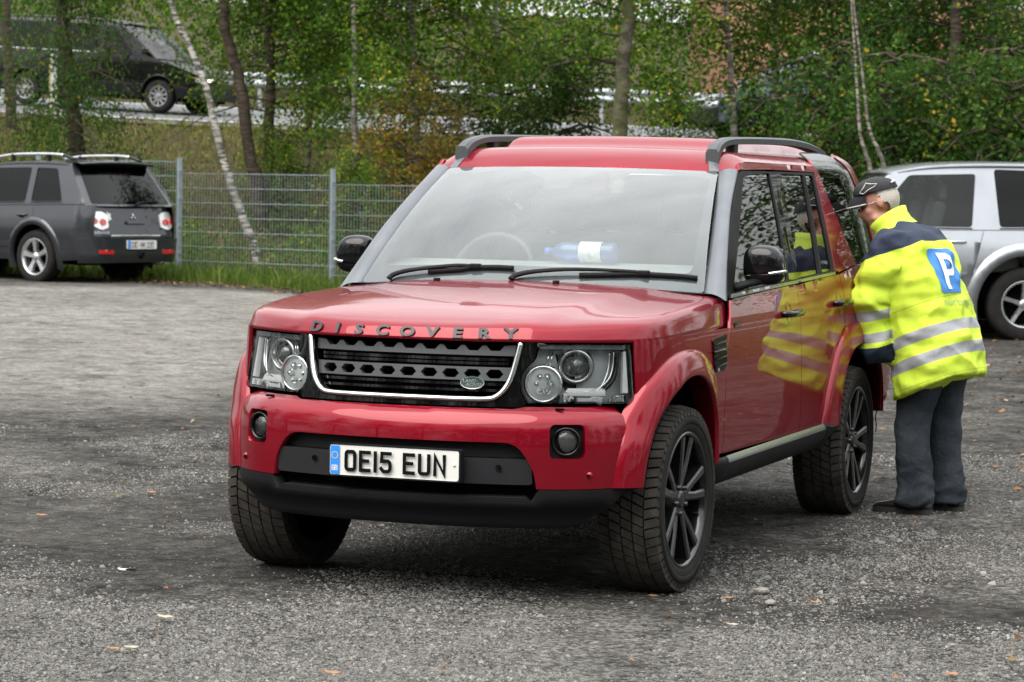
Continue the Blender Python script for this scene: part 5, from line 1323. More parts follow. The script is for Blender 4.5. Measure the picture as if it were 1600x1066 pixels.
def tree(label, pts, rad, bark, crown, cscale=1., clift=0., rot=None, cat='tree', name='birch_tree', group=None, leaves=None, zs=1., back=0.):
    """pts: world points of the trunk from the ground upwards"""
    b0 = Vector(pts[0]); t = empty(name, b0, 0, label, cat, group)
    pp = catmull([tuple(Vector(p_)-b0) for p_ in pts], 5); n = len(pp)
    jit = random.Random(hash(label) % 9999)
    rr = [rad*(1.25 if i == 0 else 1.08 if i == 1 else 1)*(1-.62*i/(n-1))*(1+jit.uniform(-.07, .07)) for i in range(n)]
    pp = [pp[0]]+[(a+jit.uniform(-1, 1)*rad*.14, b_+jit.uniform(-1, 1)*rad*.14, c) for a, b_, c in pp[1:]]
    MB().tube(pp, rr, 10).build('trunk', bark, t)
    if crown is not None:
        me, ml = crown; o = bpy.data.objects.new('crown', me); C.objects.link(o); o.parent = t
        l = bpy.data.objects.new('limbs', ml); C.objects.link(l); l.parent = t
        # seat the crown along the leaning trunk: offset it to the trunk's position at mid height
        mid = Vector(pp[int(n*.45)])+FH*back
        for q in (o, l): q.location = (mid.x, mid.y, clift); q.rotation_euler = (0, 0, rot if rot is not None else jit.uniform(0, 6.28)); q.scale = (cscale, cscale, zs)
    return t
def trunk_px(px, D, top=8.5, sink=.15):
    """trunk followed through photo points at depth D, taken down to the ground and up past the frame"""
    w_ = [at(x, y, D) for x, y in px]; low = w_[0]; R, Dd = toRD(low.x, low.y); g = float(gz(R, Dd))
    outp = []
    if low.z > g-.05:
        d = (w_[0]-w_[1]); d = d/max(.05, abs(d.z)); k = low.z-g+sink; outp.append(low+Vector((d.x*k*.4, d.y*k*.4, -k)))
    outp += w_
    d = (w_[-1]-w_[-2]); d /= max(.1, d.z); hi = outp[-1]
    for k in (.4, 1.): outp.append(hi+Vector((d.x*.35, d.y*.35, 1))*(top-hi.z)*k)
    return outp
TG = 'birch trees on the bank behind the fence'
TR = [
 ('thick dark birch trunk behind the grey estate car roof', [(120, 232), (112, 170), (105, 90), (95, 0)], 41, .145, BROWNB, CD[0], .62, -.35),
 ('white birch leaning left in front of the black van nose', [(398, 388), (372, 320), (345, 235), (320, 130), (285, 50), (268, 0)], 38.5, .070, BIRCH, CV[0], .9, 2.9),
 ('bent brown trunk crossing the black van headlamp', [(402, 290), (388, 235), (375, 130), (352, 45), (350, 0)], 40.5, .115, BROWNB, CV[1], .8, 2.6),
 ('dark upright trunk just right of the bent brown trunk', [(422, 290), (420, 210), (424, 120), (420, 30)], 42, .11, BROWNB, CV[2], .9, .35),
 ('thin birch stem between the two fence posts', [(478, 290), (484, 210), (486, 120), (482, 20)], 43.5, .055, BIRCHG, CV[3], 1., .35),
 ('slim pale birch right of the middle fence post', [(573, 375), (560, 280), (553, 190), (554, 90), (552, 0)], 39.5, .060, BIRCHG, CV[0], 1., .45),
 ('slim birch rising left of the red car windscreen', [(648, 300), (652, 200), (648, 100), (642, 0)], 41.5, .065, BIRCHG, CV[1], 1., .35),
 ('pale birch above the left roof rail of the red car', [(783, 240), (784, 150), (776, 60), (774, 0)], 47, .07, BIRCH, CV[2], 1.1, .3),
 ('thick mossy trunk above the middle of the red car roof', [(968, 260), (968, 200), (975, 90), (984, 0)], 38, .150, MOSSB, CV[3], 1.0, .9),
 ('grey birch rising behind the right roof rail of the red car', [(1150, 260), (1146, 190), (1140, 90), (1134, 0)], 40, .065, BIRCHG, CV[0], .85, .9),
 ('dark spotted birch right of the roof rail', [(1216, 260), (1214, 180), (1210, 80), (1213, 0)], 43, .075, BIRCH, CV[1], .9, .7),
 ('slender birch above the rear of the red car', [(1326, 290), (1328, 200), (1336, 100), (1342, 20)], 40, .055, BIRCHG, CD[1], 1.0, .0),
 ('dark trunk above the bonnet of the silver car', [(1488, 270), (1490, 180), (1492, 90), (1494, 0)], 38, .12, BROWNB, CD[2], 1.05, -.3),
 ('grey trunk at the right edge above the silver car', [(1560, 260), (1556, 160), (1550, 60), (1548, 0)], 41, .09, BIRCHG, CD[0], 1.1, -.2),
 ('dark tree at the left edge behind the black van', [(18, 175), (12, 90), (10, 0)], 49.0, .12, BROWNB, CD[1], .8, 2.2),
]
for lb, px, D, r, bk, cw, cs, cl in TR: tree(lb, trunk_px(px, D), r, bk, cw, cs, cl, group=TG, back=(-.35 if 'thick dark birch' in lb else .9))
# pale thin stems behind the red car's tail
for lb, px in (('thin pale stem leaning right behind the man cap', [(1384, 280), (1372, 235), (1358, 200)]), ('thin pale stem leaning left behind the red car tail', [(1362, 280), (1352, 240), (1343, 200)])):
    tree(lb, trunk_px(px, 34.5, 4.2), .035, BIRCHG, None, name='sapling', group='thin saplings behind the red car')
# bushes on and below the bank
BU = [
 ('dark green bush above the windscreen of the red car', 870, 42, CB[0], 1.25), ('broad green bush left of the mossy trunk', 780, 44, CB[2], 1.2), ('green bush right of the mossy trunk', 1050, 43, CB[2], .95),
 ('green bush behind the right roof rail', 1185, 41, CB[0], .85), ('dense dark bush behind the red car tail', 1290, 37.5, CB[1], 1.35), ('dense dark bush behind the man', 1390, 36, CB[0], 1.35),
 ('dense dark bush over the bonnet of the silver car', 1470, 36.5, CB[1], 1.3), ('dense dark bush at the right edge of the photo', 1570, 36, CB[0], 1.4), ('taller bush between two birches at the right', 1345, 42, CB[1], 1.5),
 ('bush under the grey birch at the right', 1430, 42, CB[2], 1.5), ('far right bush behind the silver car', 1640, 39, CB[1], 1.5), ('low green bush below the bent brown trunk', 440, 40.8, CB[2], .75),
 ('small bush left of the leaning birch', 250, 41.5, CB[2], .55), ('small bush behind the roof rails of the grey car', 180, 40.5, CB[2], .5), ('bush behind the fence right of the middle post', 560, 38.5, CB[2], .75),
 ('bushy green growth beside the road above the fence', 500, 49, CB[2], 1.0),
]
for lb, px, D, cw, s_ in BU:
    R = (px-800)/4146*D; p_ = RD(R, D, float(gz(R, D))-.05); t = empty('bush', p_, 0, lb, 'bush', 'bushes on the bank')
    me, ml = cw; o = bpy.data.objects.new('foliage', me); C.objects.link(o); l = bpy.data.objects.new('stems', ml); C.objects.link(l)
    for q in (o, l): q.parent = t; q.scale = (s_, s_, s_); q.rotation_euler = (0, 0, (px*.37) % 6.28)
for lb, px, D, s_ in (('orange and yellow autumn shrub left of the red car pillar', 628, 39.3, 1.05), ('small yellowing shrub behind the fence by the autumn shrub', 690, 40.5, .8)):
    R = (px-800)/4146*D; t = empty('autumn_shrub', RD(R, D, float(gz(R, D))-.05), 0, lb, 'shrub', 'autumn shrubs on the bank')
    o = bpy.data.objects.new('foliage', CY[0]); C.objects.link(o); l = bpy.data.objects.new('stems', CY[1]); C.objects.link(l)
    for q in (o, l): q.parent = t; q.scale = (s_,)*3; q.rotation_euler = (0, 0, px*.01)
# trees round the rest of the lot: beside it on the right and behind the photographer
k = 0
side_spots = [(9.5, 34, 0), (12.5, 31, 1), (14.5, 26, 2), (16, 21.5, 0), (17, 17, 1), (17.5, 12.5, 2), (18, 8, 0), (18, 3.5, 1), (17, -1, 2), (15.5, 37, 1), (19, 24, 0), (21, 14, 1)]
left_spots = [(-13.5, 44, 0), (-17, 42, 1), (-20, 46, 2), (-23, 43, 0)]
for (R, D, v_), nm in zip(left_spots, ('nearest to', 'second from', 'third from', 'farthest from')):
    p_ = RD(R, D, float(gz(R, D))-.1)
    tree('birch on the bank left of the photo, '+nm+' the black van', [p_, p_+Vector((.1, 0, 2)), p_+Vector((0, .15, 5)), p_+Vector((.1, .1, 8.5))], .10, BIRCHG, CV[v_], 1.1, .2, rot=R, group='birch trees on the bank left of the photo')
for R, D, v_ in side_spots:
    g = float(gz(R, D)); p_ = RD(R, D, g-.1)
    tree('dense tree on the right-hand edge of the lot, outside the photo', [p_, p_+Vector((.1, 0, 2)), p_+Vector((0, .15, 5)), p_+Vector((.1, .1, 8.5))], .13, BROWNB, CD[v_], 1.25, -.9, rot=R*1.3+D, group='trees along the right edge of the lot', name='lot_tree')
for R, D, v_ in [(-17, -12, 0), (-13, -15, 1), (-9, -17, 2), (-5, -17.5, 0), (-1, -18, 1), (3, -18, 2), (7, -17, 0), (11, -15, 1), (14, -11, 2), (16, -6, 0), (-20, -8, 1), (-23, -2, 2), (-24, 5, 0), (-24, 12, 1), (-23, 19, 2), (-11, -21, 2), (-6, -22, 1), (-1, -22.5, 0), (4, -22, 1), (9, -21, 0)]:  # unseen belt, built tall and doubled to darken the red car's reflections
    p_ = RD(R, D, float(gz(R, D))-.1)
    tree('dense tree behind the photographer at the edge of the lot', [p_, p_+Vector((.1, 0, 2)), p_+Vector((0, .15, 5)), p_+Vector((.1, .1, 13.5))], .16, BROWNB, CD[v_], 2.0, -1.2, rot=R*1.7+D, zs=1.7, group='unseen trees behind the photographer, heightened to darken reflections', name='lot_tree')
# far wood on the rise beyond the road: one mass of leaves on a dark hillside
rg = np.random.default_rng(99); n = 140000
R = (rg.random(n)*2-1)*36; D = 66+rg.random(n)*13
hgt = np.array([noise.noise(Vector((r*.22, d*.12, 1)))*1.6+noise.noise(Vector((r*.8, d*.5, 2)))*.7 for r, d in zip(R, D)])
Z = gz(R, D)+(rg.random(n)**.8)*np.clip(9.0+hgt*1.3-.25*np.maximum(0, R-9)*1.2, .8, 12)
P = np.stack([CAM.x+RH_.x*R+FH.x*D, CAM.y+RH_.y*R+FH.y*D, Z], 1)
hk = ~((R > 3.5) & (R < 12) & (D < 75) & ((D > 68) | (Z > gz(R, D)+1.9))); P, hgt = P[hk], hgt[hk]; n = len(P); tn = np.clip(rg.normal(.33, .16, n)+.25*hgt*.4, 0, .9)
tag(leaf_cloud(P, .17, tn, rg, 'far_woodland', LEAF), 'green mass of woodland on the rise beyond the road', 'woodland', kind='stuff')
# reddish house wall glimpsed through the trees, top right
hp = RD((1340-800)/4146*70.5, 70.5); hz = float(gz(*toRD(hp.x, hp.y)))-.6
hs = empty('house', (hp.x, hp.y, hz), math.atan2(RH_.y, RH_.x)+.1, 'terracotta coloured house glimpsed through the trees at the top right', 'house')
TERRA = simple('terracotta_wall', (.36, .18, .12), .8, var=.2, nscale=2)
MB().box((0, 0, 2.6), (8.4, 6, 5.6)).build('wall', TERRA, hs)
MB().add([(-4.7, -3.5, 5.3), (4.7, -3.5, 5.3), (4.7, 3.5, 5.3), (-4.7, 3.5, 5.3), (-4.7, 0, 8), (4.7, 0, 8)], [(0, 1, 5, 4), (2, 3, 4, 5), (0, 4, 3), (1, 2, 5), (0, 3, 2, 1)], 0, False).build('roof', simple('roof_tiles', (.30, .10, .06), .8, var=.3, nscale=8), hs)
for x in (-2.8, 0, 2.8):
    wn = MB().box((x, -3.02, 3.9), (1.1, .10, 1.3)).build('window', WHITEP, hs); MB().box((x, -3.08, 3.9), (.9, .03, 1.1)).build('pane', TRUNKGL, wn)
# ---- grass: lush strip along the fence, dry tufts on the bank
def grass(name, n, area, hmin, hmax, mat, label, seed, wd=.008):
    rg = np.random.default_rng(seed); R, D, dens = area(rg, n); kp = rg.random(len(R)) < dens; R, D = R[kp], D[kp]; n = len(R)
    x = CAM.x+RH_.x*R+FH.x*D; y = CAM.y+RH_.y*R+FH.y*D; z = gz(R, D)-.02; a = rg.random(n)*2*PI
    cl = np.array([noise.noise(Vector((r*1.4, d*1.4, seed))) for r, d in zip(R, D)])
    h = (hmin+(hmax-hmin)*rg.random(n)**1.5)*(1+.8*cl); lean = rg.normal(0, .35, (n, 2))*h[:, None]; w_ = wd*(.6+.8*rg.random(n))
    P = np.stack([x, y, z], 1); s = np.stack([np.cos(a)*w_, np.sin(a)*w_, 0*a], 1)
    V = np.stack([P-s, P+s, P+s*.7+np.stack([lean[:, 0]*.35, lean[:, 1]*.35, h*.6], 1), P+np.stack([lean[:, 0], lean[:, 1], h], 1), P-s*.7+np.stack([lean[:, 0]*.35, lean[:, 1]*.35, h*.6], 1)], 1)
    F = np.arange(5)[None]+5*np.arange(n)[:, None]
    o = np_mesh(name, V.reshape(-1, 3), F, mat, None, False, {'tone': np.repeat(np.clip(rg.normal(.5, .2, n)+cl*.4, 0, 1), 5)})
    return tag(o, label, 'grass', kind='stuff')
GRN = leaf_material('green_grass', [(0, (.035, .060, .012)), (.5, (.075, .125, .022)), (.85, (.13, .18, .04)), (1, (.24, .22, .09))], .25)
DRY = leaf_material('dry_grass', [(0, (.055, .050, .016)), (.4, (.13, .125, .040)), (.7, (.20, .18, .07)), (1, (.28, .23, .11))], .25)
def strip(rg, n):
    R = -9+14*rg.random(n); D = fenceD(R)+(-1.75+2.6*rg.random(n)); return R, D, np.where(D < fenceD(R)-1.2, .5, 1.)
def strip2(rg, n): R = 3+8*rg.random(n); D = 29.6+2.4*rg.random(n); return R, D, np.ones(n)*.8
def bank(rg, n):
    R = -25+44*rg.random(n); f = np.minimum(fenceD(R)+.4, 43); D = f+(50.9-f)*rg.random(n); return R, D, .35+.65*np.array([noise.noise(Vector((r*.6, d*.6, 4)))*.5+.5 for r, d in zip(R, D)])
def under(rg, n):
    R = -9+12*rg.random(n); f = fenceD(R)+.1; D = f+3.5*rg.random(n); return R, D, .8+0*R
grass('fence_grass', 34000, strip, .06, .26, GRN, 'green grass growing along the foot of the fence', 3)
grass('lot_edge_grass', 8000, strip2, .05, .2, GRN, 'green grass under and behind the silver car', 4)
grass('bank_grass', 95000, bank, .05, .22, DRY, 'dry yellow grass covering the road bank', 5, .011)
LITT_B = leaf_material('dead_leaves', [(0, (.06, .04, .02)), (.5, (.14, .095, .05)), (1, (.22, .16, .09))], .1)
def weeds(name, n, seed, Rr, dd, hmax, mat, size, label, tone=.5):
    rg = np.random.default_rng(seed); R = Rr[0]+(Rr[1]-Rr[0])*rg.random(n); f = fenceD(R); D = f+dd[0]+(dd[1]-dd[0])*rg.random(n)**1.2
    D = np.minimum(D, 50.6); cl = np.array([noise.noise(Vector((r*.9, d*.9, seed)))+.5*noise.noise(Vector((r*2.4, d*2.4, seed+3))) for r, d in zip(R, D)])
    kp = rg.random(n) < np.clip(.45+cl*1.3, .02, 1); R, D, cl = R[kp], D[kp], cl[kp]; n = len(R)
    Z = gz(R, D)+hmax*np.clip(.35+cl, .08, 1.1)*rg.random(n)**.8
    P = np.stack([CAM.x+RH_.x*R+FH.x*D, CAM.y+RH_.y*R+FH.y*D, Z], 1)
    return tag(leaf_cloud(P, size, np.clip(rg.normal(tone, .16, n)+cl*.2, 0, 1), rg, name, mat, None, .1), label, 'weeds', kind='stuff')
weeds('bank_weeds', 34000, 31, (-9, 4), (.15, 3.6), .75, LEAFD, .055, 'leafy green weeds growing thick behind the fence', .55)
weeds('bank_herbs', 34000, 33, (-22, 12), (1.5, 14), .40, LEAF, .05, 'low yellow-green herbs scattered over the road bank', .62)
weeds('dead_bracken', 18000, 35, (-22, 10), (1.5, 13), .32, LITT_B, .06, 'brown dead stems and leaves on the road bank', .4)
# ---- fallen leaves on the lot
LITT = leaf_material('fallen_leaves', [(0, (.07, .04, .022)), (.4, (.15, .085, .04)), (.7, (.25, .17, .09)), (.9, (.20, .075, .03)), (1, (.32, .27, .18))], .1)
def litter(n, seed, area, size, name, label):
    rg = np.random.default_rng(seed); R, D = area(rg, n); x = CAM.x+RH_.x*R+FH.x*D; y = CAM.y+RH_.y*R+FH.y*D; kp = ~((np.abs(x) < .96) & (y > -.8) & (y < 3.9)); R, D, x, y = R[kp], D[kp], x[kp], y[kp]; n = len(R)
    z = gz(R, D)+.012+np.array([noise.noise(Vector((r*.5, d*.5, 3)))*.018+noise.noise(Vector((r*1.6, d*1.6, 9)))*.009 for r, d in zip(R, D)])
    a = rg.random(n)*2*PI; s = size*(.6+.8*rg.random(n)); u = np.stack([np.cos(a), np.sin(a), rg.normal(0, .25, n)], 1)*s[:, None]; w_ = np.stack([-np.sin(a), np.cos(a), rg.normal(.0, .3, n)], 1)*(s*.36)[:, None]; P = np.stack([x, y, z], 1)
    V = np.stack([P-u*.5, P-u*.1+w_+[0, 0, .004], P+u*.5, P-u*.1-w_+[0, 0, .006]], 1); F = np.arange(4)[None]+4*np.arange(n)[:, None]
    return tag(np_mesh(name, V.reshape(-1, 3), F, LITT, None, False, {'tone': np.repeat(rg.random(n), 4)}), label, 'leaves', kind='stuff')
litter(330, 12, lambda rg, n: ((rg.random(n)*2-1)*3.2, 7.6+12*rg.random(n)**1.2), .026, 'leaf_litter', 'small brown and orange fallen leaves strewn over the gravel')
litter(900, 13, lambda rg, n: (1.6+5.5*rg.random(n), 14.+14*rg.random(n)), .045, 'leaf_drift', 'orange fallen leaves lying between the man and the silver car')
litter(1500, 14, lambda rg, n: (lambda R: (R, fenceD(R)-1.1-2.0*rg.random(n)**1.5))(-9+12*rg.random(n)), .05, 'fence_leaf_drift', 'brown fallen leaves gathered along the grass by the fence')
def flat_leaf(px, py, s, label, mat, rz, name='fallen_leaf', grp='large fallen leaves lying on the gravel', cat='leaf'):
    o_, d_ = CAM, cf_+cr_*((px-800)/4146.256)-cu_*((py-533)/4146.256); t = -(CAM.z-.010)/d_.z; p_ = CAM+d_*t; R, D = toRD(p_.x, p_.y)
    z = .020
    pts_ = [(math.cos(a)*(1+.22*math.sin(3*a))*s*.5, math.sin(a)*.62*(1+.3*math.cos(5*a))*s*.5) for a in [2*PI*i/18 for i in range(18)]]
    q = MB(); q.prism(pts_, 0, .0015, lambda u, v, h: (u, v, h+.10*u*u/s+.12*v*v/s)); o = q.build(name, mat); o.location = (p_.x, p_.y, z); o.rotation_euler = (.04, .05, rz); return tag(o, label, cat, grp)
LB = simple('leaf_pale', (.33, .28, .20), .8, var=.25, nscale=30); LO = simple('leaf_orange', (.27, .13, .06), .8, var=.25, nscale=30)
for px, py, s, lb, mt, rz in ((258, 968, .058, 'pale buff leaf lying left of the front wheel track', LB, .2), (206, 1016, .048, 'pale leaf nearest the bottom left corner', LB, .7), (178, 1018, .045, 'orange leaf beside the pale leaf at the bottom left', LO, 1.2), (1137, 938, .042, 'orange leaf just right of the near front tyre', LO, .5), (1020, 935, .05, 'orange leaf below the near front tyre', LO, 2.), (1275, 945, .04, 'orange leaf on dark ground right of the near front wheel', LO, .1), (1145, 980, .042, 'pale leaf in the lower middle gravel', LB, .4), (520, 1056, .05, 'orange leaf at the bottom edge', LO, .4), (1488, 1058, .05, 'pale orange leaf at the bottom right edge', LO, .9), (65, 808, .05, 'reddish leaf on the left of the lot', LO, .3), (237, 772, .05, 'pale orange leaf far to the left of the red car', LO, .3)):
    flat_leaf(px, py, s, lb, mt, rz)
lt = flat_leaf(193, 894, .05, 'white and blue scrap of litter on the gravel at the left', WHITEP, .1, 'litter_scrap', None, 'litter')
flat_leaf(205, 895, .045, 'dark scrap beside the white litter on the gravel', DARK, .3, 'litter_scrap', None, 'litter')
for px, py, s, lb in ((1190, 925, .030, 'largest pale stone right of the near front wheel'), (1204, 943, .022, 'dark angular stone below the largest pale stone'), (485, 658*1.04, .0, '')):
    if not s: continue
    d_ = cf_+cr_*((px-800)/4146.256)-cu_*((py-533)/4146.256); p_ = CAM+d_*(-(CAM.z-.01)/d_.z)
    bm = bmesh.new(); bmesh.ops.create_icosphere(bm, subdivisions=2, radius=s)
    for v in bm.verts: v.co *= 1+.35*noise.noise(v.co*30+Vector((px, 0, 0))); v.co.z *= .55
    me = bpy.data.meshes.new('stone'); bm.to_mesh(me); bm.free(); o = link('stone', me, simple('stone_pale' if 'pale' in lb else 'stone_dark', (.20, .19, .17) if 'pale' in lb else (.06, .058, .055), .9, bump=.3), smooth=False); o.location = (p_.x, p_.y, .012); tag(o, lb, 'stone', 'larger stones on the lot')
# ------------------------------------------------------------------ grey crossover, seen from its rear left corner
SEC = [(.15, .88), (.32, .955), (.5, .985), (.7, 1.0), (.85, .99), (1.0, .955), (1.10, .925), (1.5, .80), (1.7, .73)]
def roof_fn(pts): return smooth_interp(*zip(*pts))
gp = dict(W=1.75, fo=.90, wb=2.625, ro=.98, r=.345, rim=.237, wheelw=.215, spokes=5, sill=.30, corner=.30, section=SEC, belt=[(.4, .965), (1.5, .985), (2.6, 1.005), (3.7, 1.025)], hood=[(-.9, .74), (-.6, .84), (0, .925), (.75, .99)],
  ws=(.72, .985), wt=(1.42, 1.49), rt=(3.12, 1.55), rb=(3.52, 1.01), roofz=roof_fn([(1.3, 1.50), (1.6, 1.56), (2.2, 1.60), (2.9, 1.595), (3.4, 1.555)]), cuts=[(.50, .62), (1.56, 1.60), (2.28, 2.60)], bump=(.35, .58), rbump=.60, paint=GREYM, rblift=.045,
  nose=lambda z: -.04*math.sin(max(0, min(1, (z-.3)/.6))*PI), tail=lambda z: -max(0, z-.62)*.26-max(0, .40-z)*.3, seats=(1.45, 2.35), handles=[(1.44, .86), (2.40, .88)], handlemat=GREYM, darkpocket=True, lipx=.022, lip=.07,
  wins=[([(.98, 1.02), (1.53, 1.03), (1.55, 1.47), (1.46, 1.455)], TRUNKGL), ([(1.64, 1.035), (2.42, 1.05), (2.42, 1.49), (1.62, 1.475)], TRUNKGL), ([(2.52, 1.052), (3.10, 1.06), (2.90, 1.48), (2.52, 1.49)], TRUNKGL)])
rl = RD(-6.11, 34.2); rzg = math.radians(-106.5)
ex = Vector((math.cos(rzg), math.sin(rzg), 0)); ey = Vector((-math.sin(rzg), math.cos(rzg), 0))
gl_ = Vector((rl.x, rl.y, 0))-ex*.76-ey*2.625
zg = .275
G = vehicle('parked_car', 'dark grey estate crossover with silver roof rails parked by the fence', 'car', (gl_.x, gl_.y, zg), rzg, gp)
rt_ = G['root']; RP = G['rear']; fTg = G['fT']
for sg in (1, -1):
    a = lambda q: [(x*sg, z) for x, z in q]
    lamp = RP('tail_lamp', rounded(a([(.47, .735), (.60, .70), (.79, .80), (.815, .93), (.55, .935), (.47, .90)]), .03), CLRL, lift=.018, step=.04)
    for cx, cz in ((.56, .80), (.69, .815)): RP('lamp_red_lens', [(sg*cx+.055*math.cos(2*PI*i/16), cz+.042*math.sin(2*PI*i/16)) for i in range(16)], REDL, lamp, lift=.026, step=.03, thick=.01)
    RP('rear_reflector', rounded(a([(.44, .40), (.66, .405), (.66, .455), (.44, .452)]), .012), REDL, lift=.055, step=.04)
    pts_ = [(sg*.60, 1.45, 1.535), (sg*.60, 1.62, 1.615), (sg*.60, 2.0, 1.655), (sg*.60, 2.6, 1.665), (sg*.59, 2.88, 1.652), (sg*.585, 3.08, 1.60)]
    rr_ = empty('roof_rail'); rr_.parent = rt_
    MB().tube(catmull(pts_[1:5], 5), .020, 8).build('rail_bar', ALLOY, rr_); MB().tube(catmull(pts_[:2], 3), .022, 8).build('rail_end', PLAST, rr_); MB().tube(catmull(pts_[4:], 3), .022, 8).build('rail_end', PLASTG, rr_)
    for yy in (1.95, 2.62): MB().box((sg*.60, yy, 1.62), (.045, .05, .09), bev=.01).build('rail_foot', PLAST, rr_)
q = MB(); sp_ = [(-.62, 3.24, 1.545), (0, 3.30, 1.575), (.62, 3.24, 1.545)]
rows = [[(x, 3.05-.02*x*x, G['rfm'](x, 3.05)[2]+.004), (x, 3.26-.10*x*x, 1.585-.06*x*x), (x, 3.33-.10*x*x, 1.568-.06*x*x), (x, 3.27-.10*x*x, 1.545-.05*x*x), (x, 3.10, 1.53)] for x in np.linspace(-.66, .66, 12)]
grid_mesh('spoiler', rows, GREYM, rt_, rev=True)
RP('chrome_strip', [(-.44, .612), (.44, .612), (.44, .638), (-.44, .638)], CHROME, lift=.012, step=.05)
RP('tailgate_handle', rounded([(-.20, .78), (.14, .78), (.14, .825), (-.20, .825)], .02), GREYM, G['tailgate'], lift=.03, thick=.03, step=.05)
for dx, dz in ((0, .028), (-.024, -.012), (.024, -.012)): RP('emblem', [(dx, .87+dz-.022), (dx+.02, .87+dz), (dx, .87+dz+.022), (dx-.02, .87+dz)], SATIN, lift=.012, step=.02, thick=.004)
RP('sticker', [(.43+.04*math.cos(2*PI*i/22)*(1+.3*math.cos(5*2*PI*i/22)), .875+.05*math.sin(2*PI*i/22)*(1+.3*math.cos(5*2*PI*i/22))) for i in range(22)], WHITEP, lift=.004, step=.03, thick=.001)
v, f = text_mesh('OUTLANDER', .040, 0, sx=1.1); MB().add([(lambda p_: (p_[0], p_[1]+.014, p_[2]))(fTg(.60-a, .672+b_)) for a, b_, c in v], f, 0, False).build('model_script', SATIN, rt_)
def gpl(u, v, h): p_ = fTg(-u+.0-.05, .52+v); return (p_[0], p_[1]+.062+h, p_[2])
gpt = empty('number_plate'); gpt.parent = rt_
MB().prism(rounded([(-.26, -.055), (.26, -.055), (.26, .055), (-.26, .055)], .01), -.02, .004, gpl).build('plate_board', WHITEP, gpt, fix=True)
MB().prism([(-.258, -.052), (-.218, -.052), (-.218, .052), (-.258, .052)], .004, .006, gpl).build('country_band', BLUEP, gpt, fix=True)
xk = -.205
for ch in 'COC.HM 220':
    if ch == ' ': xk += .022; continue
    plate_char(ch, (lambda u0: lambda u, v, h: gpl(u0+u, -.035+v, .004+h))(xk), (.60, .86), .0072, GLOSSK, gpt); xk += .044
rwp = [(lambda p_: (p_[0], p_[1]+.02, p_[2]))(G['frw'](u, v)) for u, v in ((.0, .03), (-.25, .10), (-.62, .12))]
MB().tube(rwp, .011, 6).build('rear_wiper', PLAST, rt_)
MB().tube([(-.48, 3.35, .29), (-.48, 3.62, .29)], .035, 12).build('exhaust_pipe', SATIN, rt_); MB().tube([(-.05, 3.45, .34), (-.05, 3.66, .36), (-.05, 3.70, .42)], .02, 8).build('tow_bar', DARK, rt_)
G['both']('body_moulding', [(.60, .47), (2.2, .47), (2.2, .53), (.6, .53)], GREYM, lift=.014)

# ------------------------------------------------------------------ silver three-door off-roader, cut by the right edge
sp2 = dict(W=1.875, fo=.80, wb=2.545, ro=.93, r=.385, rim=.245, wheelw=.265, spokes=5, slim=True, sill=.46, corner=.28, section=[(.2, .86), (.40, .93), (.55, .965), (.75, 1.0), (.95, .985), (1.12, .945), (1.2, .925), (1.7, .80), (1.95, .72)], belt=[(.3, 1.13), (1.2, 1.13), (2.2, 1.14), (3.6, 1.16)], hood=[(-.8, .90), (-.5, 1.02), (.1, 1.09), (.7, 1.13)],
  ws=(.55, 1.13), wt=(1.12, 1.70), rt=(3.30, 1.78), rb=(3.42, 1.16), roofz=roof_fn([(.95, 1.70), (1.25, 1.79), (1.7, 1.85), (2.6, 1.87), (3.4, 1.84)]), cuts=[(.50, .55), (1.92, 2.10)], bump=(.48, .72), rbump=.72, paint=SILV, pillar=SILV,
  nose=lambda z: -.03*math.sin(max(0, min(1, (z-.4)/.6))*PI), tail=lambda z: -max(0, z-.9)*.06, seats=(1.35, 2.3), handles=[(1.82, 1.02)], handlemat=SATIN, lipx=.045, lip=.10, arch=.50, steermat=simple('wood_rim', (.16, .05, .03), .3, coat=.6),
  wins=[([(.86, 1.165), (1.98, 1.170), (2.03, 1.725), (1.33, 1.70)], CLEARGL), ([(2.27, 1.175), (3.28, 1.19), (3.20, 1.76), (2.22, 1.775)], TRUNKGL)])
rl = RD(5.30, 27.6); rzs = math.radians(-66.0)
ex = Vector((math.cos(rzs), math.sin(rzs), 0)); ey = Vector((-math.sin(rzs), math.cos(rzs), 0))
sl_ = Vector((rl.x, rl.y, 0))-ex*.80-ey*2.545
SV = vehicle('parked_car', 'silver three-door off-roader cut off by the right edge of the photo', 'car', (sl_.x, sl_.y, .11), rzs, sp2)
SV['both']('body_moulding', [(.55, .66), (1.90, .665), (1.92, .70), (.55, .695)], SILV, lift=.016, thick=.02)
SV['both']('side_step', [(.55, .44), (1.98, .44), (1.98, .50), (.55, .50)], SILV, lift=.03, thick=.06)

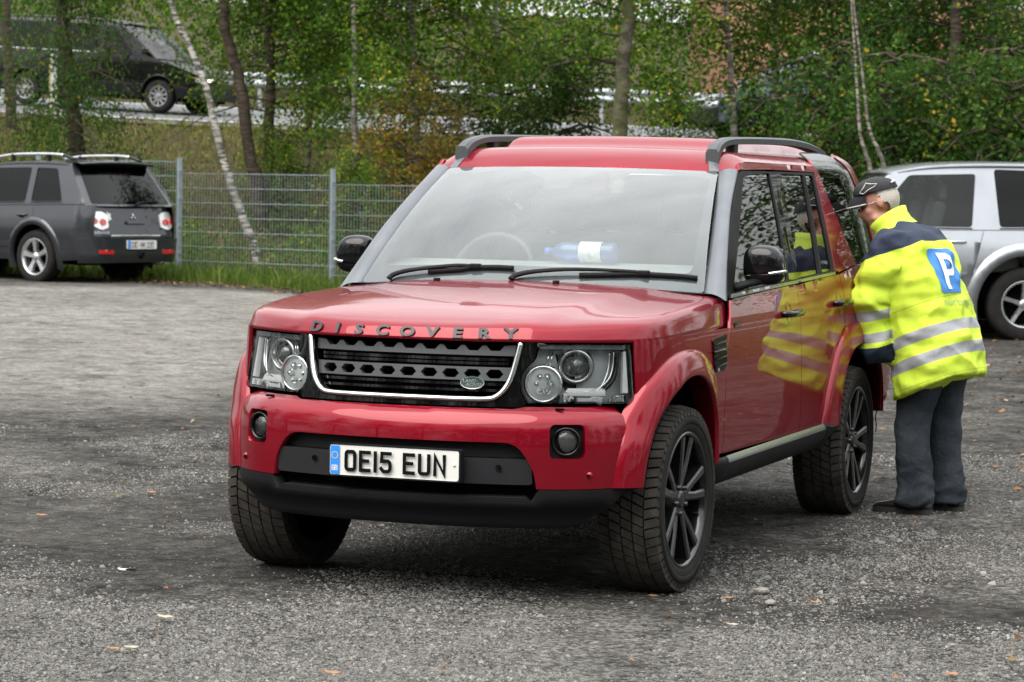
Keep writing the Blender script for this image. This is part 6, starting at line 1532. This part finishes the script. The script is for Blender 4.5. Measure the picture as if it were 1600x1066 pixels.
# ------------------------------------------------------------------ vans on the road
def van_spec(paint, **k):
    d = dict(W=1.93, fo=.92, wb=3.20, ro=.90, r=.335, rim=.21, wheelw=.215, spokes=10, slim=True, sill=.30, corner=.30, section=[(.15, .88), (.35, .95), (.6, .99), (.9, 1.0), (1.15, .975), (1.3, .95), (1.75, .86), (2.0, .78)], belt=[(.0, 1.12), (1.0, 1.15), (4.2, 1.16)], hood=[(-.92, .78), (-.6, .92), (-.2, 1.02), (.3, 1.13)],
      ws=(.10, 1.10), wt=(1.02, 1.76), rt=(3.98, 1.82), rb=(4.07, 1.16), roofz=roof_fn([(.85, 1.77), (1.2, 1.86), (1.8, 1.90), (3.2, 1.91), (4.1, 1.88)]), cuts=[(.45, .42), (1.42, 1.46), (2.62, 2.60)], bump=(.36, .62), rbump=.62, paint=paint, bumpmat=PLASTG, nose=lambda z: -.10*math.sin(max(0, min(1, (z-.3)/.55))*PI), tail=lambda z: 0., seats=(1.35, 2.4), handles=[(1.30, 1.02), (1.62, 1.02)], handlemat=PLAST, wheelmat=simple('van_wheel_grey', (.22, .22, .23), .45, metal=.4), lipx=.006,
      wins=[([(.62, 1.175), (1.36, 1.185), (1.36, 1.70), (1.12, 1.70)], TRUNKGL), ([(1.55, 1.19), (2.54, 1.195), (2.54, 1.73), (1.55, 1.72)], TRUNKGL), ([(2.70, 1.195), (3.85, 1.20), (3.80, 1.74), (2.70, 1.74)], TRUNKGL)])
    d.update(k); return d
def on_road(name, label, spec, R, D, heading, cat='van'):
    """R, D: where the wheelbase's middle stands; heading: travel direction in world radians"""
    p_ = RD(R, D); z = float(zroad(R)+RX*(D-51.4))+.03
    rz = heading+PI/2                      # local -Y points along the heading
    fx = Vector((math.cos(heading), math.sin(heading), 0)); fa = Vector((p_.x, p_.y, z))+fx*(spec['wb']/2)
    V = vehicle(name, label, cat, (fa.x, fa.y, float(zroad(toRD(fa.x, fa.y)[0])+RX*(toRD(fa.x, fa.y)[1]-51.4))+.03), rz, spec)
    # follow the road's fall
    Ra, Da = toRD(fa.x, fa.y); fb = fa-fx*spec['wb']; Rb, Db = toRD(fb.x, fb.y)
    za = zroad(Ra)+RX*(Da-51.4); zb = zroad(Rb)+RX*(Db-51.4)
    V['root'].rotation_euler = (math.atan2(zb-za, spec['wb']), 0, rz)
    return V
hd = math.atan2(RH_.y, RH_.x)
Vn = on_road('van', 'black people-carrier van driving right on the road behind the trees', van_spec(BLACKP), (172-800)/4146*56.3, 56.3, hd-math.radians(22))
for sg in (1, -1): Vn['rear']('tail_lamp', [(min(sg*.80, sg*.92), .85), (max(sg*.80, sg*.92), .85), (max(sg*.78, sg*.90), 1.35), (min(sg*.78, sg*.90), 1.35)], REDL, lift=.02)
Vn['both']('belt_strip', [(1.5, 1.165), (4.0, 1.172), (4.0, 1.185), (1.5, 1.180)], SATIN, lift=.008)
Vb = on_road('van', 'blue-grey van on the road half hidden by leaves at the right', van_spec(BLUEG, roofmat=simple('roof_sheen_white', (.6, .62, .65), .3, coat=.5)), (1265-800)/4146*55.5, 55.5, hd+PI-math.radians(-14))  # pale roof colour stands in for sky sheen on the van's roof

LIT = NB('lit_headlamp'); e_ = LIT.n('ShaderNodeEmission'); e_.inputs[0].default_value = (1, .86, .62, 1); e_.inputs[1].default_value = 3.0; LIT.l(e_.outputs[0], LIT.o.inputs[0])
for sg in (1, -1): Vn['front']('lit_bulb', [(sg*.66+.05*math.cos(2*PI*i/12), .70+.04*math.sin(2*PI*i/12)) for i in range(12)], LIT.m, lift=.02, thick=.002)
# ================================================================== the man in the high-visibility jacket
MO = Vector((1.245, 3.12, 0)); MF = Vector((-.980, .198, 0)).normalized(); ML = Vector((-MF.y, MF.x, 0))
man = empty('person', MO, 0, 'man in yellow jacket and black cap leaning to look into the red car', 'person')
def mp_(f, l, z): return MF*f+ML*l+Vector((0, 0, z))          # forward, left, up from between his feet
def fx(x, z, l=0.): return mp_((1.205-x)/.98, l, z)          # from the world x of his mid-plane
def loft(mb, rings, n=20, cap=True):
    """rings: (centre, axis, half depth, half width)"""
    k0 = len(mb.v); V = []; F = []
    for c, ax, hd_, hw_ in rings:
        ax = Vector(ax).normalized(); d = (MF-ax*MF.dot(ax)).normalized(); s = ax.cross(d)
        for j in range(n):
            a = 2*PI*j/n; ca, sa = math.cos(a), math.sin(a); e = .82
            V.append(Vector(c)+d*math.copysign(abs(ca)**e, ca)*hd_+s*math.copysign(abs(sa)**e, sa)*hw_)
    for i in range(len(rings)-1):
        for j in range(n): F.append((i*n+j, i*n+(j+1) % n, (i+1)*n+(j+1) % n, (i+1)*n+j))
    if cap: F += [tuple(range(n))[::-1], tuple((len(rings)-1)*n+j for j in range(n))]
    return mb.add(V, F)
def remeshed(mb, name, mat, par, vox, smooth=4, fn=None, cut=None):
    """fuse overlapping closed shapes into one continuous skin"""
    o = mb.build(name+'_tmp', mat, None, fix=True); md = o.modifiers.new('r', 'REMESH'); md.mode = 'VOXEL'; md.voxel_size = vox
    if smooth: s = o.modifiers.new('s', 'SMOOTH'); s.factor = .5; s.iterations = smooth
    dg = bpy.context.evaluated_depsgraph_get(); me = bpy.data.meshes.new_from_object(o.evaluated_get(dg)); bpy.data.objects.remove(o)
    if fn: fn(me)
    me.name = name; me.materials.clear(); return link(name, me, mat, par)
def skin_material():
    b = NB('skin'); n = b.noise(18., 5, .6); c = b.ramp(n, [(.3, (.36, .165, .115)), (.7, (.46, .235, .17))])
    p_ = b.pr(c, .5, normal=b.bump(b.noise(70., 4), .25, .004)); p_.inputs['Subsurface Weight'].default_value = .08; p_.inputs['Subsurface Radius'].default_value = (.02, .008, .004); return b.m
SKIN = skin_material()
HC = fx(.862, 1.522); up_h = (Vector((0, 0, 1))+Vector((-.36, -.03, 0))).normalized(); HF = Vector((-.965, -.262, 0)).normalized(); fw_h = (HF-up_h*HF.dot(up_h)).normalized(); lf_h = up_h.cross(fw_h)
def hp_(f, l, u): return HC+fw_h*f+lf_h*l+up_h*u
body = MB()
def blob(c, r, squ=(1, 1, 1), n=2):
    bm = bmesh.new(); bmesh.ops.create_icosphere(bm, subdivisions=n, radius=1)
    v = [hp_(c[0]+p_.co.x*r*squ[0], c[1]+p_.co.y*r*squ[1], c[2]+p_.co.z*r*squ[2]) for p_ in bm.verts]; bm.verts.index_update(); f = [[q.index for q in ff.verts] for ff in bm.faces]; bm.free(); body.add(v, f)
blob((-.012, 0, .030), .092, (1.06, .82, .98), 3); blob((.032, 0, -.035), .070, (.86, .82, 1.0), 3); blob((.040, 0, -.085), .040, (.95, .95, .75)); blob((.094, 0, -.020), .018, (1., .8, 1.4)); blob((.088, 0, .004), .012, (.9, .8, 1.5))
blob((.080, 0, -.058), .016, (.7, 1.5, .8)); blob((.066, .0, .030), .030, (.8, 1.9, .7))
for sg in (1, -1):
    blob((.052, sg*.040, -.022), .026, (.9, .8, 1.0)); blob((.030, sg*.055, -.068), .020, (1.2, .6, 1.)); blob((-.012, sg*.078, -.008), .026, (.62, .35, 1.05)); blob((-.022, sg*.083, .000), .014, (.5, .6, 1.6))
sp_d = (fx(1.0, 1.42)-fx(1.2, .80)).normalized()
loft(body, [(fx(1.02, 1.30), (0, 0, 1), .06, .065), (fx(.945, 1.40), sp_d, .060, .062), (HC+Vector((0, 0, -.06)), up_h, .058, .056)])
loft(body, [(fx(1.20, .78), sp_d, .12, .16), (fx(1.16, .95), sp_d, .12, .16), (fx(1.10, 1.15), sp_d, .12, .18), (fx(1.05, 1.30), sp_d, .10, .17), (fx(1.03, 1.36), sp_d, .06, .10)])
AR = {}
for sg in (1, -1):
    sh, elb, wr_ = fx(1.018, 1.305, sg*.205), fx(.945, 1.050, sg*.262), fx(.970, .815, sg*.225)
    AR[sg] = (sh, elb, wr_)
    body.tube([sh, sh.lerp(elb, .5), elb, elb.lerp(wr_, .6), wr_], [.055, .05, .042, .036, .028], 10)
    hd_ = wr_+Vector((0, 0, -.06))-MF*.085-ML*sg*.075; body.tube([wr_, wr_.lerp(hd_, .5), hd_], [.026, .040, .036], 10, squash=.6)
    for k_, (ln, sp2_) in enumerate(((.070, -.026), (.080, -.009), (.075, .009), (.060, .026))):
        b0 = hd_+MF*sp2_; body.tube([b0+Vector((0, 0, .02)), b0+Vector((0, 0, -ln*.5))-ML*sg*.006, b0+Vector((0, 0, -ln))-ML*sg*.022], [.010, .0095, .0075], 7)
    b0 = hd_+Vector((0, 0, .045))+MF*.03; body.tube([b0, b0+MF*.022+Vector((0, 0, -.03)), b0+MF*.024+Vector((0, 0, -.065))], [.012, .0105, .008], 7)
LEG = {}
for sg, hx, kx, ax, kz in ((1, 1.195, 1.120, 1.155, .45), (-1, 1.215, 1.190, 1.225, .46)):
    h_, k_, a_ = fx(hx, .82, sg*.09), fx(kx, kz, sg*.105), fx(ax, .075, sg*.115); LEG[sg] = (h_, k_, a_)
    body.tube([h_, h_.lerp(k_, .5), k_, k_.lerp(a_, .35), a_, a_+Vector((0, 0, -.05))], [.088, .075, .055, .055, .036, .035], 12)
    body.tube([a_+Vector((0, 0, -.045))-MF*.03, a_+MF*.10+Vector((0, 0, -.05)), a_+MF*.17+Vector((0, 0, -.055))], [.030, .032, .02], 8)
remeshed(body, 'body', SKIN, man, .0085, 2)
# hair round the back of the head, below the cap
hairm = MB(); bm = bmesh.new(); bmesh.ops.create_icosphere(bm, subdivisions=4, radius=1); bm.verts.index_update()
def hair_v(p_):
    r = 1+.05*noise.noise(p_*9); return hp_(-.016+p_.x*.103*r, p_.y*.083*r, .020+p_.z*.100*r)
keepf = [f for f in bm.faces if (lambda c: c.x < -.05+.45*c.z and -.80 < c.z < .62 and not (c.x > -.35 and c.z < -.22))(f.calc_center_median())]
hairm.add([hair_v(v.co) for v in bm.verts], [[v.index for v in f.verts] for f in keepf]); bm.free()
hb_ = NB('grey_hair'); mpn = hb_.n('ShaderNodeMapping'); mpn.inputs['Scale'].default_value = (60, 60, 220); hb_.l(hb_.obj(), mpn.inputs[0]); nn_ = hb_.noise(2., 4, .6, mpn.outputs[0]); hb_.pr(hb_.ramp(nn_, [(.3, (.30, .27, .23)), (.7, (.60, .57, .52))]), .7, normal=hb_.bump(nn_, .6, .006))
hairm.build('hair', hb_.m, man)
# cap: crown, brim, white outline emblem
CAPM = simple('cap_black', (.010, .011, .014), .8, bump=.2, bscale=300)
cap = MB(); bm = bmesh.new(); bmesh.ops.create_icosphere(bm, subdivisions=4, radius=1); bm.verts.index_update()
kf = [f for f in bm.faces if f.calc_center_median().z > -.02]
def cap_v(p_): r = 1+.015*noise.noise(p_*4); return hp_(-.012+p_.x*.113*r, p_.y*.094*r, .062+max(p_.z, -.05)*.074*r+.010*p_.x)
cap.add([cap_v(v.co) for v in bm.verts], [[v.index for v in f.verts] for f in kf]); bm.free()
capo = cap.build('cap', CAPM, man)
q = MB(); rows = []
for i in range(13):
    a = (-60+120*i/12)*PI/180; rw = []
    for t in (0, .33, .66, 1.): r_ = .100+.058*t*math.cos(a*1.15); rw.append(hp_(-.005+math.cos(a)*r_, math.sin(a)*.088*(1-.10*t), .074-.022*t-.022*t*t*math.cos(a)-.030*(math.sin(a))**2))
    rows.append([tuple(p_) for p_ in rw])
V_ = [p_ for r in rows for p_ in r]; F_ = [(i*4+j, i*4+j+1, (i+1)*4+j+1, (i+1)*4+j) for i in range(12) for j in range(3)]
q.add(V_, F_); q.add([(a, b, c-.009) for a, b, c in V_], [f[::-1] for f in F_]); q.build('brim', CAPM, capo)
q = MB(); q.tube([(a, b, c-.004) for a, b, c in [r[3] for r in rows]], .0038, 6); q.build('brim_edge', simple('edge_white', (.5, .48, .47), .6), capo)
em = [(.070, .078), (.042, .098), (.026, .115), (.004, .102), (-.024, .094), (-.006, .084), (.026, .078), (.055, .066), (.070, .078)]
q = MB(); q.tube([(lambda d: HC+d*1.0)(fw_h*f_+up_h*u_+lf_h*(.096*math.sqrt(max(.05, 1-((f_+.012)/.113)**2-((u_-.062)/.074)**2))+.004)) for f_, u_ in em], .0020, 5); q.build('cap_emblem', WHITEP, capo)
q = MB(); q.tube([hp_(-.116, .030, .076), hp_(-.108, .052, .084), hp_(-.096, .066, .078)], .006, 6); q.build('cap_strap', WHITEP, capo)
# spectacles
q = MB()
for sg in (1, -1):
    cg = (.094, sg*.032, .004); q.tube([hp_(cg[0]-.10*(abs(sg*.032+.022*math.cos(a))-.03)**1*.6, cg[1]+.022*math.cos(a), cg[2]+.017*math.sin(a)) for a in [2*PI*i/20 for i in range(21)]], .0013, 5, caps=False); q.tube([hp_(.088, sg*.056, .010), hp_(.04, sg*.074, .012), hp_(-.015, sg*.080, .010)], .0013, 5)
q.tube([hp_(.098, -.010, .006), hp_(.101, 0, .010), hp_(.098, .010, .006)], .0013, 5); q.build('spectacles', SATIN, man)
# jacket
Hn = (Vector((0, 0, 1))*.927+MF*.375).normalized(); Hc = fx(1.215, .630)
jk = MB()
ringsJ = [((1.215, .630), .212, .272), ((1.205, .72), .212, .268), ((1.185, .83), .205, .260), ((1.155, .95), .195, .252), ((1.125, 1.06), .185, .250), ((1.095, 1.17), .180, .252), ((1.058, 1.27), .168, .246), ((1.022, 1.340), .142, .215), ((.988, 1.385), .105, .150), ((.960, 1.412), .080, .092)]
loft(jk, [(fx(*c), Hn, a, b) for c, a, b in ringsJ], 28)
for sg in (1, -1):
    sh, elb, wr_ = AR[sg]
    path = catmull([sh-ML*sg*.06+Vector((0, 0, .02)), sh, sh.lerp(elb, .5)+ML*sg*.012-MF*.004, elb, elb.lerp(wr_, .5)+MF*.008, wr_+Vector((0, 0, .005)), wr_+Vector((0, 0, -.04))-MF*.055-ML*sg*.045, wr_+Vector((0, 0, -.07))-MF*.12-ML*sg*.09], 4); n = len(path)
    rad = np.interp(np.linspace(0, 1, n), [0, .14, .32, .5, .66, .76, .85, 1], [.075, .094, .096, .086, .078, .068, .05, .045]); jk.tube(path, list(rad), 16)
def seg_t(P, a, b): ab = b-a; t = max(0, min(1, (P-a).dot(ab)/ab.dot(ab))); return t, (P-a-ab*t).length
def jacket_attr(me):
    n = len(me.vertices); NRM = [v.normal.copy() for v in me.vertices]; NEW = [None]*n; hh = np.zeros(n); arm = np.zeros(n); slv = np.zeros(n)
    for i, v in enumerate(me.vertices):
        P = v.co.copy(); best = None
        for sg in (1, -1):
            sh, elb, wr_ = AR[sg]; t1, d1 = seg_t(P, sh, elb); t2, d2 = seg_t(P, elb, wr_)
            L1, L2 = (elb-sh).length, (wr_-elb).length; dd, tt = (d1, t1*L1) if d1 < d2 else (d2, L1+t2*L2)
            if best is None or dd < best[0]: best = (dd, tt, sg)
        lat = P.dot(ML)
        slv[i] = 1. if best[0] < .108 and abs(lat) > .19+.03*max(0, min(1, (1.0-P.z)*2)) and P.dot(MF) > -.02 else 0.
        # folds: soft large creases, closer ones at the elbow and waist
        nrm = NRM[i]; k = .020 if slv[i] else .014
        hq = (P-Hc).dot(Hn)
        d = k*noise.noise(Vector((P.x*7, P.y*7, P.z*13)))+.6*k*noise.noise(Vector((P.x*15, P.y*15, P.z*22+4)))
        rg_ = 1-abs(noise.noise(Vector((P.x*5+P.z*3, P.y*5, P.z*4-P.x*3+7))))*2.2; d += k*.9*max(-.4, rg_)*abs(rg_)
        if slv[i]: d += .010*math.sin((best[1]-.27)*58+P.x*14)*math.exp(-((best[1]-.27)/.10)**2)
        else: d += .004*math.sin(lat*26+P.z*7)*max(0, 1-abs(hq-.34)/.25)
        NEW[i] = P+nrm*d
        arm[i] = best[1]; hh[i] = hq
    me.vertices.foreach_set('co', np.array([tuple(q) for q in NEW], np.float32).ravel())
    for nm, val in (('spine', hh), ('arm', arm), ('sleeve', slv)):
        a = me.attributes.new(nm, 'FLOAT', 'POINT'); a.data.foreach_set('value', val.astype(np.float32))
def jacket_material():
    b = NB('hivis_jacket')
    A = lambda nm: (lambda a: (setattr(a, 'attribute_name', nm), a)[1])(b.n('ShaderNodeAttribute')).outputs['Fac']
    sp, ar_, sl_2 = A('spine'), A('arm'), A('sleeve'); isl = b.math('GREATER_THAN', sl_2, .5)
    band = lambda x, lo, hi: b.math('MULTIPLY', b.math('GREATER_THAN', x, lo), b.math('LESS_THAN', x, hi))
    tb_ = b.math('MAXIMUM', band(sp, .100, .155), band(sp, .215, .270)); ab_ = b.math('MAXIMUM', band(ar_, .315, .365), band(ar_, .425, .470))
    refl = b.math('ADD', b.math('MULTIPLY', isl, ab_), b.math('MULTIPLY', b.math('SUBTRACT', 1., isl), tb_))
    navy = b.math('MAXIMUM', b.math('GREATER_THAN', sp, .675), b.math('MULTIPLY', isl, b.math('GREATER_THAN', ar_, .492)))
    n = b.noise(9., 5); yel = b.ramp(n, [(.3, (.50, .66, .045)), (.7, (.56, .73, .060))])
    c = b.mix(refl, yel, (.30, .31, .33)); c = b.mix(navy, c, (.020, .028, .055))
    seam = b.math('MULTIPLY', b.math('MAXIMUM', band(sp, .388, .392), band(sp, .018, .021)), b.math('SUBTRACT', 1., isl)); c = b.mix(b.math('MULTIPLY', seam, .55), c, (.16, .20, .03))
    wv = b.noise(420., 2); fold = b.noise(10., 4, .55)
    b.pr(c, b.math('MULTIPLY_ADD', refl, -.25, .72), normal=b.bump(b.math('ADD', b.math('MULTIPLY', wv, .15), fold), .45, .02), spec=.3); return b.m
JM = jacket_material()
jacket = remeshed(jk, 'jacket', JM, man, .010, 3, jacket_attr)
YEL = simple('hivis_yellow', (.53, .70, .055), .7, var=.08)
# stand-up collar
cl_ = MB(); rowc = []
for c, a, b_, tl in (((.978, 1.375), .100, .120, .0), ((.955, 1.405), .090, .100, .0), ((.935, 1.435), .088, .094, .0), ((.920, 1.460), .094, .097, .0)):
    ax = (Vector((0, 0, 1))+MF*.55).normalized(); d = (MF-ax*MF.dot(ax)).normalized(); s = ax.cross(d); r = []
    for j in range(25):
        th = math.radians(14+332*j/24); r.append(fx(*c)+d*math.cos(th)*a*1.12+s*math.sin(th)*b_+ax*.012*(-math.cos(th)))
    rowc.append(r)
rowc += [[p_-(p_-fx(.93, 1.45))*.06 for p_ in r] for r in rowc[::-1]]
grid_mesh('collar', [[tuple(p_) for p_ in r] for r in rowc], YEL, jacket)
# parking sign and wording on the back, laid on the cloth
dgx = bpy.context.evaluated_depsgraph_get()
from mathutils.bvhtree import BVHTree
bvh = BVHTree.FromPolygons([v.co.copy() for v in jacket.data.vertices], [list(p_.vertices) for p_ in jacket.data.polygons])
PCn = fx(1.10, 1.195); PU = Hn; PR = Hn.cross(-MF).normalized()
if PR.dot(ML) > 0: PR = -PR                     # reading direction on his back runs from his left to his right
def on_back(u, v, h=.003):
    o = PCn+PR*u+PU*v-MF*.6; hit, nn, i, d = bvh.ray_cast(o, MF)
    return (hit-MF*h) if hit else (PCn+PR*u+PU*v-MF*(.18+h))
def backpiece(name, o, mat, h, holes=(), step=.02): return panel(name, o, lambda u, v: tuple(on_back(u, v, h)), mat, jacket, step, 0, holes, flip=False)
SIGNB = simple('sign_blue', (.04, .20, .52), .6); WH2 = simple('sign_white', (.72, .74, .76), .6, var=.05)
px0 = -.065
bp_ = backpiece('parking_sign', rounded([(px0-.105, -.105), (px0+.105, -.105), (px0+.105, .125), (px0-.105, .125)], .02), SIGNB, .004)
pw = [(px0-.055, -.085), (px0-.020, -.085), (px0-.020, -.015), (px0+.015, -.015), (px0+.045, -.002), (px0+.058, .025), (px0+.058, .060), (px0+.045, .090), (px0+.015, .103), (px0-.055, .103)]
ph = [(px0-.020, .018), (px0+.012, .018), (px0+.024, .030), (px0+.024, .058), (px0+.012, .070), (px0-.020, .070)]
backpiece('sign_letter', pw, WH2, .008, [ph], .015)
v, f = text_mesh('nürburgring', .058, 0, sx=1.15); MB().add([on_back(px0+.055+a, -.150+b_, .006) for a, b_, c in v], f, 0, False).build('back_lettering', simple('pale_print', (.27, .36, .14), .6), jacket)
# trousers
tr = MB()
for sg in (1, -1):
    h_, k_, a_ = LEG[sg]
    cr2 = [(h_+Vector((0, 0, .03)), .115, .108), (h_.lerp(k_, .35), .110, .098), (h_.lerp(k_, .7), .098, .088), (k_, .090, .082), (k_.lerp(a_, .35), .085, .077), (k_.lerp(a_, .7), .086, .075), (a_+Vector((0, 0, .02)), .092, .078), (a_+Vector((0, 0, -.030)), .094, .079)]
    loft(tr, [(c, (0, 0, 1), a, b) for c, a, b in cr2], 20)
loft(tr, [(fx(1.21, .74), (0, 0, 1), .135, .19), (fx(1.20, .92), sp_d, .14, .185)])
def trouser_fold(me):
    NRM = [v.normal.copy() for v in me.vertices]; NEW = []
    for v in me.vertices:
        P = v.co; low = max(0, 1-P.z/.35); d = .006*noise.noise(Vector((P.x*8, P.y*8, P.z*9)))+.008*low*(1-2*abs(noise.noise(Vector((P.x*7+P.z*6, P.y*7, P.z*12-P.x*8)))))+.0016*math.sin(P.z*46+P.x*25)*math.exp(-((P.z-.45)/.12)**2)+.002*math.sin(P.z*60+P.y*20)*math.exp(-((P.z-.12)/.10)**2)
        NEW.append(tuple(P+NRM[v.index]*d*1.5))
    me.vertices.foreach_set('co', np.array(NEW, np.float32).ravel())
db = NB('dark_denim'); dn = db.noise(5., 6, .6); dw = db.noise(300., 2); db.pr(db.ramp(dn, [(.25, (.014, .018, .024)), (.5, (.030, .037, .046)), (.78, (.070, .080, .092))]), .85, normal=db.bump(db.math('ADD', db.math('MULTIPLY', dw, .12), db.noise(16., 5, .6, None, 1.2)), .8, .012), spec=.2)
remeshed(tr, 'trousers', db.m, man, .010, 3, trouser_fold)
SHOE = simple('black_leather', (.012, .011, .011), .38, coat=.2, bump=.15, bscale=60); SOLE = simple('shoe_sole', (.020, .018, .017), .8)
for sg in (1, -1):
    a_ = LEG[sg][2]; base = Vector((a_.x, a_.y, 0)); q = MB(); rings = []
    for t, hw_, hh_ in ((-.085, .020, .035), (-.075, .034, .055), (-.04, .038, .075), (.02, .040, .078), (.08, .043, .055), (.14, .046, .040), (.185, .042, .032), (.212, .028, .024), (.222, .010, .012)): rings.append((base+MF*t+Vector((0, 0, .018+hh_*.5)), MF, hw_, hh_))
    V_ = []; n = 14
    for c, ax, hw_, hh_ in rings:
        for j in range(n): a = 2*PI*j/n; V_.append(Vector(c)+ML*math.cos(a)*hw_+Vector((0, 0, 1))*math.sin(a)*hh_*.55)
    q.add(V_, [(i*n+j, i*n+(j+1) % n, (i+1)*n+(j+1) % n, (i+1)*n+j) for i in range(len(rings)-1) for j in range(n)]+[tuple(range(n)), tuple((len(rings)-1)*n+j for j in range(n))[::-1]])
    sh_ = q.build('shoe', SHOE, man, fix=True)
    pl2 = catmull([(-.09, 0), (-.07, .034), (0, .040), (.10, .046), (.17, .046), (.215, .026), (.228, 0), (.215, -.026), (.17, -.046), (.10, -.046), (0, -.040), (-.07, -.034)], 3, True)
    MB().prism(pl2, .0, .026, lambda u, v, h: tuple(base+MF*u+ML*v+Vector((0, 0, h+.002)))).build('sole', SOLE, sh_, fix=True)
q = MB(); q.tube(catmull([fx(.985, .53, .20), fx(.972, .48, .205), fx(.975, .43, .20), fx(.972, .40, .20)], 4), .003, 5); q.build('drawcord', DARK, man)
